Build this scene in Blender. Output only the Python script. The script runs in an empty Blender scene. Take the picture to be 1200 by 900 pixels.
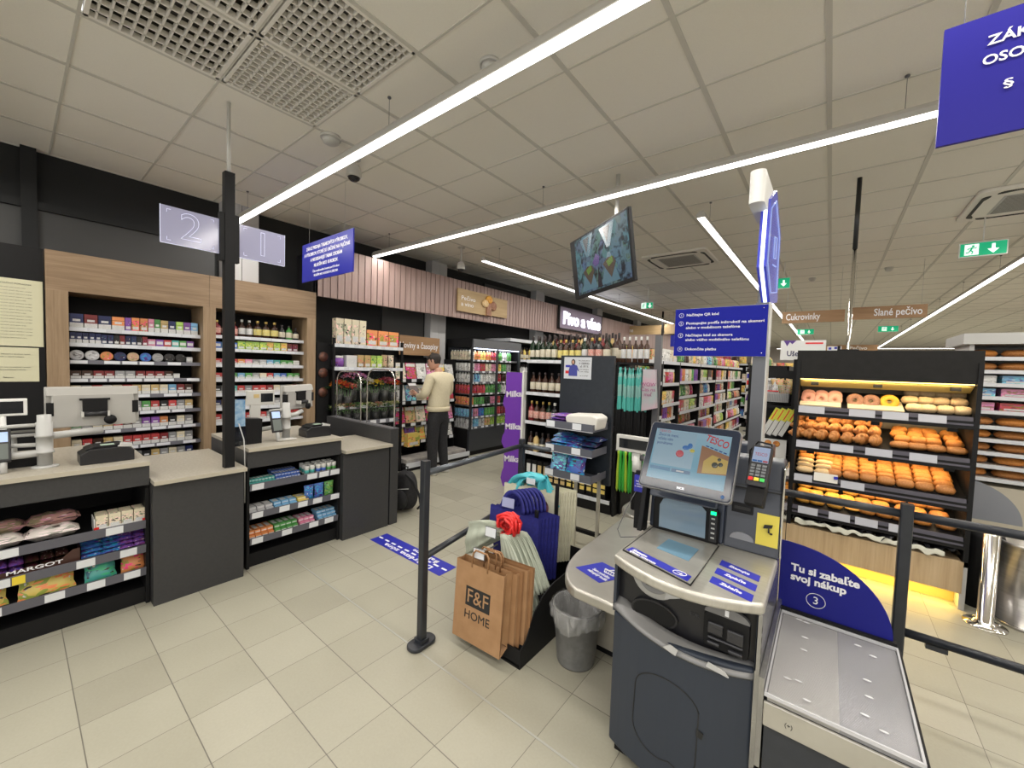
import bpy, bmesh, math, random
from mathutils import Vector, Matrix, Euler
PI = math.pi
C = bpy.context.scene.collection
rnd = random.Random(7)
sc = bpy.context.scene
EXPO = -.72

# ------------------------------------------------------------------ materials
MATS = {}
def mat(name, col=(.5, .5, .5), rough=.5, metal=0., emit=0., ecol=None, alpha=1., trans=0., spec=None, coat=0.):
    if name in MATS: return MATS[name]
    m = bpy.data.materials.new(name); m.use_nodes = True
    b = m.node_tree.nodes['Principled BSDF']
    b.inputs['Base Color'].default_value = (*col, 1)
    b.inputs['Roughness'].default_value = rough
    b.inputs['Metallic'].default_value = metal
    if emit:
        b.inputs['Emission Color'].default_value = (*(ecol or col), 1)
        b.inputs['Emission Strength'].default_value = emit
    b.inputs['Alpha'].default_value = alpha
    b.inputs['Transmission Weight'].default_value = trans
    if spec is not None: b.inputs['Specular IOR Level'].default_value = spec
    if coat: b.inputs['Coat Weight'].default_value = coat
    MATS[name] = m
    return m
def nd(m, t, **k):
    n = m.node_tree.nodes.new(t)
    for a, v in k.items():
        if a in n.bl_rna.properties: setattr(n, a, v)
        else: n.inputs[a].default_value = v
    return n
def lk(m, a, b): m.node_tree.links.new(a, b)
def bsdf(m): return m.node_tree.nodes['Principled BSDF']
def ramp(m, fac, stops, interp='LINEAR'):
    r = nd(m, 'ShaderNodeValToRGB'); r.color_ramp.interpolation = interp
    e = r.color_ramp.elements
    while len(e) < len(stops): e.new(.5)
    for i, (p, c) in enumerate(stops):
        e[i].position = p; e[i].color = (*c, 1)
    lk(m, fac, r.inputs[0]); return r.outputs[0]
def mixc(m, fac, a, b, blend='MIX'):
    x = m.node_tree.nodes.new('ShaderNodeMix'); x.data_type = 'RGBA'; x.blend_type = blend
    for s, v in ((x.inputs[0], fac), (x.inputs[6], a), (x.inputs[7], b)):
        if hasattr(v, 'is_linked') or hasattr(v, 'links'): lk(m, v, s)
        elif isinstance(v, tuple): s.default_value = (*v, 1)
        else: s.default_value = v
    return x.outputs[2]
def coords(m, kind='Object', scale=(1, 1, 1), rot=(0, 0, 0), loc=(0, 0, 0)):
    t = nd(m, 'ShaderNodeTexCoord'); p = nd(m, 'ShaderNodeMapping')
    lk(m, t.outputs[kind], p.inputs[0])
    p.inputs['Scale'].default_value = scale; p.inputs['Rotation'].default_value = rot; p.inputs['Location'].default_value = loc
    return p.outputs[0]
def noise(m, vec, scale, detail=3, rough=.5):
    n = nd(m, 'ShaderNodeTexNoise', Scale=scale, Detail=detail, Roughness=rough)
    if vec is not None: lk(m, vec, n.inputs['Vector'])
    return n.outputs['Fac']
def bump(m, h, strength=.2, dist=.01):
    b = nd(m, 'ShaderNodeBump', Strength=strength, Distance=dist)
    lk(m, h, b.inputs['Height']); lk(m, b.outputs[0], bsdf(m).inputs['Normal'])
def noisy(name, a, b, scale=20, rough=.5, metal=0, sc3=(1, 1, 1), bmp=0, detail=4, **k):
    if name in MATS: return MATS[name]
    m = mat(name, a, rough, metal, **k)
    v = coords(m, 'Object', sc3); n = noise(m, v, scale, detail)
    lk(m, ramp(m, n, [(.3, a), (.7, b)]), bsdf(m).inputs['Base Color'])
    if bmp: bump(m, n, bmp, .004)
    return m

BLACK = mat('matte_black', (.010, .010, .011), .5, spec=.2)
DARK = noisy('anthracite_laminate', (.032, .032, .034), (.038, .038, .040), 60, .5)
DARK2 = noisy('charcoal_steel', (.035, .038, .045), (.040, .043, .051), 40, .38)
GREYM = mat('grey_painted_steel', (.12, .12, .13), .4)
NAVY = mat('dark_blue_grey_plastic', (.035, .045, .07), .33)
KFRONT = mat('slate_plastic', (.026, .034, .052), .42)
GUN = mat('gunmetal_plastic', (.012, .012, .015), .35)
SILV = mat('silver_plastic', (.22, .22, .225), .35, .3)
CHROME = mat('chrome', (.75, .73, .70), .12, 1)
STEEL = noisy('brushed_steel', (.50, .48, .43), (.58, .56, .51), 8, .34, .6, (1, 30, 1))
STEELD = noisy('worn_steel', (.42, .40, .36), (.52, .50, .46), 5, .36, .7)
WHITE = mat('white_plastic', (.75, .75, .73), .4)
OFFW = mat('off_white_plastic', (.58, .57, .54), .4)
CARD = mat('white_card', (.72, .74, .78), .5)
LGREY = mat('light_grey_plastic', (.50, .50, .49), .38)
YEL = mat('yellow_card', (.8, .62, .05), .5)
RED = mat('red_plastic', (.7, .02, .02), .4)
BLUE = mat('sign_blue', (.012, .016, .27), .4, spec=.2)
BLUET = mat('sticker_blue', (.025, .03, .40), .4)
LETTER = mat('white_lettering', (.85, .85, .88), .5)
INK = mat('black_ink', (.015, .015, .015), .6)
SCREENOFF = mat('dark_glass_screen', (.01, .012, .016), .08)
RUBBER = mat('black_rubber', (.01, .01, .01), .7)
PLEXI = mat('clear_plexiglass', (.10, .11, .11), .05, alpha=.035, spec=.25)
RAIL = mat('grey_price_rail', (.16, .16, .19), .4)
RAILW = mat('white_price_rail', (.62, .64, .68), .4)
FILM = mat('clear_plastic_film', (.6, .65, .55), .2, alpha=.10)
GREEN = mat('leaf_green', (.06, .16, .03), .6)

def lamp_mat(name, col, s):
    return mat(name, col, .5, emit=s, ecol=col)
LED = lamp_mat('led_diffuser', (1., .97, .92), 9.)
LEDB = lamp_mat('led_blue_white', (.75, .82, 1.), 6.)
WARM = lamp_mat('warm_led_strip', (1., .72, .25), 6.)
LITW = lamp_mat('lit_sign_letters', (.9, .93, 1.), 2.6)

def wood(name, a, b, c, along=0, s=1.):
    m = mat(name, a, .5)
    v = [7., 7., 7.]; v[along] = .6
    cc = coords(m, 'Object', tuple(x*s for x in v))
    w = nd(m, 'ShaderNodeTexNoise', Scale=2.2, Detail=6, Roughness=.62, Distortion=.7); lk(m, cc, w.inputs['Vector'])
    v2 = [60., 60., 60.]; v2[along] = 1.2
    n2 = noise(m, coords(m, 'Object', tuple(v2)), 1.5, 3)
    col = ramp(m, w.outputs['Fac'], [(.28, a), (.5, b), (.72, c)])
    col = mixc(m, .25, col, ramp(m, n2, [(.3, a), (.7, c)]))
    lk(m, col, bsdf(m).inputs['Base Color']); return m
OAK = wood('oak_veneer', (.17, .105, .055), (.27, .18, .105), (.37, .26, .165), 1)
OAKV = wood('oak_veneer_upright', (.20, .13, .07), (.30, .205, .12), (.38, .27, .17), 2)
OAKX = wood('light_oak_plinth', (.36, .25, .14), (.50, .37, .22), (.58, .44, .28), 2)
SIGNWOOD = wood('sign_wood', (.22, .12, .055), (.33, .19, .09), (.42, .26, .14), 0, .6)
SIGNWOODY = wood('sign_wood_long', (.20, .10, .05), (.34, .19, .10), (.44, .27, .15), 1, .6)

def objcol(m):
    o = nd(m, 'ShaderNodeObjectInfo'); return o
def print_mat():
    """printed packaging: the object's own colour with patches and a pale motif"""
    m = mat('printed_packaging', (.5, .5, .5), .35)
    o = objcol(m)
    t = nd(m, 'ShaderNodeTexCoord')
    mu = nd(m, 'ShaderNodeMath', operation='MULTIPLY'); lk(m, o.outputs['Random'], mu.inputs[0]); mu.inputs[1].default_value = 37.
    ad = nd(m, 'ShaderNodeVectorMath', operation='ADD'); lk(m, t.outputs['Generated'], ad.inputs[0]); lk(m, mu.outputs[0], ad.inputs[1])
    vo = nd(m, 'ShaderNodeTexVoronoi', Scale=3.2); lk(m, ad.outputs[0], vo.inputs['Vector'])
    sep = nd(m, 'ShaderNodeSeparateColor'); lk(m, vo.outputs['Color'], sep.inputs[0])
    k = nd(m, 'ShaderNodeMath', operation='GREATER_THAN'); lk(m, sep.outputs[0], k.inputs[0]); k.inputs[1].default_value = .72
    hsv = nd(m, 'ShaderNodeHueSaturation', Hue=.58, Saturation=1., Value=.55); lk(m, o.outputs['Color'], hsv.inputs['Color'])
    c = mixc(m, k.outputs[0], o.outputs['Color'], hsv.outputs[0])
    k2 = nd(m, 'ShaderNodeMath', operation='LESS_THAN'); lk(m, vo.outputs['Distance'], k2.inputs[0]); k2.inputs[1].default_value = .17
    c = mixc(m, k2.outputs[0], c, (.75, .72, .66))
    sc2 = nd(m, 'ShaderNodeVectorMath', operation='MULTIPLY'); lk(m, ad.outputs[0], sc2.inputs[0]); sc2.inputs[1].default_value = (1., 1., 3.2)
    v2 = nd(m, 'ShaderNodeTexVoronoi', Scale=5.5); lk(m, sc2.outputs[0], v2.inputs['Vector'])
    s2 = nd(m, 'ShaderNodeSeparateColor'); lk(m, v2.outputs['Color'], s2.inputs[0])
    k3 = nd(m, 'ShaderNodeMath', operation='GREATER_THAN'); lk(m, s2.outputs[1], k3.inputs[0]); k3.inputs[1].default_value = .80
    h2 = nd(m, 'ShaderNodeHueSaturation', Hue=.42, Saturation=1.1, Value=1.3); lk(m, o.outputs['Color'], h2.inputs['Color'])
    c = mixc(m, k3.outputs[0], c, h2.outputs[0])
    k4 = nd(m, 'ShaderNodeMath', operation='LESS_THAN'); lk(m, s2.outputs[1], k4.inputs[0]); k4.inputs[1].default_value = .05
    c = mixc(m, k4.outputs[0], c, (.05, .03, .03))
    lk(m, c, bsdf(m).inputs['Base Color']); return m
PRINT = print_mat()
def flat_obj_mat(name, rough=.35, **k):
    m = mat(name, (.5, .5, .5), rough, **k); o = objcol(m)
    lk(m, o.outputs['Color'], bsdf(m).inputs['Base Color']); return m
OCOL = flat_obj_mat('plain_packaging')
GLASSC = flat_obj_mat('bottle_glass', .08)
LABELP = noisy('paper_label', (.70, .66, .55), (.62, .56, .42), 9, .5)
LABELW = noisy('white_label', (.75, .75, .73), (.55, .55, .56), 14, .5)
LABELR = noisy('red_white_label', (.6, .05, .04), (.75, .70, .6), 16, .5)
LABELY = noisy('yellow_label', (.75, .6, .05), (.7, .66, .4), 16, .5)
CAPK = mat('dark_cap', (.03, .02, .02), .3)
CAPW = mat('white_cap', (.75, .75, .72), .4)
CAPG = mat('gold_cap', (.6, .42, .12), .3, .6)

def bread_mat(name, a, b, c):
    m = mat(name, a, .55)
    v = coords(m, 'Object'); n = noise(m, v, 28, 4)
    g = nd(m, 'ShaderNodeNewGeometry'); s = nd(m, 'ShaderNodeSeparateXYZ')
    col = ramp(m, n, [(.3, a), (.5, b), (.72, c)])
    lk(m, col, bsdf(m).inputs['Base Color']); bump(m, n, .25, .004); return m
CRUST = bread_mat('golden_crust', (.72, .32, .07), (.60, .22, .04), (.38, .12, .025))
CRUSTD = bread_mat('brown_crust', (.62, .29, .09), (.46, .18, .045), (.28, .09, .02))
PALEB = bread_mat('pale_dough', (.80, .62, .38), (.74, .52, .27), (.60, .36, .15))
CHEESE = bread_mat('cheesy_crust', (.85, .50, .10), (.72, .34, .05), (.5, .18, .02))
PINKI = bread_mat('pink_icing', (.80, .42, .32), (.76, .36, .27), (.70, .30, .22))
BROWNI = bread_mat('cocoa_icing', (.34, .17, .10), (.27, .12, .07), (.5, .3, .2))
YELI = bread_mat('yellow_icing', (.85, .50, .03), (.80, .42, .02), (.6, .28, .02))

# ------------------------------------------------------------------ mesh builder
class MB:
    def __init__(s): s.v = []; s.f = []; s.m = []; s.s = []
    def add(s, vs, fs, mi=0, sm=False):
        o = len(s.v); s.v += [tuple(v) for v in vs]
        for f in fs:
            s.f.append([i+o for i in f]); s.m.append(mi); s.s.append(sm)
        return s
    def box(s, x0, x1, y0, y1, z0, z1, mi=0):
        v = [(x, y, z) for z in (z0, z1) for y in (y0, y1) for x in (x0, x1)]
        return s.add(v, [(0, 2, 3, 1), (4, 5, 7, 6), (0, 1, 5, 4), (2, 6, 7, 3), (0, 4, 6, 2), (1, 3, 7, 5)], mi)
    def prism(s, p, ax, a, b, mi=0, sm=False):
        n = len(p)
        def w(q, h): return {'x': (h, q[0], q[1]), 'y': (q[0], h, q[1]), 'z': (q[0], q[1], h)}[ax]
        v = [w(q, a) for q in p]+[w(q, b) for q in p]
        s.add(v, [list(range(n))[::-1], list(range(n, 2*n))], mi)
        o = len(s.v)-2*n
        for i in range(n):
            j = (i+1) % n
            s.f.append([o+i, o+j, o+n+j, o+n+i]); s.m.append(mi); s.s.append(sm)
        return s
    def tube(s, pts, r, n=8, mi=0, closed=False, sm=True):
        P = [Vector(p) for p in pts]; rs = r if isinstance(r, (list, tuple)) else [r]*len(P)
        t0 = (P[1]-P[0]).normalized()
        a = Vector((0, 0, 1)) if abs(t0.z) < .9 else Vector((1, 0, 0))
        u = t0.cross(a).normalized(); vs = []
        for i, p in enumerate(P):
            if i == 0: t = P[1]-p
            elif i == len(P)-1: t = p-P[i-1]
            else: t = (P[i+1]-p).normalized()+(p-P[i-1]).normalized()
            t.normalize(); u = (u-t*u.dot(t)).normalized(); w = t.cross(u)
            for k in range(n):
                q = 2*PI*k/n; vs.append(p+rs[i]*(math.cos(q)*u+math.sin(q)*w))
        fs = [(i*n+k, i*n+(k+1) % n, (i+1)*n+(k+1) % n, (i+1)*n+k) for i in range(len(P)-1) for k in range(n)]
        s.add(vs, fs, mi, sm)
        o = len(s.v)-len(vs)
        for e in (0, len(P)-1):
            s.f.append([o+e*n+k for k in (range(n) if e else range(n-1, -1, -1))]); s.m.append(mi); s.s.append(False)
        return s
    def cyl(s, p, q, r, r2=None, n=16, mi=0): return s.tube([p, q], [r, r if r2 is None else r2], n, mi)
    def lathe(s, prof, n=16, mi=0, c=(0, 0, 0), sy=1., ring=None, sm=True):
        """prof: (r, z) or (r, z, material)"""
        vs = []
        for p in prof:
            for k in range(n):
                q = 2*PI*k/n; vs.append((c[0]+p[0]*math.cos(q), c[1]+p[0]*math.sin(q)*sy, c[2]+p[1]))
        o = len(s.v); s.v += vs
        for i in range(len(prof)-1):
            m = prof[i][2] if len(prof[i]) > 2 else mi
            for k in range(n):
                s.f.append([o+i*n+k, o+i*n+(k+1) % n, o+(i+1)*n+(k+1) % n, o+(i+1)*n+k]); s.m.append(m); s.s.append(sm)
        for e in (0, len(prof)-1):
            if prof[e][0] > 1e-4:
                s.f.append([o+e*n+k for k in range(n)]); s.m.append(prof[e][2] if len(prof[e]) > 2 else mi); s.s.append(False)
        return s
    def ell(s, c, rx, ry, rz, n=12, m=8, mi=0):
        prof = [(math.cos(-PI/2+PI*i/m), math.sin(-PI/2+PI*i/m)) for i in range(m+1)]
        vs = [(c[0]+rx*p[0]*math.cos(2*PI*k/n), c[1]+ry*p[0]*math.sin(2*PI*k/n), c[2]+rz*p[1]) for p in prof for k in range(n)]
        fs = [(i*n+k, i*n+(k+1) % n, (i+1)*n+(k+1) % n, (i+1)*n+k) for i in range(m) for k in range(n)]
        return s.add(vs, fs, mi, True)
    def grid(s, fn, nu, nv, mi=0, sm=True):
        vs = [fn(i/nu, j/nv) for j in range(nv+1) for i in range(nu+1)]
        fs = [(j*(nu+1)+i, j*(nu+1)+i+1, (j+1)*(nu+1)+i+1, (j+1)*(nu+1)+i) for j in range(nv) for i in range(nu)]
        return s.add(vs, fs, mi, sm)
    def xf(s, M, start=0):
        for i in range(start, len(s.v)): s.v[i] = tuple(M @ Vector(s.v[i]))
        return s
    def mesh(s, name, mats):
        me = bpy.data.meshes.new(name); me.from_pydata(s.v, [], s.f)
        for m in (mats if isinstance(mats, (list, tuple)) else [mats]): me.materials.append(m)
        me.polygons.foreach_set('material_index', s.m); me.polygons.foreach_set('use_smooth', s.s)
        bm = bmesh.new(); bm.from_mesh(me)
        bmesh.ops.remove_doubles(bm, verts=bm.verts, dist=1e-6)
        bmesh.ops.recalc_face_normals(bm, faces=bm.faces); bm.to_mesh(me); bm.free()
        return me
    def obj(s, name, mats, parent=None, loc=(0, 0, 0), rot=(0, 0, 0), bevel=0, seg=2, solid=0, sub=0):
        o = bpy.data.objects.new(name, s.mesh(name, mats)); C.objects.link(o)
        o.location = loc; o.rotation_euler = rot
        if parent: o.parent = parent
        if solid:
            d = o.modifiers.new('s', 'SOLIDIFY'); d.thickness = solid; d.offset = 0
        if bevel:
            d = o.modifiers.new('b', 'BEVEL'); d.width = bevel; d.segments = seg; d.limit_method = 'ANGLE'; d.angle_limit = .6
        if sub:
            d = o.modifiers.new('u', 'SUBSURF'); d.levels = sub; d.render_levels = sub
        return o

CARDM = {}
def card(parent, m, x0, x1, y0, y1, z0, z1, name='price_card'):
    if m not in CARDM: CARDM[m] = MB().box(0, 1, 0, 1, 0, 1).mesh(name, m)
    o = bpy.data.objects.new(name, CARDM[m]); C.objects.link(o); o.parent = parent; o.location = (x0, y0, z0); o.scale = (x1-x0, y1-y0, z1-z0); return o

def tag(o, label=None, cat=None, group=None, kind=None):
    if label: o['label'] = label
    if cat: o['category'] = cat
    if group: o['group'] = group
    if kind: o['kind'] = kind
    return o
def thing(name, label, cat, loc=(0, 0, 0), rz=0, group=None, rot=None):
    o = bpy.data.objects.new(name, None); C.objects.link(o); o.empty_display_size = .1
    o.location = loc; o.rotation_euler = rot or (0, 0, rz)
    return tag(o, label, cat, group)
def struct(o): o['kind'] = 'structure'; return o
def box(name, m, x0, x1, y0, y1, z0, z1, parent=None, bevel=0, rot=(0, 0, 0), loc=(0, 0, 0)):
    return MB().box(x0, x1, y0, y1, z0, z1).obj(name, m, parent, loc, rot, bevel)
def arc(cx, cy, r, a0, a1, n=8, ry=None):
    return [(cx+r*math.cos(math.radians(a0+(a1-a0)*i/n)), cy+(ry or r)*math.sin(math.radians(a0+(a1-a0)*i/n))) for i in range(n+1)]
def rrect(x0, x1, y0, y1, r, n=5):
    return arc(x1-r, y1-r, r, 0, 90, n)+arc(x0+r, y1-r, r, 90, 180, n)+arc(x0+r, y0+r, r, 180, 270, n)+arc(x1-r, y0+r, r, 270, 360, n)
FIT = []
def text(body, size, loc, rot, m, parent, w=None, align='LEFT', bold=0., name='lettering', ext=.0006, sp=1., h=None):
    cu = bpy.data.curves.new(name, 'FONT'); cu.body = body; cu.size = size; cu.align_x = align; cu.align_y = 'CENTER'
    cu.extrude = ext; cu.offset = bold*size; cu.space_line = sp; cu.resolution_u = 3
    cu.materials.append(m)
    o = bpy.data.objects.new(name, cu); C.objects.link(o); o.location = loc; o.rotation_euler = rot
    if parent: o.parent = parent
    if w: FIT.append((o, w))
    return o
ROT_F = (PI/2, 0, 0)            # text on a face that looks towards -Y
ROT_R = (PI/2, 0, PI/2)         # text on a face that looks towards +X
ORD = 'first second third fourth fifth sixth seventh eighth ninth tenth eleventh twelfth thirteenth fourteenth fifteenth sixteenth seventeenth eighteenth nineteenth'.split()
TENS = {2: 'twent', 3: 'thirt', 4: 'fort', 5: 'fift', 6: 'sixt', 7: 'sevent', 8: 'eight', 9: 'ninet'}
def ordw(n):
    if n <= 19: return ORD[n-1]
    t, u = divmod(n, 10)
    return TENS[t]+('ieth' if u == 0 else 'y-'+ORD[u-1])
PAL = {'red': (.62, .03, .03), 'dark red': (.25, .015, .02), 'orange': (.80, .25, .03), 'yellow': (.85, .62, .05), 'green': (.07, .36, .06),
       'lime green': (.38, .65, .05), 'dark green': (.02, .12, .04), 'blue': (.03, .13, .55), 'light blue': (.15, .45, .75), 'navy': (.015, .025, .13),
       'purple': (.25, .06, .42), 'pink': (.75, .22, .38), 'white': (.72, .72, .70), 'cream': (.75, .66, .45), 'grey': (.30, .30, .31), 'black': (.02, .02, .022),
       'brown': (.16, .06, .025), 'gold': (.62, .42, .12), 'teal': (.03, .42, .38), 'amber': (.22, .07, .01), 'tan': (.55, .36, .18), 'silver': (.5, .5, .52)}
PAL['dark green'] = (.006, .025, .009); PAL['amber'] = (.045, .014, .005); PAL['brown'] = (.06, .022, .011)
PAL = {k: tuple(.80*x+.20*(.3*v[0]+.5*v[1]+.2*v[2]) for x in v) for k, v in PAL.items()}
# ------------------------------------------------------------------ product meshes (unit size: x -.5...5, y 0..1 (front at 0), z 0..1)
PM = {}
def pm(name, fn, mats):
    b = MB(); fn(b); PM[name] = b.mesh(name, mats)
def f_cig(b):
    b.box(-.49, .49, 0, 1, 0, .995); b.box(-.492, .492, -.012, 1.01, .0, .36, 1); b.box(-.49, .49, -.006, 1.0, .70, .72, 2); b.box(-.28, .28, -.02, 0, .46, .62, 1)
pm('cigarette_pack', f_cig, [OCOL, LABELW, INK])
def f_carton(b):
    b.box(-.49, .49, 0, 1, 0, .98); b.box(-.495, .495, -.01, 0, .78, .985, 1); b.box(-.36, .36, -.015, 0, .12, .34, 2); b.box(-.3, .3, .2, .8, .98, .992, 1)
pm('food_carton', f_carton, [PRINT, OCOL, LABELW])
def f_box(b):
    b.box(-.49, .49, 0, 1, 0, .99); b.box(-.4, .4, -.012, 0, .3, .72, 1)
pm('small_box', f_box, [OCOL, LABELW])
def f_pouch(b, crimp=True):
    def side(sg):
        def fn(u, v):
            x = u-.5; e = (1-(2*u-1)**4)*(1-(2*v-1)**6)
            w = 1-.08*(1-abs(2*v-1)**2)
            return (x*w+.012*math.sin(v*17), .5+sg*.5*max(e, .02)*(1.05-.35*v), v)
        return fn
    b.grid(side(-1), 6, 8); b.grid(side(1), 6, 8)
    b.box(-.5, .5, .47, .53, .95, 1.03, 1)
pm('snack_bag', f_pouch, [PRINT, OCOL])
def f_flat(b):
    def side(sg):
        def fn(u, v):
            e = (1-(2*u-1)**6)*(1-(2*v-1)**4)
            return (u-.5, v, .5+sg*.5*max(e, .03)+.05*math.sin(u*19)*e)
        return fn
    b.grid(side(-1), 10, 6); b.grid(side(1), 10, 6)
    b.box(-.52, -.46, .1, .9, .47, .53, 1); b.box(.46, .52, .1, .9, .47, .53, 1)
pm('wrapped_bar', f_flat, [PRINT, OCOL])
def bprof(kind):
    if kind == 'spirit': return [(.02, 0, 0), (.46, 0, 0), (.5, .03, 0), (.5, .16, 1), (.505, .161, 1), (.505, .50, 1), (.5, .51, 0), (.5, .58, 0), (.42, .66, 0), (.2, .73, 0), (.17, .8, 0), (.17, .86, 2), (.2, .86, 2), (.2, .99, 2), (.0, 1., 2)]
    if kind == 'wine': return [(.02, 0, 0), (.48, 0, 0), (.5, .03, 0), (.5, .15, 1), (.505, .151, 1), (.505, .42, 1), (.5, .43, 0), (.5, .60, 0), (.4, .70, 0), (.19, .78, 0), (.18, .82, 2), (.2, .82, 2), (.2, .99, 2), (0, 1., 2)]
    if kind == 'beer': return [(.02, 0, 0), (.48, 0, 0), (.5, .03, 0), (.5, .14, 1), (.505, .141, 1), (.505, .44, 1), (.5, .45, 0), (.5, .52, 0), (.36, .66, 0), (.22, .78, 1), (.2, .92, 0), (.24, .93, 2), (.24, .99, 2), (0, 1., 2)]
    if kind == 'plastic': return [(.02, 0, 0), (.42, 0, 0), (.5, .05, 0), (.46, .2, 0), (.5, .3, 1), (.505, .301, 1), (.505, .62, 1), (.5, .63, 0), (.48, .74, 0), (.28, .88, 0), (.2, .91, 2), (.24, .91, 2), (.24, .99, 2), (0, 1., 2)]
    if kind == 'jar': return [(.02, 0, 0), (.47, 0, 0), (.5, .04, 0), (.5, .14, 1), (.505, .141, 1), (.505, .62, 1), (.5, .63, 0), (.48, .74, 0), (.42, .8, 2), (.46, .8, 2), (.46, .98, 2), (0, 1., 2)]
    if kind == 'can': return [(.02, 0, 2), (.4, 0, 2), (.5, .06, 0), (.5, .3, 1), (.5, .62, 0), (.5, .9, 0), (.42, .97, 2), (.42, 1., 2), (.38, .98, 2), (0, .98, 2)]
for k, nm, mats in (('spirit', 'spirit_bottle', [GLASSC, LABELP, CAPK]), ('spirit', 'spirit_bottle_white', [GLASSC, LABELW, CAPW]), ('spirit', 'spirit_bottle_red', [GLASSC, LABELR, CAPG]), ('spirit', 'spirit_bottle_yellow', [GLASSC, LABELY, CAPG]),
                    ('wine', 'wine_bottle', [GLASSC, LABELP, CAPK]), ('beer', 'beer_bottle', [GLASSC, LABELW, CAPG]),
                    ('plastic', 'drink_bottle', [OCOL, PRINT, CAPW]), ('jar', 'jar', [GLASSC, PRINT, CAPW]), ('can', 'drink_can', [OCOL, PRINT, SILV])):
    b = MB()
    b.lathe([(r*1., z, m) for r, z, m in bprof(k)], 12, c=(0, .5, 0))
    PM[nm] = b.mesh(nm, mats)
def f_tin(b):   # a round tin standing on edge, face towards -Y
    b.lathe([(0, 0, 1), (.34, 0, 1), (.35, .0, 0), (.46, 0, 0), (.5, .1, 0), (.5, .9, 0), (.46, 1, 0), (0, 1, 0)], 20)
    b.xf(Matrix.Translation((0, 0, .5)) @ Matrix.Rotation(-PI/2, 4, 'X'))
pm('round_tin', f_tin, [OCOL, PRINT])
def f_tub(b):   # chewing gum tub
    b.lathe([(0, 0), (.42, 0), (.46, .05), (.47, .68, 1), (.5, .7, 1), (.5, .96, 1), (.46, 1, 1), (0, 1, 1)], 12, c=(0, .5, 0))
    b.lathe([(.475, .2, 2), (.475, .55, 2)], 12, c=(0, .5, 0))
pm('gum_tub', f_tub, [CAPW, CAPW, OCOL])
def f_gum(b):   # stick pack lying with its end towards the front
    b.box(-.46, .46, 0, 1, 0, .9); b.box(-.40, .40, -.01, .0, .30, .55, 1); b.box(-.3, .3, .3, .85, .9, .93, 1)
pm('gum_pack', f_gum, [OCOL, LABELW])
def f_mag(b):   # magazine leaning back
    b.add([(-.5, 0, 0), (.5, 0, 0), (.5, .25, 1), (-.5, .25, 1), (-.5, .05, 0), (.5, .05, 0), (.5, .3, 1), (-.5, .3, 1)],
          [(0, 1, 2, 3), (4, 7, 6, 5), (0, 4, 5, 1), (3, 2, 6, 7), (0, 3, 7, 4), (1, 5, 6, 2)])
    b.add([(-.44, .195, .8), (.44, .195, .8), (.44, .24, .97), (-.44, .24, .97)], [(0, 1, 2, 3)], 1)
pm('magazine', f_mag, [PRINT, LABELW])
def f_loaf(b):
    def fn(u, v):
        q = 2*PI*u; t = v*2-1; r = max(1e-3, (1-abs(t)**3)) ** .5
        return (.5*t, .5+.5*r*math.cos(q), .5+.5*r*math.sin(q)*(1+.06*math.cos(t*22)))
    b.grid(fn, 12, 10)
pm('bread_roll', f_loaf, [CRUST])
pm('pale_bread_roll', f_loaf, [PALEB])
pm('cheese_roll', f_loaf, [CHEESE])
pm('brown_bread_roll', f_loaf, [CRUSTD])
def f_croissant(b):
    def fn(u, v):
        q = 2*PI*u; t = v*2-1; a = t*1.15
        seg = abs(math.sin(t*PI*2.7)); r = (.05+.25*(1-abs(t)**1.6))*(.70+.32*seg)
        cx = .56*math.sin(a); cy = .30*(1-math.cos(a))
        return (cx+r*math.cos(q)*math.sin(a)*-1, .35+cy+r*math.cos(q)*math.cos(a), .4+r*math.sin(q)*1.6)
    b.grid(fn, 12, 30)
pm('croissant', f_croissant, [CRUSTD])
def f_donut(b):   # ring standing up, leaning back
    def fn(u, v):
        q = 2*PI*u; p = 2*PI*v; r = .31+.19*math.cos(p)
        return (r*math.cos(q), .5+.20*math.sin(p), .5+r*math.sin(q))
    b.grid(fn, 20, 12)
for k, m in (('doughnut_pink', PINKI), ('doughnut_cocoa', BROWNI), ('doughnut_yellow', YELI)): pm(k, f_donut, [m])
def f_swirl(b):
    pts = [((.06+.36*t)*math.cos(t*15), .5+(.06+.36*t)*math.sin(t*15), .35+.1*(1-t)) for t in [i/44 for i in range(45)]]
    b.tube(pts, [.13-.03*i/44 for i in range(45)], 7)
pm('swirl_pastry', f_swirl, [CHEESE])

def spawn(kind, loc, w, h, d, rz=0, label='', cat='', group=None, col=None, name=None, rot=None):
    me = PM[kind]
    o = bpy.data.objects.new(name or kind, me); C.objects.link(o)
    o.location = loc; o.rotation_euler = rot or (0, 0, rz); o.scale = (w, d, h)
    if col: o.color = (*PAL[col], 1) if isinstance(col, str) else (*col, 1)
    tag(o, label, cat, group); return o

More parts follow.
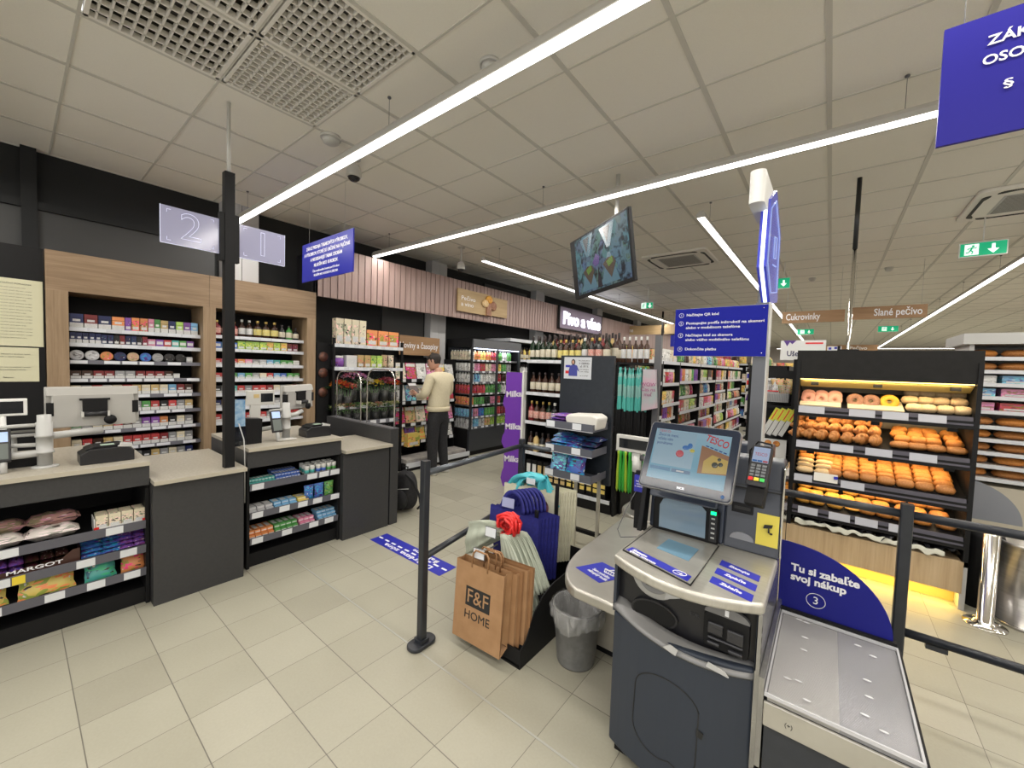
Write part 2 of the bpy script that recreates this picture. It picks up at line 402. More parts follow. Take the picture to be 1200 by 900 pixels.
class Unit:
    """a shelving run standing in its own frame: x along the front, y into the depth"""
    def __init__(s, x, y, rz, W, name): s.x = x; s.y = y; s.rz = rz; s.W = W; s.name = name
    def w(s, lx, ly, z):
        c, q = math.cos(s.rz), math.sin(s.rz); return (s.x+lx*c-ly*q, s.y+lx*q+ly*c, z)
def shelving(u, label, zs, D=.45, H=1.8, cat='shelving', name='shelf_unit', m=BLACK, rail=None, sides=(1, 1), base=.12, cards=True, back=True, rng=None, depths=None, railh=.035, top=False, cardm=None):
    t = thing(name, label, cat, (u.x, u.y, 0), u.rz)
    W = u.W; rail = rail or RAIL
    if back: MB().box(0, W, D-.02, D, 0, H).obj('back_panel', m, t)
    for i, x in enumerate((0, W-.02)):
        if sides[i]: MB().box(x, x+.02, .03, D, 0, H).obj('side_panel', m, t)
    if base: MB().box(.0, W, .03, D, 0, base).obj('plinth', m, t)
    if top: MB().box(0, W, 0, D, H-.02, H).obj('top_panel', m, t)
    for i, z in enumerate(zs):
        dd = depths[i] if depths else D-.02
        y0 = D-.02-dd
        sh = MB().box(.02, W-.02, y0, D-.02, z-.02, z).obj('shelf', m, t)
        r = MB().box(.02, W-.02, y0-.012, y0-.001, z-.03, z-.03+railh).obj('price_rail', rail, sh)
        if cards:
            x = .05+rnd.random()*.1
            while x < W-.12:
                card(sh, cardm or CARD, x, x+.065, y0-.015, y0-.0125, z-.026, z-.034+railh); x += .10+rnd.random()*.16
    return t
SPEC = {  # kind -> (w, h, d, word, category)
    'cigarette_pack': (.056, .088, .10, 'cigarette pack', 'cigarettes'), 'food_carton': (.11, .17, .1, 'food carton', 'carton'), 'small_box': (.06, .06, .1, 'small box', 'box'),
    'snack_bag': (.16, .2, .09, 'snack bag', 'snack'), 'wrapped_bar': (.16, .04, .1, 'wrapped bar', 'chocolate bar'), 'spirit_bottle': (.085, .29, .085, 'spirit bottle', 'bottle'),
    'spirit_bottle_white': (.085, .29, .085, 'white-labelled spirit bottle', 'bottle'), 'spirit_bottle_red': (.09, .28, .09, 'red-labelled spirit bottle', 'bottle'), 'spirit_bottle_yellow': (.09, .26, .09, 'yellow-labelled spirit bottle', 'bottle'),
    'wine_bottle': (.078, .31, .078, 'wine bottle', 'bottle'), 'beer_bottle': (.062, .22, .062, 'beer bottle', 'bottle'), 'drink_bottle': (.075, .24, .075, 'plastic drink bottle', 'bottle'),
    'jar': (.08, .13, .08, 'jar', 'jar'), 'drink_can': (.06, .13, .06, 'drink can', 'can'), 'round_tin': (.085, .085, .03, 'round tin', 'tin'), 'magazine': (.21, .28, .3, 'magazine', 'magazine')}
def fill(u, z, items, where, group, x0=.04, x1=None, y=.02, gap=.006, jit=.02, rows=1, dz=0, kmax=None):
    """items: list of (kind, colour, count[, (w,h,d)])"""
    x = x0; k = 0; x1 = x1 or u.W-.04
    for it in items:
        kind, cols, n = it[:3]; w, h, d = it[3] if len(it) > 3 else SPEC[kind][:3]
        if isinstance(cols, str): cols = [cols]
        for i in range(n):
            if x+w > x1: return k
            col = cols[i % len(cols)]; k += 1
            p = u.w(x+w/2, y+rnd.random()*jit, z+.001)
            hh = h*(1+.0*rnd.random())
            word = SPEC[kind][3]
            lab = f'{col} {word}, {ordw(k)} from left on {where}'
            c = PAL[col]; f = .85+.3*rnd.random()
            spawn(kind, p, w*.97, hh, d, u.rz+(rnd.random()-.5)*.03, lab, SPEC[kind][4], group, tuple(min(1, v*f) for v in c), name=kind.replace('_white', '').replace('_red', '').replace('_yellow', ''))
            x += w+gap
    return k
# ------------------------------------------------------------------ the room
ZC = 3.31
X0, X1, Y0, Y1 = -5.5, 9.0, -4.0, 30.0
def floor_mat():
    m = mat('floor_tiles', (.5, .48, .42), .42)
    t = nd(m, 'ShaderNodeTexCoord'); mp = nd(m, 'ShaderNodeMapping'); lk(m, t.outputs['Object'], mp.inputs[0])
    mp.inputs['Location'].default_value = (.0, -.465, 0)
    mp.inputs['Scale'].default_value = (1/.3, 1/.3035, 1)
    mp.vector_type = 'POINT'
    # POINT mapping scales first, so the offset is given in tiles
    mp.inputs['Location'].default_value = (0, -.465/.3035, 0)
    fl = nd(m, 'ShaderNodeVectorMath', operation='FLOOR'); lk(m, mp.outputs[0], fl.inputs[0])
    fr = nd(m, 'ShaderNodeVectorMath', operation='FRACTION'); lk(m, mp.outputs[0], fr.inputs[0])
    wn = nd(m, 'ShaderNodeTexWhiteNoise'); lk(m, fl.outputs[0], wn.inputs['Vector'])
    n1 = noise(m, coords(m, 'Object'), 3.0, 5); n2 = noise(m, coords(m, 'Object'), 90., 2)
    tile = ramp(m, wn.outputs['Value'], [(0., (.26, .245, .19)), (.08, (.335, .32, .25)), (.85, (.38, .365, .29)), (1., (.42, .40, .325))])
    tile = mixc(m, .25, tile, ramp(m, n1, [(.3, (.31, .295, .235)), (.7, (.43, .41, .335))]))
    tile = mixc(m, .15, tile, ramp(m, n2, [(.3, (.31, .295, .235)), (.7, (.43, .41, .335))]))
    s = nd(m, 'ShaderNodeSeparateXYZ'); lk(m, fr.outputs[0], s.inputs[0])
    def line(out, w):
        a = nd(m, 'ShaderNodeMath', operation='SUBTRACT'); lk(m, out, a.inputs[0]); a.inputs[1].default_value = .5
        b = nd(m, 'ShaderNodeMath', operation='ABSOLUTE'); lk(m, a.outputs[0], b.inputs[0])
        c = nd(m, 'ShaderNodeMath', operation='GREATER_THAN'); lk(m, b.outputs[0], c.inputs[0]); c.inputs[1].default_value = .5-w
        return c.outputs[0]
    lx = line(s.outputs[0], .0045); ly = line(s.outputs[1], .0065)
    mx = nd(m, 'ShaderNodeMath', operation='MAXIMUM'); lk(m, lx, mx.inputs[0]); lk(m, ly, mx.inputs[1])
    col = mixc(m, mx.outputs[0], tile, (.15, .14, .115))
    lk(m, col, bsdf(m).inputs['Base Color'])
    r = ramp(m, n1, [(.3, (.36,)*3), (.7, (.48,)*3)]); lk(m, r, bsdf(m).inputs['Roughness'])
    inv = nd(m, 'ShaderNodeMath', operation='SUBTRACT'); inv.inputs[0].default_value = 1; lk(m, mx.outputs[0], inv.inputs[1])
    bump(m, inv.outputs[0], .3, .002)
    return m
fl = struct(MB().box(X0, X1, Y0, Y1, -.1, 0).obj('floor', floor_mat()))
struct(MB().box(X0+2.1, 1.2, 1.371, 1.381, 0, .0012).obj('trim_1', mat('joint_metal', (.42, .42, .38), .45, .3)))
CEIL = noisy('mineral_fibre_tile', (.90, .87, .80), (.86, .83, .765), 260, .9, bmp=.15)
TBAR = mat('ceiling_grid_bar', (.62, .60, .55), .6)
# ceiling: the slab is cut open where the air grilles sit
GR = [(-3.1, -1.9, .25, 1.45), (-3.1, -1.9, 8.05, 9.25)]
cb = MB()
xs = [X0, -3.1, -1.9, X1]; ys = [Y0, .25, 1.45, 8.05, 9.25, Y1]
for i in range(3):
    for j in range(5):
        if i == 1 and j in (1, 3): continue
        cb.box(xs[i], xs[i+1], ys[j], ys[j+1], ZC, ZC+.02)
struct(cb.obj('ceiling', CEIL))
tb = MB()
i = -9
while -.10+.6*i < X1:
    x = -.10+.6*i
    if x > X0: tb.box(x-.014, x+.014, Y0, Y1, ZC-.005, ZC+.001)
    i += 1
j = -9
while 1.445+.6*j < Y1:
    y = 1.445+.6*j
    if y > Y0: tb.box(X0, X1, y-.007, y+.007, ZC-.0045, ZC+.0012)
    j += 1
struct(tb.obj('trim_2', TBAR))
WALLD = noisy('dark_wall_panels', (.010, .011, .012), (.017, .018, .019), 1.5, .6, spec=.3)
WALLG = noisy('dark_grey_wall_panels', (.045, .046, .047), (.055, .056, .057), 2., .6)
WALLW = mat('white_wall', (.62, .58, .56), .7)
w = MB()
w.box(X0-.1, X0, Y0, Y1, 0, ZC+.4); struct(w.obj('wall_left', WALLD))
struct(MB().box(X1, X1+.1, Y0, Y1, 0, ZC+.4).obj('wall_right', WALLW))
struct(MB().box(X0-.1, X1+.1, Y1, Y1+.1, 0, ZC+.4).obj('wall_far', WALLW))
# shopfront behind the photographer: low sill, posts and head of the glazing
sf = MB(); sf.box(X0, X1, Y0-.12, Y0, 0, .5); sf.box(X0, X1, Y0-.12, Y0, 2.9, ZC+.4)
for k in range(7): sf.box(X0+k*2.4, X0+k*2.4+.12, Y0-.12, Y0, .5, 2.9)
struct(sf.obj('wall_near', WALLG))
# wall panels, girts and columns of the left wall
g = MB()
g.box(X0, X0+.03, Y0, 1.45, 2.0, 2.80); g.box(X0, X0+.03, 3.6, 4.4, 2.0, 2.62); g.box(X0, X0+.03, 5.9, 7.3, 2.85, 3.2)
struct(g.obj('trim_3', WALLG))
g = MB(); g.box(X0, X0+.06, Y0, 1.45, 2.80, 2.87)
for y in (.08, -1.6): g.box(X0, X0+.07, y, y+.09, 1.9, ZC)
struct(g.obj('trim_4', WALLD))
COLM = mat('pale_column_paint', (.50, .50, .51), .6)
g = MB()
for y in (1.50, 4.45, 7.50, 10.55, 13.6, 16.6, 19.6): g.box(X0, X0+.16, y, y+.17, 0, ZC); g.box(X0, X0+.15, y+.18, y+.35, 0, ZC)
struct(g.obj('trim_5', COLM))
# lilac-toned slatted fascia over the wall shelving
SLAT = wood('fascia_wood', (.25, .165, .15), (.36, .25, .23), (.45, .33, .30), 2, .5)
f = MB(); f.box(-5.0, -4.97, 2.33, 24, 2.36, 2.99)
y = 2.335
while y < 24: f.box(-4.97, -4.955, y, y+.082, 2.36, 2.99); y += .094
f.box(-5.45, -5.0, 2.6, 2.65, 2.5, 2.6); f.box(-5.45, -5.0, 9, 9.05, 2.5, 2.6); f.box(-5.45, -5.0, 18, 18.05, 2.5, 2.6)
fas = f.obj('wall_fascia', SLAT); tag(fas, kind='structure')
struct(MB().box(-5.45, -4.955, 2.33, 2.36, 2.36, 2.9).obj('trim_6', BLACK))

# air grilles set in the ceiling
EGG = mat('grille_white', (.84, .81, .76), .6)
def grille(name, label, x0, x1, y0, y1, nx, ny, grp):
    t = thing(name, label, 'air grille', ((x0+x1)/2, (y0+y1)/2, ZC-.006), 0, grp)
    W, L = (x1-x0)/2, (y1-y0)/2
    b = MB()
    for sx, sy in ((1, 0), (-1, 0)): b.box(sx*W-.018*(sx > 0), sx*W+.018*(sx < 0), -L, L, 0, .03)
    for sy in (1, -1): b.box(-W, W, sy*L-.018*(sy > 0), sy*L+.018*(sy < 0), 0, .03)
    b.obj('frame', EGG, t)
    b = MB()
    for k in range(1, nx): x = -W+2*W*k/nx; b.box(x-.004, x+.004, -L+.015, L-.015, .002, .03)
    for k in range(1, ny): y = -L+2*L*k/ny; b.box(-W+.015, W-.015, y-.004, y+.004, .002, .03)
    b.obj('louvre_grid', EGG, t)
    b = MB(); b.box(-W, W, -L, L, .19, .20); b.box(-W, -W+.01, -L, L, .03, .2); b.box(W-.01, W, -L, L, .03, .2); b.box(-W, W, -L, -L+.01, .03, .2); b.box(-W, W, L-.01, L, .03, .2)
    b.obj('duct_box', mat('duct_dark', (.08, .075, .07), .7), t)
G1 = 'air grilles above the tills'
grille('air_grille', 'square egg-crate ceiling grille above the tills, nearest the photographer and the tobacco wall', -3.1+.01, -2.5-.01, .26, .84, 7, 13, G1)
grille('air_grille', 'square egg-crate ceiling grille above the tills, at the very top edge of the photo', -2.5+.01, -1.9-.01, .26, .84, 7, 13, G1)
grille('air_grille', 'square egg-crate ceiling grille with darkest cells, above the numbered till signs', -3.1+.01, -2.5-.01, .86, 1.44, 13, 12, G1)
grille('air_grille', 'square egg-crate ceiling grille beside the long light strip, topmost right of the four', -2.5+.01, -1.9-.01, .86, 1.44, 10, 12, G1)
G2 = 'air grilles behind the hanging screen'
for a, (x0, y0) in zip(('left near', 'right near', 'left far', 'right far'), ((-3.1, 8.05), (-2.5, 8.05), (-3.1, 8.65), (-2.5, 8.65))):
    grille('air_grille', f'small distant ceiling grille beyond the air conditioner, {a} one of four', x0+.01, x0+.59, y0+.01, y0+.59, 8, 12, G2)

# air conditioning cassettes
def cassette(label, cx, cy, s=.92):
    t = thing('ceiling_air_conditioner', label, 'air conditioner', (cx, cy, ZC-.035))
    MB().prism(rrect(-s/2, s/2, -s/2, s/2, .06), 'z', 0, .034).obj('panel', EGG, t, bevel=.01)
    b = MB()
    for k in range(4):
        n = len(b.v); b.prism(arc(-.28, -.36, .05, 180, 270, 4)+[(-.2, -.41), (.2, -.41)]+arc(.28, -.36, .05, 270, 360, 4)+[(.30, -.36), (.22, -.385), (-.22, -.385), (-.30, -.36)], 'z', -.006, .0)
        b.xf(Matrix.Rotation(k*PI/2, 4, 'Z'), n)
    b.obj('air_slot', INK, t)
    b = MB(); b.box(-.27, .27, -.27, .27, -.004, 0)
    b.obj('intake_frame', LGREY, t)
    b = MB()
    for k in range(15): b.box(-.25, .25, -.25+k*.035, -.236+k*.035, -.008, -.004)
    b.obj('intake_grille', mat('intake_grey', (.28, .27, .25), .6), t)
cassette('white square air conditioner in the ceiling behind the hanging screen', -1.9, 6.45)
cassette('white square air conditioner in the ceiling, cut by the right edge', 1.42, 5.95)

# ------------------------------------------------------------------ luminaires
HOUS = mat('luminaire_housing', (.50, .48, .44), .5)
ZL = 3.05
def luminaire(label, along, a0, a1, c, grp='suspended light strips', power=1., wires=None):
    """along 'x' or 'y'; c the other coordinate"""
    L = a1-a0; rz = 0 if along == 'x' else PI/2
    cx, cy = ((a0+a1)/2, c) if along == 'x' else (c, (a0+a1)/2)
    t = thing('light_strip', label, 'light', (cx, cy, ZL), rz, grp)
    b = MB(); b.prism([(-.040, .0), (.040, .0), (.040, .03), (.020, .062), (-.020, .062), (-.040, .03)], 'x', -L/2, L/2)
    b.obj('housing', HOUS, t)
    MB().prism(arc(0, 0, .032, 180, 360, 6, .016), 'x', -L/2+.01, L/2-.01).obj('diffuser', LED, t)
    n = max(2, int(L/1.8))
    for k in range(n):
        x = -L/2+.35+(L-.7)*k/(n-1)
        MB().lathe([(.0015, .06), (.0015, ZC-ZL-.014), (.012, ZC-ZL-.012), (.012, ZC-ZL-.002)], 6, c=(x, 0, 0)).obj('suspension_wire', GREYM, t)
    n = max(1, round(L/3))
    for k in range(n):
        l = bpy.data.lights.new('strip_light', 'AREA'); l.shape = 'RECTANGLE'; l.size = L/n*.99; l.size_y = .05
        l.energy = 15.*L/n*power*KL; l.color = (1., .95, .87)
        o = bpy.data.objects.new('strip_light', l); C.objects.link(o); o.parent = t; o.location = (-L/2+(k+.5)*L/n, 0, -.017)
KL = 1.0
luminaire('long suspended light strip crossing the photo top, nearest the tills', 'x', -5.2, 3.0, 1.572)
luminaire('long suspended light strip passing above the hanging screen', 'x', -5.1, 5.6, 3.215)
luminaire('suspended light strip running along the wooden fascia to the back', 'y', 4.18, 22., -3.92)
luminaire('suspended light strip beside the blue lit blade sign, foremost piece', 'y', 4.12, 8.7, -1.05)
luminaire('short suspended light strip just beyond the blue lit blade sign', 'y', 9.6, 13.4, -1.05)
luminaire('short distant light strip ending above the bakery shelf', 'y', 14.1, 23., -1.0)
luminaire('suspended light strip rising to the right edge over the bakery', 'y', 4.2, 26.5, 1.73)
luminaire('distant light strip above the canopy at the right edge', 'y', 4.2, 24, 4.6)
luminaire('unseen light strip added at the right side to brighten the ceiling', 'y', 2., 24, 7.4)  # unseen strip, added for more light on the ceiling
luminaire('distant crosswise light strip behind the bakery shelf', 'x', -2.5, 6.5, 27.2)
luminaire('light strip over the entrance behind the photographer', 'x', -5.0, 6.0, -.4)
luminaire('light strip over the shopfront behind the photographer', 'x', -5.0, 6.0, -2.4)

# ceiling devices
def dome_cam(label, x, y, drop, tilt=(0, 0)):
    t = thing('dome_camera', label, 'camera', (x, y, ZC), 0)
    b = MB(); b.lathe([(.055, -.012), (.055, 0)], 14); b.cyl((0, 0, -drop), (0, 0, 0), .016, n=10); b.obj('mount', OFFW, t)
    b = MB(); b.lathe([(.02, .05), (.045, .035), (.06, 0), (.062, -.05), (.055, -.065)], 18, c=(0, 0, -drop)); b.obj('housing', OFFW, t)
    b = MB(); b.lathe([(0, -.1), (.025, -.095), (.045, -.08), (.052, -.064)], 18, c=(0, 0, -drop)); b.obj('lens_dome', SCREENOFF, t)
dome_cam('white dome camera hanging over the tills beside the near light strip', -3.28, 1.86, .10)
dome_cam('white dome camera on a long stem above the wooden fascia', -4.38, 4.2, .26)
dome_cam('small white dome camera beside the blue lit blade sign', -.62, 4.4, .12)
def detector(label, x, y, r=.055):
    t = thing('smoke_detector', label, 'smoke detector', (x, y, ZC), 0)
    MB().lathe([(r, -.02), (r, 0)], 18).obj('base', OFFW, t)
    MB().lathe([(0, -.06), (r*.5, -.058), (r*.8, -.045), (r*.85, -.02)], 18).obj('sensor_head', OFFW, t)
detector('round white smoke detector between the ceiling grilles and the near light strip', -3.13, 1.58, .075)
detector('round white smoke detector at the top, just above the near light strip', -1.62, 1.74, .06)
detector('tiny white smoke detector on the ceiling left of the exit sign', .62, 8.6)
detector('tiny white smoke detector on the ceiling near the distant wooden sign', -.35, 8.9)

# exit signs
EXG = mat('exit_green', (.0, .30, .14), .4, emit=.9, ecol=(.0, .45, .2))
EXW = mat('exit_white', (.8, .85, .8), .4, emit=1.5, ecol=(.8, 1., .9))
def exit_sign(label, x, y, z, w=.30, h=.14, man=True):
    t = thing('exit_sign', label, 'exit sign', (x, y, z))
    MB().box(-w/2-.01, w/2+.01, 0, .03, -h/2-.01, h/2+.01).obj('housing', WHITE, t)
    MB().box(-w/2, w/2, -.003, 0, -h/2, h/2).obj('sign_face', EXG, t)
    b = MB()
    cx = .22*w if man else 0
    b.prism([(cx-.012, .045), (cx+.012, .045), (cx+.012, -.005), (cx+.04, -.005), (cx, -.05), (cx-.04, -.005), (cx-.012, -.005)], 'y', -.006, -.003); b.obj('arrow', EXW, t)
    if man:
        b = MB(); b.box(-.13, -.03, -.005, -.003, -.055, .055); b.obj('door_symbol', EXW, t)
        b = MB(); b.ell((-.07, -.007, .035), .011, .002, .011, 10, 6)
        b.tube([(-.075, -.007, .022), (-.088, -.007, -.008)], .008, 6)
        b.tube([(-.088, -.007, -.008), (-.07, -.007, -.022), (-.078, -.007, -.045)], .006, 6); b.tube([(-.088, -.007, -.008), (-.1, -.007, -.028), (-.12, -.007, -.03)], .006, 6)
        b.tube([(-.076, -.007, .018), (-.055, -.007, .012), (-.045, -.007, .022)], .005, 6); b.tube([(-.078, -.007, .018), (-.1, -.007, .015), (-.108, -.007, 0)], .005, 6)
        b.obj('running_figure', EXG, t)
    MB().cyl((0, .015, h/2), (0, .015, ZC-z), .006, n=8).obj('drop_rod', WHITE, t)
exit_sign('green exit sign with running figure and down arrow, at right', 1.16, 6.3, 2.95, .32, .13)
exit_sign('green exit sign showing only a down arrow, behind the lit blade sign', -.64, 7.4, 2.98, .15, .15, False)
exit_sign('small distant green exit sign above the bakery shelf centre', 1.2, 15.6, 2.98, .42, .16)
exit_sign('small distant green exit sign under the confectionery sign', -.7, 15.6, 2.95, .42, .16)
exit_sign('small green exit sign just below the hanging screen', -2.95, 8.0, 2.88, .2, .11)
# ------------------------------------------------------------------ tobacco wall unit
ux = -4.90
t = thing('tobacco_cabinet', 'tall oak-veneer wall cabinet with two open bays of cigarettes behind the tills', 'cabinet', (ux, .185, 0))
b = MB(); b.box(-.5, 0, 0, 1.072, 2.07, 2.385); b.obj('header_panel', OAK, t)
b = MB(); b.box(-.5, 0, 1.074, 2.13, 2.07, 2.385); b.obj('header_panel', OAK, t)
MB().box(-.5, 0, 0, .122, 0, 2.07).obj('upright_panel', OAKV, t)
MB().box(-.5, 0, 1.02, 1.124, 0, 2.07).obj('upright_panel', OAKV, t)
MB().box(-.5, 0, 2.03, 2.13, 0, 2.07).obj('upright_panel', OAKV, t)
MB().box(-.5, -.42, .122, 2.03, 0, 2.07).obj('back_panel', BLACK, t)
MB().box(-.42, -.02, .122, 2.03, 0, .35).obj('base_cabinet', BLACK, t)
TZ = [1.785, 1.655, 1.508, 1.352, 1.205, 1.05, .895, .735, .585]
bays = [(.307, 1.204, 'left'), (1.311, 2.213, 'right')]
for (ya, yb, nm) in bays:
    zz = TZ if nm == 'left' else [1.80, 1.665, 1.50, 1.345, 1.19, 1.04, .89]
    for i, z in enumerate(zz):
        sh = MB().box(-.42, -.10, ya-.185, yb-.185, z-.012, z).obj('shelf', BLACK, t)
        MB().box(-.102, -.088, ya-.185, yb-.185, z-.03, z+.004).obj('price_rail', RAILW if i < 2 or nm == 'right' else RAIL, sh)
        y = ya-.185+.01
        while y < yb-.185-.10: card(sh, CARD, -.0885, -.086, y, y+.1, z-.026, z+.001); y += .115 if rnd.random() > .3 else .20
CG = 'tobacco packs in the oak cabinet'
def trow(nm, i, items, x0=.01):
    ya, yb, _ = bays[0] if nm == 'left' else bays[1]
    zz = TZ if nm == 'left' else [1.80, 1.665, 1.50, 1.345, 1.19, 1.04, .89]
    u = Unit(ux-.10, ya, PI/2, yb-ya, '')
    fill(u, zz[i], items, f'{ordw(i+1)} shelf, {nm} tobacco bay', CG, x0=x0, x1=yb-ya-.01, jit=.01, gap=.002)
S = (.06, .115, .08); S2 = (.055, .13, .08); ST = (.062, .088, .08)
trow('left', 0, [('cigarette_pack', ['navy', 'dark red', 'navy', 'orange'], 4, (.083, .118, .08)), ('food_carton', ['purple'], 1, (.042, .12, .08)), ('food_carton', ['orange'], 2, (.055, .125, .08)), ('cigarette_pack', ['pink', 'green'], 2, (.042, .125, .08)),
                 ('cigarette_pack', ['gold', 'navy', 'lime green', 'purple', 'light blue'], 5, (.056, .12, .08)), ('food_carton', ['orange'], 1, (.08, .10, .08))])
trow('left', 1, [('cigarette_pack', ['navy'], 5, (.036, .09, .08)), ('food_carton', ['navy', 'navy', 'black', 'dark red'], 8, (.036, .085, .08)), ('small_box', ['pink', 'purple', 'red', 'teal', 'green', 'purple', 'cream', 'gold'], 8, (.056, .066, .08))])
trow('left', 2, [('round_tin', ['silver', 'silver'], 2, (.09, .088, .03)), ('round_tin', ['orange', 'navy', 'tan', 'blue', 'grey', 'black', 'black'], 7, (.084, .082, .03)), ('small_box', ['silver', 'silver'], 2, (.05, .055, .05))], .005)
trow('left', 3, [('cigarette_pack', ['brown', 'brown', 'dark red', 'dark red', 'grey', 'grey', 'dark red', 'dark red', 'dark red', 'brown'], 10, (.066, .068, .08)), ('small_box', ['silver'], 1, (.05, .045, .05))])
trow('left', 4, [('cigarette_pack', ['cream', 'grey', 'red', 'white', 'cream', 'red', 'gold', 'cream', 'gold', 'cream', 'light blue', 'dark red', 'brown'], 13, ST)])
trow('left', 5, [('cigarette_pack', ['red', 'grey', 'white', 'gold', 'red', 'brown', 'grey', 'green', 'red', 'black', 'red', 'grey', 'gold'], 13, ST)])
trow('left', 6, [('cigarette_pack', ['green', 'grey', 'cream', 'gold', 'red', 'brown', 'grey', 'purple', 'purple', 'orange', 'black', 'cream', 'grey'], 13, ST)])
trow('left', 7, [('cigarette_pack', ['cream', 'red', 'brown', 'gold', 'cream', 'red', 'red', 'red', 'red', 'dark red', 'grey', 'cream', 'grey'], 13, ST)])
trow('left', 8, [('cigarette_pack', ['gold', 'brown', 'gold', 'cream', 'grey', 'brown', 'grey', 'black', 'gold', 'grey', 'cream', 'grey', 'navy'], 13, ST)])
trow('right', 0, [('spirit_bottle_red', ['dark red', 'brown'], 3, (.075, .16, .06)), ('spirit_bottle_white', ['amber'], 2, (.07, .19, .06)), ('spirit_bottle_yellow', ['amber'], 3, (.085, .19, .06)), ('spirit_bottle', ['black', 'green'], 2, (.075, .17, .06)), ('spirit_bottle', ['black'], 2, (.07, .15, .06))])
trow('right', 1, [('small_box', ['blue', 'light blue'], 3, (.07, .07, .08)), ('food_carton', ['lime green'], 4, (.07, .09, .08)), ('food_carton', ['yellow', 'lime green'], 3, (.07, .095, .08)), ('food_carton', ['dark red'], 2, (.06, .09, .08))])
trow('right', 2, [('cigarette_pack', ['red', 'pink', 'red', 'orange', 'pink', 'grey', 'silver', 'light blue', 'teal', 'green', 'green', 'white'], 12, (.07, .058, .08))])
trow('right', 3, [('cigarette_pack', ['red', 'red', 'green', 'light blue', 'green', 'grey', 'cream', 'red', 'light blue', 'blue', 'green', 'green'], 12, (.07, .062, .08))])
trow('right', 4, [('cigarette_pack', ['black', 'grey', 'teal', 'red', 'grey', 'red', 'red', 'dark red', 'cream', 'grey', 'cream', 'red'], 12, (.07, .08, .08))])
trow('right', 5, [('cigarette_pack', ['navy', 'gold', 'grey', 'blue', 'cream', 'cream', 'brown', 'gold', 'grey', 'grey', 'red'], 12, (.07, .08, .08))])
trow('right', 6, [('cigarette_pack', ['red', 'grey', 'gold', 'cream', 'red', 'blue', 'red', 'grey', 'brown', 'grey', 'red'], 12, (.07, .08, .08))])

# dark wall lining left of the cabinet, with the notices pinned on it
b = MB().box(-5.0, -4.93, -2.5, .18, 0, 2.385).obj('trim_7', BLACK); struct(b)
def notice(label, y0, y1, z0, z1, lines, small=0):
    t = thing('notice_sheet', label, 'notice', (-4.928, (y0+y1)/2, (z0+z1)/2))
    MB().box(0, .004, (y0-y1)/2, (y1-y0)/2, (z0-z1)/2, (z1-z0)/2).obj('paper', mat('notice_paper', (.62, .60, .42), .5), t)
    for (s, sz, dz, w) in lines: text(s, sz, (.0045, 0, dz), ROT_R, INK, t, w=w, align='CENTER')
notice('cream printed notice with many lines on the black wall, upper one', -.14, .172, 1.61, 2.125,
       [('REKLAMAČNÝ PORIADOK', .014, .22, .2)]+[('Spotrebiteľ má právo uplatniť reklamáciu v predajni', .008, .19-.024*k, .2 if k % 4 else .14) for k in range(17)])
notice('cream printed notice with two short paragraphs, below the long one', -.16, .146, 1.335, 1.60,
       [('Vážení zákazníci, informácie o výrobkoch nájdete', .011, .08, .22), ('na pokladni u našich kolegov.', .011, .06, .16), ('Všetky otvorené ceny sú uvedené v eurách', .011, -.02, .22), ('vrátane dane z pridanej hodnoty.', .011, -.04, .18), ('Ďakujeme', .013, -.10, .05)])

# ------------------------------------------------------------------ till counters
CT = noisy('speckled_worktop', (.34, .31, .25), (.44, .41, .35), 70, .35, detail=3)
CTE = mat('worktop_edge', (.46, .42, .34), .4)
def worktop(t, x0, x1, y0, y1, z, th=.025):
    MB().box(x0, x1, y0, y1, z-th, z).obj('worktop', CT, t); MB().box(x1, x1+.003, y0, y1, z-th, z).obj('front_edging', CTE, t)
def till_counter(label, y0, y1, zs, x1=-3.3):
    t = thing('till_counter', label, 'counter', (x1, y0, 0)); W = y1-y0
    worktop(t, -.85, .02, 0, W, .915)
    MB().box(-.85, 0, 0, W, .765, .89).obj('upper_box', DARK, t)
    for y in (0, W-.018): MB().prism([(-.45, 0), (-.02, 0), (-.02, .74), (0, .765), (-.45, .765)], 'y', y, y+.018).obj('side_panel', BLACK, t)
    MB().box(-.85, -.45, 0, W, 0, .765).obj('cabinet_body', BLACK, t)
    MB().box(-.45, -.05, .018, W-.018, 0, .10).obj('plinth', BLACK, t)
    for z in zs:
        sh = MB().prism([(-.45, z+.05), (-.02, z-.005), (-.02, z-.02), (-.45, z+.035)], 'y', .018, W-.018).obj('sloping_shelf', BLACK, t)
        MB().prism([(-.02, z-.025), (-.012, z-.025), (-.004, z+.028), (-.012, z+.028)], 'y', .018, W-.018).obj('price_rail', mat('slate_price_rail', (.11, .11, .135), .4), sh)
    return t
def cards(t, x, z, ys, w=.075, yellow=()):
    for k, y in enumerate(ys):
        MB().prism([(x+.0, z-.022), (x+.003, z-.022), (x+.009, z+.024), (x+.006, z+.024)], 'y', y, y+w*(.6 if k in yellow else 1)).obj('offer_card' if k in yellow else 'price_card', YEL if k in yellow else CARD, t)
ZA = [.515, .36, .215]; ZB = [.615, .40, .205]
ta = till_counter('black till counter with three sloping sweet shelves at the left edge', -.80, .535, ZA)
cards(ta, -.012, ZA[0], [.74, 1.14]); cards(ta, -.012, ZA[1], [.71, .79, 1.02, 1.20], yellow=(1,)); cards(ta, -.012, ZA[2], [.68, .90, 1.06, 1.215])
tb_ = till_counter('black till counter with three shelves of chewing gum beside the black post', 1.075, 1.79, ZB)
cards(tb_, -.012, ZB[0], [.03, .43, .53, .625], .08); cards(tb_, -.012, ZB[1], [.03, .22, .36, .48, .63], .075); cards(tb_, -.012, ZB[2], [.03, .24, .45, .58], .075)
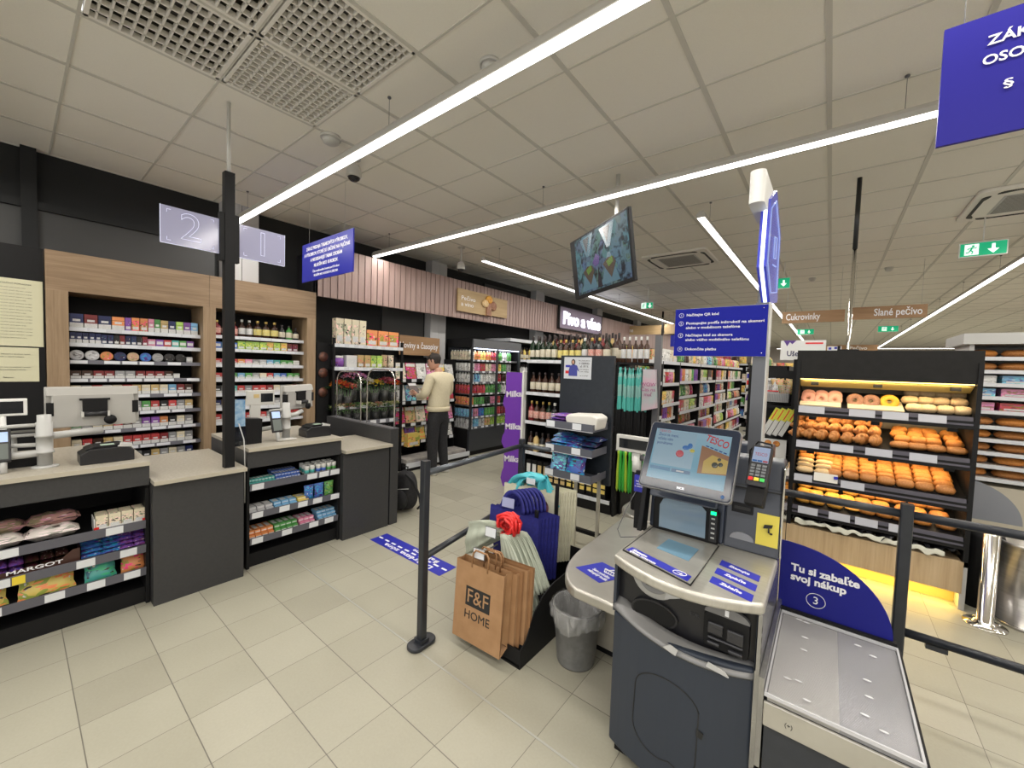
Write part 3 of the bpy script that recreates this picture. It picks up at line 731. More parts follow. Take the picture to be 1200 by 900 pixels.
t = thing('return_counter', 'low charcoal counter with speckled grey top between the two tills', 'counter', (-3.3, .54, 0))
worktop(t, -.78, .10, 0, .50, .80); MB().box(-.75, .06, .0, .49, 0, .775).obj('front_panel', DARK, t)
t = thing('return_counter', 'low charcoal counter with speckled top at the end of the second till', 'counter', (-3.3, 1.795, 0))
worktop(t, -.6, .07, 0, .47, .80); MB().box(-.58, .03, .0, .46, 0, .775).obj('front_panel', DARK, t)
t = thing('end_screen_panel', 'dark grey upright end panel closing the second till counter', 'panel', (-3.27, 2.27, 0))
MB().box(-1.25, 0, 0, .09, 0, .935).obj('panel', DARK, t, bevel=.002)
b = MB().box(-1.2, .001, .02, .09, .935, .94).obj('top_edge', GREYM, t)
b = MB()
for (xa, xb, h) in ((-.02, -.50, 1.50), (-.62, -1.12, 1.46)):
    for s in (0,):
        p = [(xa, .05, .93), (xa, .05, h-.12)]+[(xa-.12+.12*math.cos(a), .05, h-.12+.12*math.sin(a)) for a in [PI/8*k for k in range(1, 5)]]
        p += [(xb+.12-.12*math.sin(a), .05, h-.12+.12*math.cos(a)) for a in [PI/8*k for k in range(0, 5)]]+[(xb, .05, .93)]
        bb = MB(); bb.tube(p, .007, 6); bb.obj('chrome_hoop', CHROME, t)
        MB().box(xb+.01, xa-.01, .048, .052, .94, h-.03).obj('clear_pane', PLEXI, t)

# sweets on the first till
SG = 'sweets on the first till'
xs_ = -3.335
def pile(kind, spots, w, h, d, cols, lab, grp, cat='sweets', z=0, rot=0, name=None):
    for k, (y, dz, dx) in enumerate(spots):
        c = cols[k % len(cols)]
        spawn(kind, (xs_-dx, y, z+dz), w, h, d, PI/2+(rnd.random()-.5)*.06+rot, lab[k] if isinstance(lab, list) else lab, cat, grp, c, name=name)
pile('snack_bag', [(-.24, 0, 0)], .16, .17, .05, ['white'], 'white paper bag of sweets with red mark at the left photo edge, top sweet shelf', SG, z=ZA[0]+.01)
pile('wrapped_bar', [(-.065, 0, 0), (-.06, .055, .07), (.135, .0, 0), (.145, .055, .07)], .20, .07, .13, [(.68, .62, .58), (.45, .25, .22)]*2,
     ['white and brown wrapped wafer pack, front left on the top sweet shelf', 'red and brown wafer pack lying behind the front left one', 'white and brown wrapped wafer pack, front right on the top sweet shelf', 'red and brown wafer pack lying behind the front right one'], SG, z=ZA[0]+.012)
tray = thing('sweets_tray', 'white display tray at right end of the top sweet shelf', 'tray', (-3.335, .41, ZA[0]+.004), PI/2)
bb = MB(); bb.box(-.115, .115, 0, .12, 0, .01); bb.box(-.115, .115, 0, .004, .01, .025); bb.box(-.115, -.111, 0, .12, .01, .08); bb.box(.111, .115, 0, .12, .01, .08); bb.obj('tray_body', WHITE, tray)
bb = MB(); bb.box(-.117, -.095, -.002, .002, .0, .03); bb.box(.095, .117, -.002, .002, 0, .03); bb.obj('red_corner', RED, tray)
pile('food_carton', [(.41+o, .012, .005) for o in (-.082, -.027, .028, .083)], .052, .085, .1, ['cream'], [f'white sweet box, {ordw(k+1)} from left in the white tray' for k in range(4)], SG, z=ZA[0]+.004)
pile('snack_bag', [(-.30, 0, 0)], .12, .09, .06, ['dark red'], 'dark red sweet bag at the left photo edge, middle sweet shelf', SG, z=ZA[1]+.01)
tray = thing('sweets_tray', 'dark brown display tray of chocolate bars on the middle sweet shelf', 'tray', (-3.33, .04, ZA[1]+.004), PI/2)
bb = MB(); bb.box(-.2, .2, 0, .16, 0, .008); bb.prism([(-.2, 0), (.2, 0), (.2, .09), (.17, .09), (.12, .045), (-.14, .045), (-.18, .08), (-.2, .08)], 'y', 0, .004); bb.box(-.2, -.196, 0, .16, .0, .09); bb.box(.196, .2, 0, .16, 0, .09); bb.obj('tray_body', mat('brown_card', (.055, .022, .016), .4), tray)
text('MARGOT', .028, (.03, -.002, .036), ROT_F, LETTER, tray, w=.2, bold=.02, name='lettering', align='CENTER')
for k in range(12):
    r_, c_ = divmod(k, 6)
    spawn('wrapped_bar', (-3.345-.012*r_, -.105+.055*c_, ZA[1]+.012+.04*r_), .05, .03, .13, PI/2, f'brown and lilac chocolate bar, {ordw(c_+1)} from left in {"lower" if r_ == 0 else "upper"} row of brown tray', 'chocolate bar', 'chocolate bars in the brown tray', 'purple' if c_ < 3 else 'brown')
for k in range(10):
    r_, c_ = divmod(k, 2)
    spawn('wrapped_bar', (-3.345-.012*r_, .285+.095*c_, ZA[1]+.008+.022*r_), .095, .024, .12, PI/2, f'blue chocolate biscuit bar, {ordw(r_+1)} layer up, {"left" if c_ == 0 else "right"} stack on the middle sweet shelf', 'chocolate bar', 'blue biscuit bars', 'blue')
for k in range(8):
    r_, c_ = divmod(k, 2)
    spawn('wrapped_bar', (-3.345-.012*r_, .435+.07*c_, ZA[1]+.008+.024*r_), .07, .026, .12, PI/2, f'purple chocolate wafer bar, {ordw(r_+1)} layer up, {"left" if c_ == 0 else "right"} stack at shelf end', 'chocolate bar', 'purple wafer bars', 'purple')
for (y, w, h, c, lab) in ((-.36, .1, .12, 'lime green', 'green sweet bag at the left photo edge, lowest sweet shelf'), (-.15, .26, .19, 'yellow', 'large yellow bag of fruit gums on the lowest sweet shelf'), (.115, .22, .17, 'yellow', 'yellow-green bag of gums, second on the lowest sweet shelf'),
                           (.325, .14, .155, 'teal', 'blue-green bag of gums, third on the lowest sweet shelf'), (.475, .13, .15, 'orange', 'yellow-orange bag of gums at the right end of the lowest sweet shelf')):
    spawn('snack_bag', (-3.345, y, ZA[2]+.012), w, h, .07, label=lab, cat='sweets', group='bags of gums on the lowest shelf', col=c, rot=(-.45, 0, PI/2+.03))
# chewing gum on the second till
def gum(z, y0, n, w, h, d, cols, what, rows=1, kind='gum_pack', layers=1, dx=0):
    for l in range(layers):
        for r_ in range(rows):
            for k in range(n):
                spawn(kind, (xs_-dx-r_*d*1.05-.02*l, y0+(k+.5)*w*1.04, z+.008+l*h*1.03+r_*d*.12), w, h, d, PI/2, f'{cols} {what}, {ordw(k+1)} from left'+(f', {["front", "middle", "back", "fourth"][r_]} row' if rows > 1 else '')+(f', {["lower", "upper", "top"][l]} layer' if layers > 1 else ''), 'chewing gum', what, cols)
gum(ZB[0], 1.095, 8, .022, .022, .075, 'teal', 'chewing gum stick in the front pile', 1, layers=2)
gum(ZB[0]+.01, 1.28, 8, .022, .022, .075, 'blue', 'chewing gum stick in the blue pile', 2, layers=2)
gum(ZB[0], 1.50, 2, .042, .075, .042, 'teal', 'white gum tub, teal label', 3, 'gum_tub')
gum(ZB[0], 1.595, 2, .042, .075, .042, 'blue', 'white gum tub, blue label', 3, 'gum_tub')
gum(ZB[0], 1.685, 2, .042, .075, .042, 'green', 'white gum tub, green label', 3, 'gum_tub')
gum(ZB[1], 1.095, 3, .055, .022, .10, 'silver', 'flat silver gum box', 1, 'gum_pack', 2)
gum(ZB[1], 1.27, 3, .055, .022, .10, 'light blue', 'flat pale blue gum box', 1, 'gum_pack', 2)
gum(ZB[1], 1.445, 1, .09, .02, .1, 'yellow', 'flat yellow gum box', 1, 'gum_pack', 2)
for k, (c, y) in enumerate((('blue', 1.545), ('blue', 1.63), ('green', 1.715))):
    spawn('snack_bag', (xs_-.01, y, ZB[1]+.008), .08, .12, .04, PI/2, f'{c} upright pouch of gum, {ordw(k+1)} of three on the middle gum shelf', 'chewing gum', 'upright gum pouches', c)
gum(ZB[2], 1.095, 4, .042, .03, .13, 'orange', 'orange gum box', 1, layers=2)
gum(ZB[2], 1.275, 4, .042, .03, .13, 'green', 'green gum box', 1, layers=2)
gum(ZB[2], 1.46, 3, .04, .028, .12, 'pink', 'pink gum box', 1, layers=2)
gum(ZB[2], 1.615, 4, .038, .024, .1, 'light blue', 'pale blue gum sachet', 1, layers=3)

# till equipment
ARM = mat('till_arm_grey', (.46, .46, .45), .35)
MONB = noisy('monitor_shell', (.40, .39, .37), (.44, .43, .41), 6, .3)
def till_monitor(label, y, x=-3.72, z=1.245, w=.42, h=.25, tilt=.10, rz=PI/2):
    """seen from behind; local front (screen) looks to +Y of its frame, the back to -Y"""
    t = thing('till_monitor', label, 'monitor', (x, y, z), rz)
    b = MB(); b.prism([(-w/2, -h/2+.01), (w/2, -h/2+.01), (w/2, h/2), (-w/2, h/2)], 'y', .0, .02)
    b.prism([(-w/2+.015, -h/2), (w/2-.015, -h/2), (w/2-.03, h/2-.045), (-w/2+.03, h/2-.045)], 'y', -.028, .0)
    b.prism([(0.0, h/2), (0.0, h/2-.055), (-.028, h/2-.055), (-.012, h/2-.004)], 'x', -w/2+.006, w/2-.006)
    b.obj('casing', MONB, t, bevel=.006)
    for s in (-1, 1): MB().box(s*(w/2-.022)-.015, s*(w/2-.022)+.015, -.0295, -.0, -.05, .03).obj('vent', BLACK, t)
    MB().box(-w/2+.01, w/2-.01, .02, .023, -h/2+.02, h/2-.01).obj('screen', SCREENOFF, t)
    b = MB(); b.box(-.055, .055, -.045, -.02, -.055, .045); b.box(-.068, .068, -.04, -.02, .04, .052); b.obj('mount_plate', BLACK, t)
    b = MB(); b.cyl((-.06, -.055, -.045), (.06, -.055, -.045), .016, n=10); b.obj('tilt_hinge', GUN, t)
    b = MB(); b.box(-.063, -.052, -.075, -.03, -.06, -.03); b.box(.052, .063, -.075, -.03, -.06, -.03); b.obj('hinge_cheek', OFFW, t)
    b = MB(); b.lathe([(0, -.012), (.03, -.008), (.03, .008), (0, .012)], 14); b.xf(Matrix.Translation((.065, -.06, -.085)) @ Matrix.Rotation(PI/2, 4, 'X')); b.obj('adjusting_knob', BLACK, t)
    return t
def arm_post(label, x, y, z0, H, arms):
    t = thing('equipment_post', label, 'stand', (x, y, z0), PI/2)
    b = MB(); b.lathe([(.055, 0), (.055, .006), (.034, .01)], 20); b.obj('foot_plate', ARM, t)
    prof = [(.030, .0), (.030, H*.27), (.038, H*.27), (.038, H*.31), (.033, H*.32), (.033, H*.58), (.037, H*.58), (.037, H*.62), (.033, H*.63), (.033, H*.86), (.028, H*.87), (.028, H), (0, H)]
    MB().lathe(prof, 22).obj('column', ARM, t)
    for (z, pts, r) in arms:
        MB().tube([(0, 0, z)]+[(px, py, z+pz) for px, py, pz in pts], r, 10).obj('arm', ARM, t)
    return t
till_monitor('large grey till monitor seen from behind, left till', .335, x=-3.68, z=1.238)
arm_post('grey multi-part equipment post on the left till counter', -3.50, .118, .915, .30, [(.175, [(.10, .05, 0), (.24, .10, .0)], .021), (.085, [(-.10, .0, -.005), (-.22, .02, -.01)], .02), (.245, [(-.12, -.01, 0), (-.22, -.02, -.005)], .010), (.13, [(-.12, .04, 0), (-.20, .05, 0)], .012)])
def receipt_printer(label, x, y, z, w=.24, rz=PI/2):
    t = thing('receipt_printer', label, 'printer', (x, y, z), rz)
    b = MB(); b.prism([(-w/2, 0), (w/2, 0), (w/2, .065), (w/2-.03, .09), (-w/2+.04, .088), (-w/2, .06)], 'y', -.07, .09); b.obj('casing', GUN, t, bevel=.004)
    b = MB(); b.prism([(-w/2+.02, .086), (w/2-.02, .09), (w/2-.06, .105), (-w/2+.06, .102)], 'y', -.05, .08); b.obj('lid', BLACK, t, bevel=.003)
    MB().box(-.03, .03, -.045, -.01, .104, .107).obj('status_label', mat('pale_green_label', (.45, .6, .48), .4), t)
    MB().prism([(w/2-.075, .093), (w/2-.012, .085), (w/2-.008, .098), (w/2-.055, .112)], 'y', -.071, -.02).obj('paper_chute', LGREY, t)
receipt_printer('wide black receipt printer on the left till counter', -3.47, .365, .915, .235)
receipt_printer('black receipt printer on the second till counter', -3.50, 1.66, .915, .21)
t = thing('customer_display', 'small customer display in white frame at the left photo edge', 'display', (-3.60, .0, 1.255), PI/2)
MB().box(-.12, .06, 0, .03, -.048, .048).obj('frame', WHITE, t, bevel=.004); MB().box(-.105, .045, -.002, .0, -.034, .034).obj('screen', SCREENOFF, t)
MB().cyl((-.03, .015, -.34), (-.03, .015, -.04), .014, n=12).obj('stem', WHITE, t)
t = thing('card_terminal', 'card payment terminal at the left photo edge', 'card terminal', (-3.48, -.03, 1.06), PI/2, rot=(-.35, 0, PI/2))
MB().box(-.045, .028, 0, .03, -.09, .09).obj('casing', GUN, t, bevel=.006); MB().box(-.036, .018, -.002, 0, .02, .075).obj('screen', mat('terminal_glow', (.35, .45, .6), .3, emit=.8, ecol=(.4, .55, .8)), t)
MB().box(-.036, .018, -.004, 0, -.075, .01).obj('keypad', mat('keypad_grey', (.12, .14, .13), .5), t)
MB().cyl((0, .02, -.15), (0, .02, -.06), .015, n=10).obj('stem', ARM, t)
t = thing('coin_tray', 'dark cash tray with coiled cable on the left till counter', 'tray', (-3.62, .03, .915), PI/2)
MB().box(-.09, .09, -.06, .08, 0, .05).obj('tray_body', BLACK, t, bevel=.004)
MB().tube([(.02+.05*math.cos(a), .0+.03*math.sin(a), .056+.003*a/6) for a in [k*.5 for k in range(30)]], .004, 5).obj('coiled_cable', LGREY, t)
t = thing('keyboard_shelf', 'grey keyboard shelf behind the left till post', 'shelf', (-3.78, .03, 1.06), PI/2)
MB().box(-.13, .09, -.02, .1, 0, .018).obj('shelf_plate', ARM, t, bevel=.004); MB().box(-.12, .08, -.015, .09, .018, .028).obj('keys', mat('keys_dark', (.05, .05, .05), .5), t)
MB().cyl((-.02, .05, -.145), (-.02, .05, 0), .012, n=10).obj('stem', ARM, t)
# second till
till_monitor('till monitor seen from behind, second till beside the black post', 1.60, x=-3.72, z=1.245, w=.40, h=.21, rz=PI/2+.55)
arm_post('grey equipment post on the second till counter', -3.52, 1.425, .915, .30, [(.19, [(.1, .06, 0), (.17, .10, .02)], .019), (.10, [(-.1, .02, 0), (-.2, .02, -.01)], .018), (.245, [(-.08, -.005, 0), (-.13, -.01, -.003)], .010)])
t = thing('customer_display', 'white-framed customer display on the second till', 'display', (-3.62, 1.29, 1.255), PI/2)
MB().box(-.115, .085, 0, .035, -.058, .058).obj('frame', OFFW, t, bevel=.005); MB().box(-.018, .072, -.002, .0, -.035, .035).obj('screen', SCREENOFF, t)
MB().box(-.07, -.03, -.002, 0, 0, .03).obj('sticker', mat('gold_sticker', (.6, .45, .2), .5), t); MB().box(-.09, -.02, .0, .03, -.2, -.058).obj('neck', OFFW, t)
MB().cyl((-.05, .015, -.34), (-.05, .015, -.18), .014, n=12).obj('stem', OFFW, t)
t = thing('card_terminal', 'card payment terminal with lit screen on the second till', 'card terminal', (-3.47, 1.335, 1.075), rot=(-.35, 0, PI/2))
MB().box(-.038, .038, 0, .03, -.09, .09).obj('casing', GUN, t, bevel=.006); MB().box(-.03, .03, -.002, 0, .025, .078).obj('screen', mat('terminal_glow'), t)
MB().box(-.03, .03, -.004, 0, -.078, .012).obj('keypad', mat('keypad_grey'), t); MB().cyl((0, .02, -.165), (0, .02, -.06), .015, n=10).obj('stem', ARM, t)
t = thing('cash_box', 'tall black box at the left end of the second till', 'box', (-3.45, 1.17, .915), PI/2)
MB().prism([(-.05, 0), (.05, 0), (.055, .19), (-.055, .20)], 'y', 0, .09).obj('box_body', BLACK, t, bevel=.003)
t = thing('leaflet_pack', 'pale blue printed leaflet standing at the end of the second till', 'leaflet', (-3.45, 1.07, 1.06), PI/2)
MB().box(-.035, .035, -.004, .004, 0, .20).obj('paper', noisy('blue_leaflet_print', (.08, .25, .5), (.45, .6, .72), 25), t)
MB().prism([(-.05, -.15), (.045, -.15), (.04, 0.02), (-.045, 0.02)], 'y', .0, .012).obj('holder', SCREENOFF, t)
t = thing('cable_loop', 'white looped cable lying on the second till counter', 'cable', (-3.45, 1.36, .922), 0)
tag(t); MB().tube([(.03*math.cos(a)+.004*a, .06*math.sin(a)+.006*a, .002+.004*abs(math.sin(a*.7))) for a in [k*.4 for k in range(26)]], .004, 6).obj('cable', OFFW, t)
t = thing('plexiglass_screen', 'curved clear screen at the end of the second till by the black post', 'screen', (-3.32, 1.06, .56))
MB().prism([(-.30, .0), (0, -.05), (.0, .3), (-.02, .42), (-.12, .52), (-.26, .52), (-.30, .45)], 'y', 0, .004).obj('pane', PLEXI, t)
MB().tube([(-.30, .002, .45), (-.26, .002, .52), (-.12, .002, .52), (-.02, .002, .42), (0, .002, .3), (0, .002, -.05)], .004, 6).obj('edge', LGREY, t)

# till number post and its two acrylic signs
t = thing('till_number_post', 'tall black square post rising between the two tills', 'post', (-3.305, .957, 0))
MB().box(-.03, .03, -.03, .03, 0, 2.84).obj('post', BLACK, t, bevel=.002); MB().cyl((0, 0, 2.84), (0, 0, ZC), .012, n=10).obj('ceiling_rod', OFFW, t)
MB().box(-.02, .025, -.058, -.03, 2.235, 2.56).obj('clamp', BLACK, t, bevel=.002); MB().box(-.02, .025, .03, .058, 2.235, 2.56).obj('clamp', BLACK, t, bevel=.002)
ACR = mat('frosted_acrylic', (.34, .34, .47), .12, alpha=.93, emit=.12, ecol=(.5, .5, .9))
def number_sign(lab, n, y0, y1):
    t = thing('till_number_sign', lab, 'sign', (-3.30, (y0+y1)/2, 2.397))
    w = (y1-y0)/2
    MB().box(-.005, .005, -w, w, -.115, .115).obj('acrylic_panel', ACR, t)
    e = mat('lit_acrylic_edge', (.7, .72, .9), .2, emit=.5)
    bb = MB(); bb.box(-.006, .006, -w-.002, -w, -.116, .116); bb.box(-.006, .006, w, w+.002, -.116, .116); bb.box(-.006, .006, -w, w, -.117, -.115); bb.obj('lit_edge', e, t)
    for s1 in (-1, 1):
        for s2 in (-1, 1):
            bb = MB(); y_, z_ = s1*(w-.03), s2*.095; bb.tube([(.006, y_-s1*.02, z_), (.006, y_, z_), (.006, y_, z_-s2*.02)], .0015, 4); bb.obj('corner_mark', e, t)
    cu = bpy.data.curves.new('numeral', 'FONT'); cu.body = n; cu.size = .24; cu.align_x = 'CENTER'; cu.align_y = 'CENTER'; cu.fill_mode = 'NONE'; cu.bevel_depth = .0016; cu.materials.append(e)
    o = bpy.data.objects.new('numeral', cu); C.objects.link(o); o.parent = t; o.location = (.006, 0, 0); o.rotation_euler = ROT_R
number_sign('frosted lilac acrylic sign left of the black post, numeral two', '2', .595, .899)
number_sign('frosted lilac acrylic sign right of the black post, numeral one', '1', 1.015, 1.315)

# hanging blue warning sign above the tills
t = thing('hanging_sign', 'blue hanging sign with white tobacco sale notice above the tills', 'sign', (-4.14, 2.05, 2.64))
MB().box(-.53, .53, 0, .012, -.21, .20).obj('panel', BLUE, t)
for x in (-.38, .36): MB().cyl((x, .006, .2), (x, .006, ZC-2.64), .0015, n=4).obj('wire', LGREY, t)
for k, s in enumerate(('ZÁKAZ PREDAJA TABAKOVÝCH VÝROBKOV,', 'A VÝROBKOV, KTORÉ SÚ URČENÉ NA FAJČENIE', 'A NEOBSAHUJÚ TABAK OSOBÁM', 'MLADŠÍM AKO 18 ROKOV.')):
    text(s, .05, (.0, -.002, .135-.063*k), ROT_F, LETTER, t, w=(.86, .95, .66, .50)[k], align='CENTER', bold=.008)
text('Číslo nezákonného konania pod 18 rokov:', .034, (0, -.002, -.115), ROT_F, LETTER, t, w=.56, align='CENTER'); text('MLADŠÍM AKO 18 ROKOV A ZÁKONA', .034, (0, -.002, -.16), ROT_F, LETTER, t, w=.50, align='CENTER')
# ------------------------------------------------------------------ flower stand
fx, fy = -4.80, 2.50
t = thing('flower_stand', 'black steel flower stand with two white-railed top shelves beside the oak cabinet', 'shelving', (fx, fy, 0), PI/2)
for x in (0, 1.0):
    for y in (0, .42): MB().box(x-.015, x+.015, y, y+.03, 0, 1.80 if y else 1.86).obj('post', BLACK, t)
for z in (1.78, 1.49):
    sh = MB().box(0, 1., 0, .45, z-.02, z).obj('shelf', BLACK, t); MB().box(-.0, 1., -.014, -.001, z-.035, z+.01).obj('price_rail', RAILW, sh)
    [card(sh, CARD, .05+.13*k, .12+.13*k, -.017, -.0145, z-.03, z+.005) for k in range(7)]
for z in (.98, .76):
    sh = MB().box(0, 1., .05, .45, z-.02, z).obj('shelf', BLACK, t); MB().box(.02, .98, .04, .05, z-.03, z+.03).obj('price_rail', RAIL, sh)
    [card(sh, CARD, .08+.15*k, .17+.15*k, .036, .0395, z-.022, z+.022) for k in range(6)]
MB().box(0, 1., .43, .45, 0, 1.2).obj('back_panel', BLACK, t)
MB().box(0, 1., .03, .43, 0, .12).obj('plinth', BLACK, t)
U = Unit(fx, fy, PI/2, 1.0, 'stand')
fill(U, 1.78, [('food_carton', ['cream'], 4, (.098, .33, .1)), ('food_carton', ['orange'], 3, (.165, .22, .1))], 'top shelf of flower stand', 'boxes on top of the flower stand', x0=.03)
fill(U, 1.49, [('jar', ['purple'], 1, (.15, .15, .12)), ('small_box', ['white'], 1, (.15, .16, .12)), ('food_carton', ['gold'], 2, (.09, .17, .1)), ('food_carton', ['lime green'], 2, (.085, .17, .1)), ('snack_bag', ['tan', 'cream', 'tan', 'pink'], 4, (.095, .18, .08))], 'second shelf of flower stand', 'gifts on the flower stand', x0=.02)
def leafcol(name, c): return mat(name, c, .6)
def bouquet(label, lx, z, cols, r=.13, name='bouquet', grp='bouquets on the flower stand', n=75, lean=.12, petal=.027, green=.35, h=.28, seed=0):
    R = random.Random(seed)
    p = U.w(lx, .10, z)
    t = thing(name, label, 'flowers', p, PI/2, grp)
    b = MB(); b.lathe([(.02, 0), (.05, .12), (r*.75, h*.8)], 12, c=(0, 0, 0)); b.obj('sleeve', FILM, t)
    b = MB(); b.lathe([(0, 0), (.045, 0), (.06, h*.62), (.055, h*.62), (.04, .01), (0, .01)], 14); b.obj('pot', mat('bucket_black', (.02, .02, .02), .4), t)
    b = MB()
    for k in range(7): a = k*.9; b.cyl((.008*math.cos(a), .008*math.sin(a), .0), (.5*r*math.cos(a), .5*r*math.sin(a), h*.9), .004, n=5)
    b.obj('stems', GREEN, t)
    b = MB()
    for k in range(n):
        th = R.random()*2*PI; q = math.sqrt(R.random()); x = r*q*math.cos(th); y = r*.7*q*math.sin(th)-lean*.3; zz = h+r*.55*math.sqrt(max(0, 1-q*q))+R.uniform(-.01, .01)
        for m_ in range(5):
            a = m_*2*PI/5+R.random(); s = petal
            c = Vector((x, y, zz)); d1 = Vector((math.cos(a), math.sin(a), .35)).normalized()*s; d2 = Vector((-math.sin(a), math.cos(a), 0))*s*.45
            b.add([c, c+d1*.6+d2, c+d1*1.2, c+d1*.6-d2], [(0, 1, 2, 3)], k % len(cols))
        b.ell((x, y, zz), s*.35, s*.35, s*.3, 6, 4, k % len(cols))
    b.obj('blossoms', cols, t)
    b = MB()
    for k in range(int(n*green)):
        th = R.random()*2*PI; x = r*1.02*math.cos(th); y = r*.8*math.sin(th); zz = h-.03+R.random()*.06
        d = Vector((math.cos(th), math.sin(th)*.8, R.uniform(-.3, .6)))*.07; q_ = Vector((-math.sin(th), math.cos(th), 0))*.014; c = Vector((x, y, zz))
        b.add([c, c+d*.5+q_, c+d, c+d*.5-q_], [(0, 1, 2, 3)])
    b.obj('leaves', GREEN, t)
OR_, RD_, LI_, WH_, YE_, PK_, CR_ = [leafcol('petal_'+n, c) for n, c in (('orange', (.85, .25, .02)), ('red', (.75, .04, .03)), ('lilac', (.55, .30, .52)), ('white', (.75, .72, .62)), ('yellow', (.9, .68, .02)), ('pink', (.65, .15, .25)), ('crimson', (.3, .01, .03)))]
z_ = 1.0
bouquet('bright orange bouquet at the left end of the flower stand', .10, z_-.02, [OR_, OR_, RD_], .11, seed=1)
bouquet('red gerbera bouquet beside the orange one on the flower stand', .23, z_-.05, [RD_, RD_, OR_], .10, seed=2)
bouquet('large lilac bouquet spreading above the red one', .30, z_+.06, [LI_, LI_, PK_], .17, n=90, seed=3)
bouquet('white chrysanthemum bouquet in the middle of the flower stand', .47, z_+.0, [WH_], .12, seed=4)
bouquet('bright yellow chrysanthemum bouquet on the flower stand', .62, z_-.02, [YE_], .11, seed=5, petal=.024)
bouquet('pink and crimson bouquet right of the yellow one', .78, z_+.01, [PK_, CR_], .12, seed=6)
bouquet('crimson and orange bouquet at the right end of the flower stand', .92, z_-.02, [RD_, OR_, CR_], .11, seed=7)
PLG = leafcol('heather_green', (.30, .38, .10)); PLG2 = leafcol('heather_cream', (.80, .72, .45)); PLG3 = leafcol('heather_rose', (.62, .22, .18))
for k in range(7):
    bouquet(f'low green and cream potted plant, {ordw(k+1)} from left on the lower flower shelf', .09+.138*k, .77, [[PLG, PLG2], [PLG, PLG3], [PLG, PLG2, GREEN]][k % 3], .095, 'potted_plant', 'potted plants on the flower stand', 70, green=.5, h=.20, seed=20+k, petal=.022)
# dark buckets between
for k in range(8):
    o = MB().lathe([(0, 0), (.045, 0), (.055, .14), (.05, .14), (.04, .02), (0, .02)], 14).obj('flower_bucket', mat('bucket_black', (.02, .02, .02), .4), None, U.w(.07+.122*k, .22, .123))
    tag(o, f'empty black flower bucket, {ordw(k+1)} from left at the foot of the flower stand', 'bucket', 'black flower buckets')

# glazed dark cupboard in the gap right of the tobacco cabinet
t = thing('dark_display_case', 'dark narrow case with round ornaments between oak cabinet and flower stand', 'cabinet', (-5.2, 2.34, 0))
MB().box(0, .28, 0, .15, 0, 1.80).obj('case_body', BLACK, t)
b = MB()
for z, c in ((1.62, 0), (1.42, 0), (1.18, 0)): b.lathe([(0, 0), (.055, 0), (.06, .012), (0, .02)], 16, c=(0, 0, 0)); b.xf(Matrix.Translation((.281, .075, z)) @ Matrix.Rotation(PI/2, 4, 'Y'), len(b.v)-64)
b.obj('ornament', noisy('dark_ornament', (.03, .02, .02), (.2, .07, .04), 30), t)

# ------------------------------------------------------------------ magazine rack on the left wall
MX, MY = -5.02, 3.56
U = Unit(MX, MY, PI/2, 1.24, 'magazine rack')
t = thing('magazine_rack', 'tall dark magazine rack against the wall, behind the standing man', 'shelving', (MX, MY, 0), PI/2)
for x in (0, 1.22): MB().box(x, x+.02, .05, .42, 0, 1.66).obj('side_panel', BLACK, t)
MB().box(0, 1.24, .40, .42, 0, 1.68).obj('back_panel', BLACK, t)
for k, z in enumerate((1.30, .96, .62, .34)):
    sh = MB().prism([(.0, z-.02), (.40, z-.02), (.40, z), (.03, z), (.012, z+.035), (0, z+.035)], 'x', .02, 1.22).obj('display_shelf', BLACK, t)
    [card(sh, CARD, .08+.2*i, .17+.2*i, -.003, 0, z-.015, z+.03) for i in range(6)]
MB().box(-.02, 1.26, -.30, .42, .0, .10).obj('low_plinth', BLACK, t); MB().box(-.02, 1.26, -.32, -.30, .05, .12).obj('plinth_rail', RAILW, t)
MG = 'magazines on the wall rack'
cc = ['cream', 'red', 'white', 'pink', 'yellow', 'white', 'light blue', 'cream', 'orange', 'grey', 'red', 'gold']
for i, (z, nm) in enumerate(((1.30, 'top'), (.96, 'second'), (.62, 'third'), (.34, 'lowest'))):
    n = 6
    for k in range(n):
        c = cc[(i*5+k) % 12] if i != 3 else ['yellow', 'purple', 'yellow', 'white', 'red', 'white'][k]
        spawn('magazine', U.w(.12+.198*k, .035, z+.003), .18, .27, .26, PI/2, f'{c} magazine, {ordw(k+1)} from left in {nm} row of the wall rack', 'magazine', MG, c)
for k in range(5):
    for l in range(2):
        o = MB().box(-.12, .12, -.15, .15, 0, .028).obj('newspaper_stack', noisy('newsprint', (.5, .47, .42), (.32, .30, .30), 18), None, U.w(.14+.24*k, -.12, .101+.03*l), (0, 0, PI/2+rnd.uniform(-.1, .1)))
        tag(o, f'folded newspapers lying on the rack plinth, {ordw(k+1)} pile from left, {"lower" if l == 0 else "upper"} bundle', 'newspaper', 'newspapers at the foot of the rack')
spawn('food_carton', (-4.86, 3.78, .32), .22, .2, .1, PI/2, 'yellow and white display box low on the magazine rack left of the man', 'box', None, 'yellow', name='display_box')
t = thing('aisle_sign', 'brown wooden wall sign reading newspapers and magazines in Slovak', 'sign', (-5.18, 4.12, 1.85), PI/2)
MB().box(-.40, .40, 0, .02, -.15, .15).obj('board', SIGNWOOD, t); text('Noviny a časopisy', .13, (.36, -.004, 0), ROT_F, LETTER, t, w=.76, align='RIGHT', bold=.01)

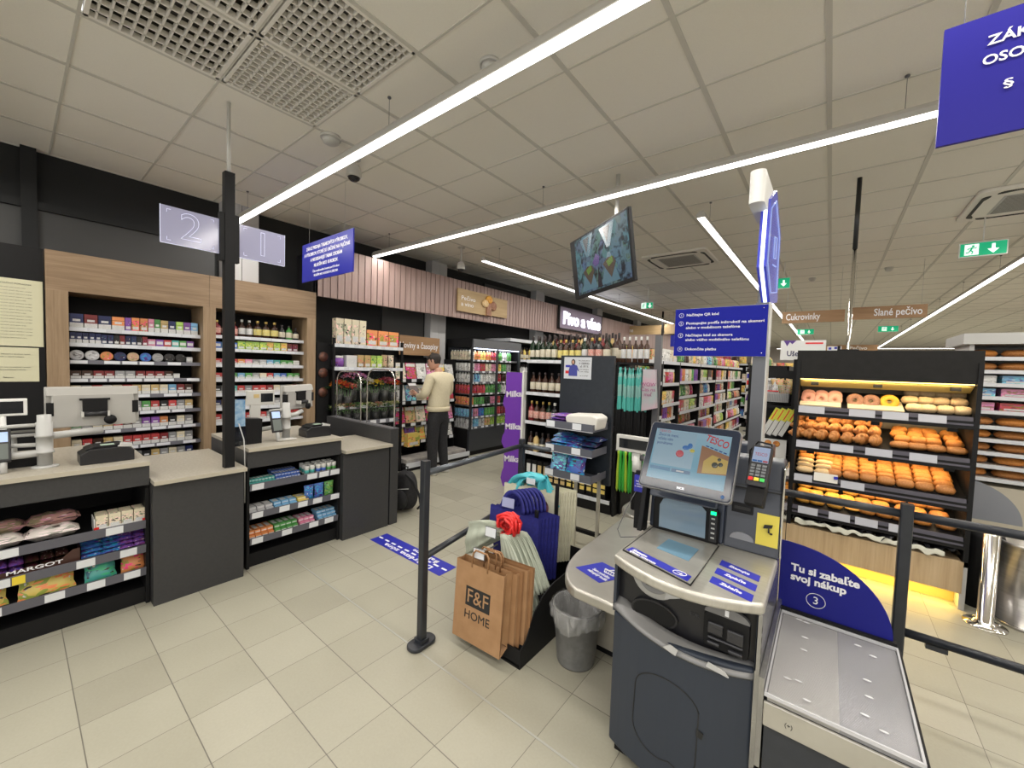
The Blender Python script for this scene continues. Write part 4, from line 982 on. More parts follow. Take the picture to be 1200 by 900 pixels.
# ------------------------------------------------------------------ drinks fridge
FX, FY = -4.80, 4.90
t = thing('drinks_fridge', 'tall dark open-front drinks cooler with glazed side beyond the man', 'fridge', (FX, FY, 0), PI/2)
FRM = mat('fridge_frame', (.045, .048, .052), .35, .3)
W = 1.35
MB().box(0, W, .04, .62, 0, .46).obj('base_cabinet', BLACK, t); MB().box(0, W, 0, .05, .08, .46).obj('base_front', DARK2, t)
MB().box(0, W, .0, .62, 1.88, 2.03).obj('top_canopy', BLACK, t); MB().box(.02, W, -.03, .0, 1.87, 2.02).obj('canopy_front', mat('canopy_grey', (.12, .125, .135), .4), t)
for x in (0, .66, W-.03): MB().box(x, x+.03, -.02, .02, .44, 1.9).obj('door_frame', FRM, t)
for x in (0,): MB().box(x, x+.03, .58, .62, .44, 1.9).obj('side_post', BLACK, t)
MB().box(0, W, .60, .62, .46, 1.9).obj('back_panel', BLACK, t); MB().box(W-.02, W, .03, .6, .46, 1.9).obj('side_panel', BLACK, t)
MB().box(.008, .014, .03, .57, .47, 1.88).obj('side_glass', PLEXI, t)
MB().box(.03, W-.03, -.0, .02, 1.855, 1.868).obj('lamp_tube', LEDB, t)
l = bpy.data.lights.new('fridge_lamp', 'AREA'); l.shape = 'RECTANGLE'; l.size = 1.2; l.size_y = .03; l.energy = 4; l.color = (.85, .9, 1)
o = bpy.data.objects.new('fridge_lamp', l); C.objects.link(o); o.parent = t; o.location = (W/2, .03, 1.85); o.rotation_euler = (.35, 0, 0)
FZ = [1.66, 1.46, 1.27, 1.07, .87, .66, .48]
for z in FZ:
    sh = MB().box(.02, W-.02, .06, .58, z-.012, z).obj('shelf', LGREY if z < .5 else GREYM, t)
    MB().box(.02, W-.02, .045, .06, z-.022, z+.012).obj('price_rail', GREYM, sh)
    x = .05
    while x < W-.12: card(sh, CARD, x, x+.07, .041, .0445, z-.02, z+.01); x += .10+rnd.random()*.1
U = Unit(FX, FY, PI/2, W, 'cooler')
fr = [['cream', 'orange', 'yellow', 'orange', 'red', 'green', 'white', 'green'], ['white', 'pink', 'red', 'cream', 'pink', 'yellow', 'green', 'grey'], ['white', 'light blue', 'white', 'white', 'white', 'red', 'brown', 'white'], ['red', 'red', 'red', 'green', 'green', 'green', 'white', 'green'],
      ['orange', 'green', 'green', 'dark green', 'pink', 'red', 'dark green', 'silver'], ['light blue', 'pink', 'blue', 'green', 'green', 'red', 'dark red', 'red'], ['silver', 'light blue', 'silver', 'gold', 'lime green', 'lime green', 'lime green', 'green']]
for i, z in enumerate(FZ):
    kd, hh = (('drink_bottle', .175) if i in (0, 2, 3, 6) else ('drink_can', .15))
    items = [(kd, c, 2, (.068, hh-.01*(i == 4), .068)) for c in fr[i]]
    fill(U, z, items, f'{ordw(i+1)} cooler shelf', 'drinks in the tall cooler', x0=.035, y=.07)
    for k in range(6):      # the rows seen through the glazed side
        c = fr[i][0]; p = U.w(.065, .155+.07*k, z+.001)
        spawn(kd, p, .066, hh, .066, PI/2, f'{c} drink seen through cooler side glass, {ordw(k+1)} from front on {ordw(i+1)} shelf', 'bottle' if kd == 'drink_bottle' else 'can', 'drinks behind the cooler side glass', c)

# backpack behind the end panel
t = thing('backpack', 'black backpack standing on the floor behind the counter end panel', 'backpack', (-3.50, 2.62, 0), .3)
def bp(u, v):
    q = 2*PI*u; r = (1-(abs(2*v-1))**3.2)**.5 if 0 < v < 1 else 0
    sx = .15*(1-.25*v); return (sx*abs(math.cos(q))**.7*math.copysign(1, math.cos(q))*max(r, .02), .10*abs(math.sin(q))**.7*math.copysign(1, math.sin(q))*max(r, .02), .44*v)
MB().grid(bp, 24, 14).obj('bag', noisy('black_cloth', (.008, .008, .009), (.016, .016, .018), 40, .8), t)
MB().ell((0, -.10, .14), .10, .05, .11, 16, 10).obj('front_pocket', MATS['black_cloth'], t)
MB().tube([(.05, -.06, .41), (.14, -.05, .34), (.19, -.02, .2), (.20, 0, .08), (.15, .02, .03)], .012, 6).obj('shoulder_strap', MATS['black_cloth'], t)
MB().tube([(-.10, -.10, .27), (0, -.135, .26), (.11, -.095, .27)], .003, 5).obj('zip', LGREY, t)
MB().tube([(-.03, 0, .43), (-.03, 0, .47), (.03, 0, .47), (.03, 0, .43)], .008, 6).obj('carry_loop', MATS['black_cloth'], t)

# ------------------------------------------------------------------ the standing man
def skin(name, joints, edges, m, parent, sub=2, root=0):
    me = bpy.data.meshes.new(name); me.from_pydata([j[0] for j in joints], edges, []); me.materials.append(m)
    o = bpy.data.objects.new(name, me); C.objects.link(o); o.parent = parent
    d = o.modifiers.new('k', 'SKIN'); d.use_smooth_shade = True
    sv = me.skin_vertices[0].data
    for i, j in enumerate(joints):
        r = j[1]; sv[i].radius = (r, r) if not isinstance(r, tuple) else r; sv[i].use_root = (i == root)
    s = o.modifiers.new('u', 'SUBSURF'); s.levels = sub; s.render_levels = sub
    return o
SKIN = noisy('skin', (.50, .27, .19), (.55, .31, .22), 30, .5)
SWEAT = noisy('cream_knit', (.62, .55, .38), (.70, .63, .46), 120, .85, sc3=(1, 1, .3), bmp=.5)
JEANS = noisy('black_denim', (.010, .010, .012), (.022, .022, .026), 60, .8, bmp=.2)
HAIR = noisy('dark_hair', (.012, .009, .007), (.03, .022, .018), 90, .7, sc3=(1, 1, .3))
man = thing('person', 'man in cream sweater and black jeans standing at the magazine rack, back turned', 'person', (-4.38, 3.83, 0), -PI/2+.12)
# local frame: he faces -Y, his left is +X
sh_ = 1.40
J = [((0, .00, .94), (.11, .08)), ((0, .00, 1.10), (.11, .08)), ((0, .0, 1.26), (.10, .06)), ((0, -.01, 1.38), (.055, .045)), ((0, -.015, 1.475), .055), ((0, -.04, 1.52), .055),
     ((.17, -.0, 1.355), .040), ((.255, -.03, 1.13), .042), ((.17, -.24, 1.10), .033), ((.13, -.31, 1.13), .027),
     ((-.17, -.0, 1.355), .040), ((-.265, -.04, 1.13), .042), ((-.14, -.25, 1.13), .033), ((-.09, -.31, 1.16), .027),
     ((.085, .0, .84), .075), ((.11, -.01, .48), .062), ((.12, .02, .10), .040), ((-.085, .0, .84), .075), ((-.10, -.02, .48), .062), ((-.11, .03, .10), .040)]
E_ = [(0, 1), (1, 2), (2, 3), (3, 4), (4, 5), (3, 6), (6, 7), (7, 8), (8, 9), (3, 10), (10, 11), (11, 12), (12, 13), (0, 14), (14, 15), (15, 16), (0, 17), (17, 18), (18, 19)]
body = skin('body', J, E_, SKIN, man)
def grow(j, g): r = j[1]; return (j[0], (r[0]+g, r[1]+g) if isinstance(r, tuple) else r+g)
sj = [((0, .0, .92), (.180, .140)), ((0, .0, .99), (.182, .142)), ((0, .01, 1.12), (.182, .140)), ((0, .02, 1.28), (.190, .138)), ((0, .02, 1.40), (.145, .110)), ((0, -.005, 1.475), (.072, .075)),
      ((.185, .01, 1.375), .080), ((.262, -.02, 1.14), .068), ((.18, -.21, 1.10), .050), ((.155, -.26, 1.11), .042),
      ((-.185, .01, 1.375), .080), ((-.272, -.03, 1.14), .068), ((-.16, -.21, 1.12), .050), ((-.12, -.265, 1.145), .042)]
skin('sweater', sj, [(0, 1), (1, 2), (2, 3), (3, 4), (4, 5), (4, 6), (6, 7), (7, 8), (8, 9), (4, 10), (10, 11), (11, 12), (12, 13)], SWEAT, man, 2)
b = MB(); b.lathe([(.176, .905), (.186, .91), (.190, .955), (.184, .965)], 28, sy=.75); b.obj('waistband', SWEAT, man, solid=.006)
tj = [((0, .0, .95), (.150, .115)), ((.088, .005, .80), (.100, .112)), ((.108, -.01, .50), .088), ((.118, .02, .12), .066), ((-.088, .005, .80), (.100, .112)), ((-.102, -.02, .50), .088), ((-.112, .03, .12), .066), ((.119, .02, .07), .062), ((-.113, .03, .07), .062), ((0, .0, .885), (.155, .120))]
skin('jeans', tj, [(0, 9), (9, 1), (1, 2), (2, 3), (9, 4), (4, 5), (5, 6), (3, 7), (6, 8)], JEANS, man, 2)
SHOE = mat('white_shoe', (.65, .63, .60), .6)
for s, y in ((1, .02), (-1, .03)):
    b = MB(); x = .12*s
    def fn(u, v, x=x, y=y):
        q = 2*PI*u; tt = v; L = -.20+.29*tt; wd = .046*(1-abs(2*tt-1)**3.)**.5*(1.05-.15*tt) if 0 < tt < 1 else .004
        hh = (.045+.03*tt) if 0 < tt < 1 else .004
        zz = max(-.03, math.sin(q)*hh*(.75+.2*tt)); return (x+wd*math.cos(q), y+L, .033+zz)
    b.grid(fn, 16, 12); b.obj('shoe', SHOE, man)
# head, built as one lofted surface: eyes half way up, nose, chin, tilted down and to his left
HM = Matrix.Translation((0, -.055, 1.505)) @ Matrix.Rotation(.42, 4, 'X') @ Matrix.Rotation(.35, 4, 'Z')
def headfn(u, v):
    q = 2*PI*u; z = .235*v; w = [.030, .052, .062, .070, .074, .076, .074, .064, .044, .004]; d = [.045, .070, .082, .088, .092, .096, .096, .086, .060, .004]; yo = [-.030, -.026, -.018, -.010, -.004, 0, .002, .004, .006, .008]
    k = v*9; i = min(8, int(k)); f = k-i; L = lambda a: a[i]*(1-f)+a[i+1]*f
    x = L(w)*math.cos(q); y = L(yo)+L(d)*math.sin(q)
    fr_ = max(0, -math.sin(q))**10
    nose = math.exp(-((z-.095)/.016)**2)*.020+math.exp(-((z-.115)/.02)**2)*.010
    y -= fr_*nose*max(0, 1-abs(x)/.018)
    y += .008*math.exp(-((z-.125)/.012)**2)*math.exp(-((abs(x)-.030)/.012)**2)*(math.sin(q) < 0)
    y -= .005*math.exp(-((z-.055)/.006)**2)*math.exp(-(x/.022)**2)*(math.sin(q) < 0)
    return tuple(HM @ Vector((x, y, z)))
MB().grid(headfn, 40, 36).obj('head', SKIN, man)
def hairfn(u, v):
    q = 2*PI*u; z0 = .150 if math.sin(q) < -.2 else (.055 if math.sin(q) > .35 else .095)
    z = z0+(.245-z0)*v; k = min(z, .2349)/.235*9; i = min(8, int(k)); f = k-i
    w = [.030, .052, .062, .070, .074, .076, .074, .064, .044, .004]; d = [.045, .070, .082, .088, .092, .096, .096, .086, .060, .004]; yo = [-.030, -.026, -.018, -.010, -.004, 0, .002, .004, .006, .008]
    L = lambda a: a[i]*(1-f)+a[i+1]*f
    g = .003+.010*min(1, v*2.2)+.002*math.sin(q*23+v*9)
    return tuple(HM @ Vector(((L(w)+g)*math.cos(q), L(yo)+(L(d)+g)*math.sin(q), z)))
MB().grid(hairfn, 44, 14).obj('hair', HAIR, man)
for s in (-1, 1):
    b = MB(); b.ell((0, 0, 0), .008, .017, .030, 10, 8); b.xf(HM @ Matrix.Translation((s*.077, .008, .110)) @ Matrix.Rotation(.15*s, 4, 'Z')); b.obj('ear', SKIN, man)
    b = MB(); b.ell((0, 0, 0), .011, .006, .006, 10, 6); b.xf(HM @ Matrix.Translation((s*.030, -.083, .122))); b.obj('eye', WHITE, man)
    b = MB(); b.ell((0, 0, 0), .005, .003, .005, 8, 6); b.xf(HM @ Matrix.Translation((s*.030, -.088, .122))); b.obj('iris', INK, man)
    b = MB(); b.tube([tuple(HM @ Vector((s*.016, -.090, .137))), tuple(HM @ Vector((s*.030, -.091, .141))), tuple(HM @ Vector((s*.046, -.080, .137)))], .003, 5); b.obj('eyebrow', HAIR, man)
b = MB(); b.tube([tuple(HM @ Vector(p)) for p in ((-.022, -.082, .056), (0, -.090, .058), (.022, -.082, .056))], .0035, 6); b.obj('mouth', mat('lip', (.38, .13, .11), .5), man)
def hand(side, wrist, direction, curl):
    """palm with four fingers and a thumb, grown as a skinned chain from the wrist"""
    w = Vector(wrist); d = Vector(direction).normalized(); up = Vector((0, 0, 1)); sd = d.cross(up).normalized()*side
    n = sd.cross(d).normalized()*side
    J = [(w, .026), (w+d*.035, (.032, .018)), (w+d*.075, (.036, .015))]; E = [(0, 1), (1, 2)]
    for k, (o, L) in enumerate(((-.028, .072), (-.010, .080), (.010, .075), (.027, .060))):
        a = w+d*.082+up*o*1.0; i = len(J); J += [(a, .009)]; E.append((2, i))
        p1 = a+(d*math.cos(curl*.5)+sd*-math.sin(curl*.5))*L*.42; p2 = p1+(d*math.cos(curl)+sd*-math.sin(curl))*L*.33; p3 = p2+(d*math.cos(curl*1.5)+sd*-math.sin(curl*1.5))*L*.25
        for p, r in ((p1, .0085), (p2, .0078), (p3, .0065)): J.append((p, r)); E.append((len(J)-2, len(J)-1))
    i = len(J); t1 = w+d*.03+up*.028-sd*.008; J += [(t1, .011), (t1+d*.028+up*.018-sd*.014, .0095), (t1+d*.052+up*.016-sd*.028, .008)]; E += [(1, i), (i, i+1), (i+1, i+2)]
    return skin('hand', [(tuple(p), r) for p, r in J], E, SKIN, man, 1)
hand(1, (.13, -.31, 1.13), (-.25, -1, .1), 1.0); hand(-1, (-.09, -.31, 1.16), (.25, -1, .1), 1.0)
spawn('magazine', (-4.84, 3.80, 1.07), .17, .23, .20, PI/2+.2, 'dark magazine held open in the hands of the man in the cream sweater', 'magazine', None, 'brown', rot=(-.3, 0, PI/2+.1))
# ------------------------------------------------------------------ spirits shelving at the end of the long aisle rack
U = Unit(-2.97, 4.0, 0, 1.20, 'spirits shelf')
EZ = [1.655, 1.262, .905, .53, .15]
shelving(U, 'black spirits shelving facing the tills, full of bottles, beside the purple stand', EZ, D=.5, H=1.66, name='spirits_shelving', rail=RAILW, railh=.04, base=.12)
o = MB().box(-3.0, -2.972, 3.97, 4.55, 0, 1.52).obj('divider_board', WHITE, bevel=.004); tag(o, 'white upright end panel between purple stand and spirits shelving', 'panel')
SPG = 'bottles on the spirits shelving'
fill(U, EZ[0], [('wine_bottle', ['dark green'], 2, (.07, .30, .07)), ('spirit_bottle', ['dark green'], 3, (.075, .27, .075)), ('spirit_bottle_yellow', ['amber'], 4, (.075, .25, .075)), ('spirit_bottle_white', ['dark green'], 1, (.07, .27, .07)), ('spirit_bottle_red', ['black'], 2, (.085, .27, .085)), ('spirit_bottle', ['amber'], 2, (.08, .27, .08)), ('spirit_bottle_red', ['orange'], 1, (.075, .27, .075))], 'top spirits shelf, front row', SPG, x0=.02)
fill(U, EZ[0], [('spirit_bottle', ['dark green', 'amber', 'black', 'dark red'], 15, (.072, .31, .072))], 'top spirits shelf, middle row', SPG, x0=.04, y=.14)
fill(U, EZ[0], [('wine_bottle', ['amber', 'dark green', 'gold', 'brown', 'dark red'], 15, (.072, .34, .072))], 'top spirits shelf, rear row', SPG, x0=.02, y=.26)
u2 = Unit(-1.80, 4.02, 0, .5, 'r')
MB_ = MB().box(0, .40, 0, .3, 1.635, 1.655)
t = thing('bottle_ledge', 'short black ledge of white-labelled bottles right of the spirits shelving', 'shelf', (-1.765, 4.0, 0)); MB().box(0, .36, 0, .3, 1.635, 1.655).obj('shelf', BLACK, t); MB().box(0, .02, 0, .28, 0, 1.635).obj('support', BLACK, t)
fill(Unit(-1.765, 4.0, 0, .36, ''), 1.655, [('spirit_bottle_white', ['amber', 'brown', 'amber'], 6, (.056, .27, .056))], 'the short ledge beside the spirits', SPG, x0=.01, x1=.36)
t = thing('grey_post', 'grey square post rising behind the short bottle ledge', 'post', (-1.36, 4.02, 0)); MB().box(-.03, .03, 0, .05, 0, 1.93).obj('post', GREYM, t)
fill(U, EZ[1], [('spirit_bottle', ['brown', 'amber', 'amber', 'amber', 'brown', 'amber'], 13, (.085, .25, .085))], 'second spirits shelf', SPG, x0=.03)
fill(U, EZ[1], [('jar', ['silver'], 8, (.03, .06, .03))], 'small row hung over second spirits shelf', SPG, x0=.2, y=.3)
fill(U, EZ[2], [('spirit_bottle_red', ['dark red', 'brown', 'brown', 'dark green'], 4, (.08, .25, .08)), ('spirit_bottle_white', ['black', 'amber'], 8, (.085, .25, .085))], 'third spirits shelf', SPG, x0=.02)
fill(U, EZ[3], [('wine_bottle', ['amber', 'gold', 'black', 'brown'], 13, (.08, .24, .08))], 'fourth spirits shelf', SPG, x0=.03)
fill(U, EZ[4], [('cigarette_pack', ['black'], 13, (.078, .27, .08))], 'lowest spirits shelf (tall black cartons)', 'cartons under the spirits', x0=.03)
for o in [o for o in bpy.data.objects if o.get('group') == 'cartons under the spirits']:
    o.name = 'bottle_carton'; o['category'] = 'carton'; o['label'] = o['label'].replace('black cigarette pack', 'tall black bottle carton with pale label').replace(' (tall black cartons)', '')
    o.data = PM['bottle_carton'] if 'bottle_carton' in PM else o.data
def f_bc(b): b.box(-.46, .46, 0, 1, 0, 1); b.box(-.36, .36, -.02, 0, .42, .82, 1); b.box(-.36, .36, -.02, 0, .2, .36, 1)
pm('bottle_carton', f_bc, [BLACK, OCOL])
for k, o in enumerate([o for o in bpy.data.objects if o.get('group') == 'cartons under the spirits']):
    o.data = PM['bottle_carton']; c = PAL['white'] if k < 2 else (PAL['gold'] if k < 7 else PAL['yellow']); o.color = (*c, 1)

# purple chocolate display stand
t = thing('display_stand', 'tall purple cardboard chocolate stand with white brand lettering beside the spirits', 'display stand', (-3.16, 4.02, 0))
PUR = mat('purple_card', (.17, .045, .42), .45)
pts = [(.15, .0), (.15, 1.50), (-.13, 1.50)]
for k, z in enumerate((1.45, 1.22, 1.16, 1.08, 1.02, .72, .66, .58, .50, .25, .18, .1, .0)): pts.append((-.135-(.0, .0, .03, .045, .0, .0, .035, .05, .0, .0, .03, .045, .0)[k], z))
MB().prism(pts, 'y', 0, .02).obj('front_panel', PUR, t)
MB().box(-.13, .148, .021, .32, 0, 1.46).obj('carton_body', WHITE, t)
MLK = mat('milk_lettering', (.80, .76, .85), .5)
for z in (1.22, .80, .38): text('Milka', .105, (.0, -.003, z), (PI/2, -.10, 0), MLK, t, w=.25, align='CENTER', bold=.03)

# turquoise umbrellas and the printed bag on hooks
TEALP = mat('turquoise_film', (.10, .50, .44), .25); TEALC = mat('clear_turquoise_sleeve', (.26, .52, .48), .25)
t = thing('hook_rack', 'black hook rack between the spirits and the long aisle rack', 'rack', (-1.74, 4.12, 0))
MB().box(0, .36, 0, .02, .25, 1.60).obj('back_board', BLACK, t); MB().box(.0, .02, .0, .3, 0, .25).obj('foot', BLACK, t); MB().box(.34, .36, .0, .3, 0, .25).obj('foot', BLACK, t)
for z in (1.58, .72): MB().box(.0, .36, -.14, 0, z, z+.015).obj('hook_bar', GREYM, t)
b = MB(); b.lathe([(.010, 0, 2), (.016, .05, 2), (.0165, .33, 2), (.013, .36, 0), (.015, .40, 0), (.0125, .50, 1), (.015, .62, 0), (.014, .70, 1), (.011, .74, 0), (.005, .76, 0), (.005, .80, 0)], 8); PM['umb'] = b.mesh('umb', [TEALP, TEALC, BLACK])
for k in range(22):
    r_, c_ = divmod(k, 11)
    o = bpy.data.objects.new('folded_umbrella', PM['umb']); C.objects.link(o); o.location = (-1.73+.026*c_+.006*r_, 3.98+.06*r_, .80+.03*rnd.random()-.015); o.rotation_euler = (0, rnd.uniform(-.02, .02), 0)
    tag(o, f'turquoise and black sleeved item hanging in the {"front" if r_ == 0 else "back"} row, {ordw(c_+1)} from left', 'umbrella', 'turquoise sleeved items on hooks')
GRB = mat('bright_green_net', (.05, .45, .06), .4); YGB = mat('yellow_green_net', (.45, .62, .05), .4)
b = MB(); b.lathe([(.004, 0), (.016, .03), (.02, .2), (.014, .38), (.02, .42), (.004, .44)], 7); PM['grn'] = b.mesh('grn', [GRB]); b = MB(); b.lathe([(.004, 0), (.014, .03), (.017, .2), (.012, .38), (.018, .42), (.004, .44)], 7); PM['grn2'] = b.mesh('grn2', [YGB])
for k in range(10):
    o = bpy.data.objects.new('hanging_green_pack', PM['grn' if k % 3 else 'grn2']); C.objects.link(o); o.location = (-1.70+.032*k, 3.97, .30); o.rotation_euler = (0, rnd.uniform(-.05, .05), 0)
    tag(o, f'bright green tube-shaped pack hanging low on the hook rack, {ordw(k+1)} from left', 'pack', 'green packs on the hook rack')
t = thing('printed_bag', 'pink and turquoise printed gift bag hanging right of the turquoise items', 'bag', (-1.415, 3.93, 1.17))
MB().add([(-.05, 0, .42), (.06, .03, .42), (.085, .03, .04), (-.05, 0, 0), (-.05, .05, .42), (.06, .08, .42), (.085, .08, .04), (-.05, .05, 0)], [(0, 1, 2, 3), (4, 7, 6, 5), (1, 5, 6, 2), (0, 3, 7, 4), (3, 2, 6, 7)]).obj('bag', noisy('pink_turquoise_print', (.62, .38, .48), (.30, .55, .50), 5), t)
text('WOW\nČas na\nmaľ', .05, (.01, -.002, .22), (PI/2, 0, .25), mat('magenta_ink', (.35, .05, .2), .5), t, align='CENTER')

# ------------------------------------------------------------------ the long aisle rack, bay by bay
cols_top = [['yellow', 'yellow', 'gold', 'cream', 'white'], ['white', 'cream', 'green', 'cream', 'red'], ['green', 'brown', 'cream', 'yellow', 'tan'], ['cream', 'white', 'light blue', 'grey'], ['green', 'orange', 'pink', 'red'], ['yellow', 'orange', 'red', 'cream']]
cols_mid = ['cream', 'green', 'cream', 'red', 'cream', 'lime green', 'brown', 'orange', 'tan', 'blue', 'white', 'red', 'pink', 'yellow', 'cream', 'red', 'dark red', 'purple', 'orange', 'white']
y = 4.72; R2 = random.Random(4)
for bnum, W in enumerate((1.25, .85, 1.3, 1.3, 1.3, 1.95)):
    U = Unit(-1.90, y, PI/2, W, '')
    off = [0, -.07, 0, .0, .02, .02][bnum]
    Z = [1.71, 1.40+off*.3, 1.14+off, .90+off, .66+off, .42+off, .16]
    shelving(U, f'black aisle shelving bay full of packets, {ordw(bnum+1)} bay from the near end', Z, D=.5, H=1.72, name='aisle_shelving', rail=RAILW, railh=.05, cards=False, depths=[.44, .44, .40, .46, .40, .47, .48] if bnum != 1 else [.44, .44, .46, .40, .46, .44, .48])
    for i, z in enumerate(Z):
        ww = [.16, .15, .14, .15, .16, .16, .17][i]+R2.uniform(-.02, .02); n = int((W-.08)/(ww+.006)); kd = ['food_carton', 'snack_bag', 'food_carton', 'jar', 'food_carton', 'drink_can', 'snack_bag'][(i+bnum*2) % 7]
        if i == 0: kd = 'food_carton' if bnum < 2 else 'snack_bag'
        if kd in ('jar', 'drink_can'): ww = .095; n = min(12, int((W-.08)/(ww+.006)))
        h = [.20, .23, .20, .19, .20, .20, .21][i]
        cs = cols_top[bnum] if i == 0 else [cols_mid[(bnum*7+i*3+q) % 20] for q in range(5)]
        cs = [c for c in cs for _ in (0, 1)]
        dd = (.44, .44, .40, .46, .40, .47, .48)[i]
        fill(U, z, [(kd, cs, n, (ww, h if not (bnum == 0 and i == 0) else .17, .1))], f'shelf {i+1}, aisle bay {bnum+1}', 'groceries in the long aisle rack', y=.485-dd if bnum != 1 else .05, jit=.03)
    y += W+.005
# the rack's other half and its far end, seen over the top
t = thing('poster_stand', 'narrow white poster stand with a purple figure at the far end of the aisle', 'poster', (-1.66, 12.5, 0))
MB().box(-.14, .14, 0, .04, .35, 1.62).obj('board', WHITE, t); b = MB(); b.ell((0, -.01, 1.12), .05, .012, .06, 12, 8); b.prism([(-.13, .85), (.13, .85), (.09, 1.03), (.05, 1.06), (-.05, 1.06), (-.09, 1.03)], 'y', -.012, 0); b.obj('figure_print', mat('purple_ink', (.10, .04, .25), .5), t)
MB().box(-.12, .12, -.005, 0, 1.28, 1.40).obj('red_band', RED, t); MB().box(-.12, .12, -.005, 0, 1.46, 1.58).obj('blue_band', BLUET, t); MB().box(-.14, .14, -.05, .15, 0, .03).obj('foot', GREYM, t); MB().box(-.02, .02, 0.01, .03, .03, .35).obj('stem', GREYM, t)

# wall shelving beyond the cooler
U = Unit(-4.86, 6.32, PI/2, 1.9, '')
shelving(U, 'wall shelving with pale top canopy and wine bottles, beyond the drinks cooler', [1.70, 1.35, 1.0, .65, .3], D=.55, H=2.0, name='wall_shelving', rail=RAILW, railh=.05, sides=(0, 0))
o = MB().box(-5.45, -4.80, 5.95, 10, 2.05, 2.11).obj('shelf_canopy', RAILW); tag(o, 'pale flat canopy over the wall shelving beyond the drinks cooler', 'canopy')
for i, z in enumerate([1.70, 1.35, 1.0, .65, .3]):
    fill(U, z, [('wine_bottle', [['yellow', 'amber'], ['white', 'silver'], ['amber'], ['dark green', 'dark red'], ['dark green']][i], 20, (.08, .27, .08))], f'{ordw(i+1)} wall shelf past the cooler', 'bottles on the wall shelving')
U = Unit(-4.86, 8.25, PI/2, 3.0, '')
shelving(U, 'second run of wall shelving under the lit beer and wine sign', [1.70, 1.35, 1.0, .65], D=.55, H=2.0, name='wall_shelving', rail=RAILW, railh=.05)
fill(U, 1.70, [('wine_bottle', ['dark green', 'amber', 'dark red'], 26, (.09, .29, .09))], 'top wall shelf under the lit sign', 'bottles on the wall shelving')
U = Unit(-3.05, 6.3, PI/2, 2.6, '')
shelving(U, 'spare aisle rack standing behind the spirits shelving', [1.45, 1.1, .75, .4], D=.5, H=1.5, name='aisle_shelving', cards=False)

# ------------------------------------------------------------------ sweets stand on two steel legs
t = thing('sweets_stand', 'slate-grey upright stand with three trays of sweets on steel legs', 'display stand', (-1.655, 3.10, 0))
PANEL = noisy('slate_panel', (.020, .025, .032), (.026, .031, .040), 30, .35, spec=.3)
MB().box(-.255, .255, 0, .04, .60, 1.69).obj('back_panel', PANEL, t, bevel=.003)
for x in (-.045, .175):
    MB().box(x-.012, x+.012, -.03, -.005, 0, .70).obj('leg', STEEL, t)
MB().box(-.26, .26, .06, .10, .11, .14).obj('foot_bar', BLACK, t); MB().box(-.26, -.22, -.03, .10, 0, .14).obj('foot', BLACK, t); MB().box(.22, .26, -.03, .10, 0, .14).obj('foot', BLACK, t)
TRM = mat('tray_slate', (.10, .105, .13), .4)
for z in (1.085, .885, .675):
    tr = MB().box(-.215, .22, -.26, -.002, z-.006, z).obj('tray', TRM, t)
    b = MB(); b.box(-.215, .22, -.264, -.258, z-.008, z+.052); b.box(-.219, -.215, -.262, 0, z-.008, z+.052); b.box(.22, .224, -.262, 0, z-.008, z+.052); b.obj('tray_rim', TRM, tr)
    card(tr, CARD, -.21, -.13, -.267, -.2645, z-.002, z+.048); card(tr, CARD, .04, .12, -.267, -.2645, z-.002, z+.048)
    b = MB(); b.box(-.217, .222, -.268, -.262, z-.012, z-.008); b.obj('rim_edge', RAILW, tr)
P_ = thing('framed_notice', 'white notice with a woman in blue fixed to the slate stand', 'poster', (-1.735, 3.097, 1.58))
MB().box(-.135, .135, -.004, 0, -.095, .095).obj('paper', mat('poster_paper', (.62, .64, .68), .4), P_)
b = MB(); b.prism([(-.085, -.07), (.0, -.07), (-.002, -.01), (.012, -.03), (.016, -.022), (-.005, .022), (-.03, .03), (-.05, .03), (-.075, .015), (-.085, -.02)], 'y', -.007, -.004); b.obj('figure_coat', mat('uniform_blue', (.05, .06, .30), .5), P_)
b = MB(); b.ell((-.042, -.007, .052), .020, .004, .026, 12, 8); b.obj('figure_hair', HAIR, P_); b = MB(); b.ell((-.042, -.010, .050), .012, .003, .017, 12, 8); b.obj('figure_face', SKIN, P_)
MB().box(-.12, -.07, -.0045, -.004, -.05, -.025).obj('red_box', RED, P_); MB().box(-.12, -.07, -.0045, -.004, .005, .025).obj('blue_box', BLUET, P_)
for s, z, w, sz in (('Staň sa súčasťou nášho tímu', .065, .11, .013), ('V ZBIERKE', .04, .10, .024), ('až 30 %', .015, .08, .024), ('pre kolegov', -.01, .09, .014), ('a ich rodiny', -.03, .09, .014), ('viac na predajni', -.065, .08, .010)): text(s, sz, (.065, -.005, z), ROT_F, INK, P_, w=w, align='CENTER')
SWG = 'sweets in the slate stand'
def sw(kind, x, y, z, w, h, d, c, lab, rot=(0, 0, 0), cat='sweets'): return spawn(kind, (-1.655+x, 3.10+y, z), w, h, d, 0, lab, cat, SWG, c, rot=rot)
for k in range(4): sw('wrapped_bar', -.125, -.25+.01*k, 1.088+.024*k, .16, .026, .2, 'purple', f'purple chocolate slab in the top tray of the slate stand, {ordw(k+1)} from bottom')
o = MB(); o.prism([(-.13, 0), (.13, 0), (.15, .10), (.1, .125), (-.12, .11), (-.15, .09)], 'y', 0, .19); o = o.obj('wipes_pack', noisy('white_tissue_pack', (.72, .70, .66), (.78, .76, .70), 6), None, (-1.655+.10, 2.86, 1.088), bevel=.015)
tag(o, 'large white pack with a face print in the top tray of the slate stand', 'pack', SWG)
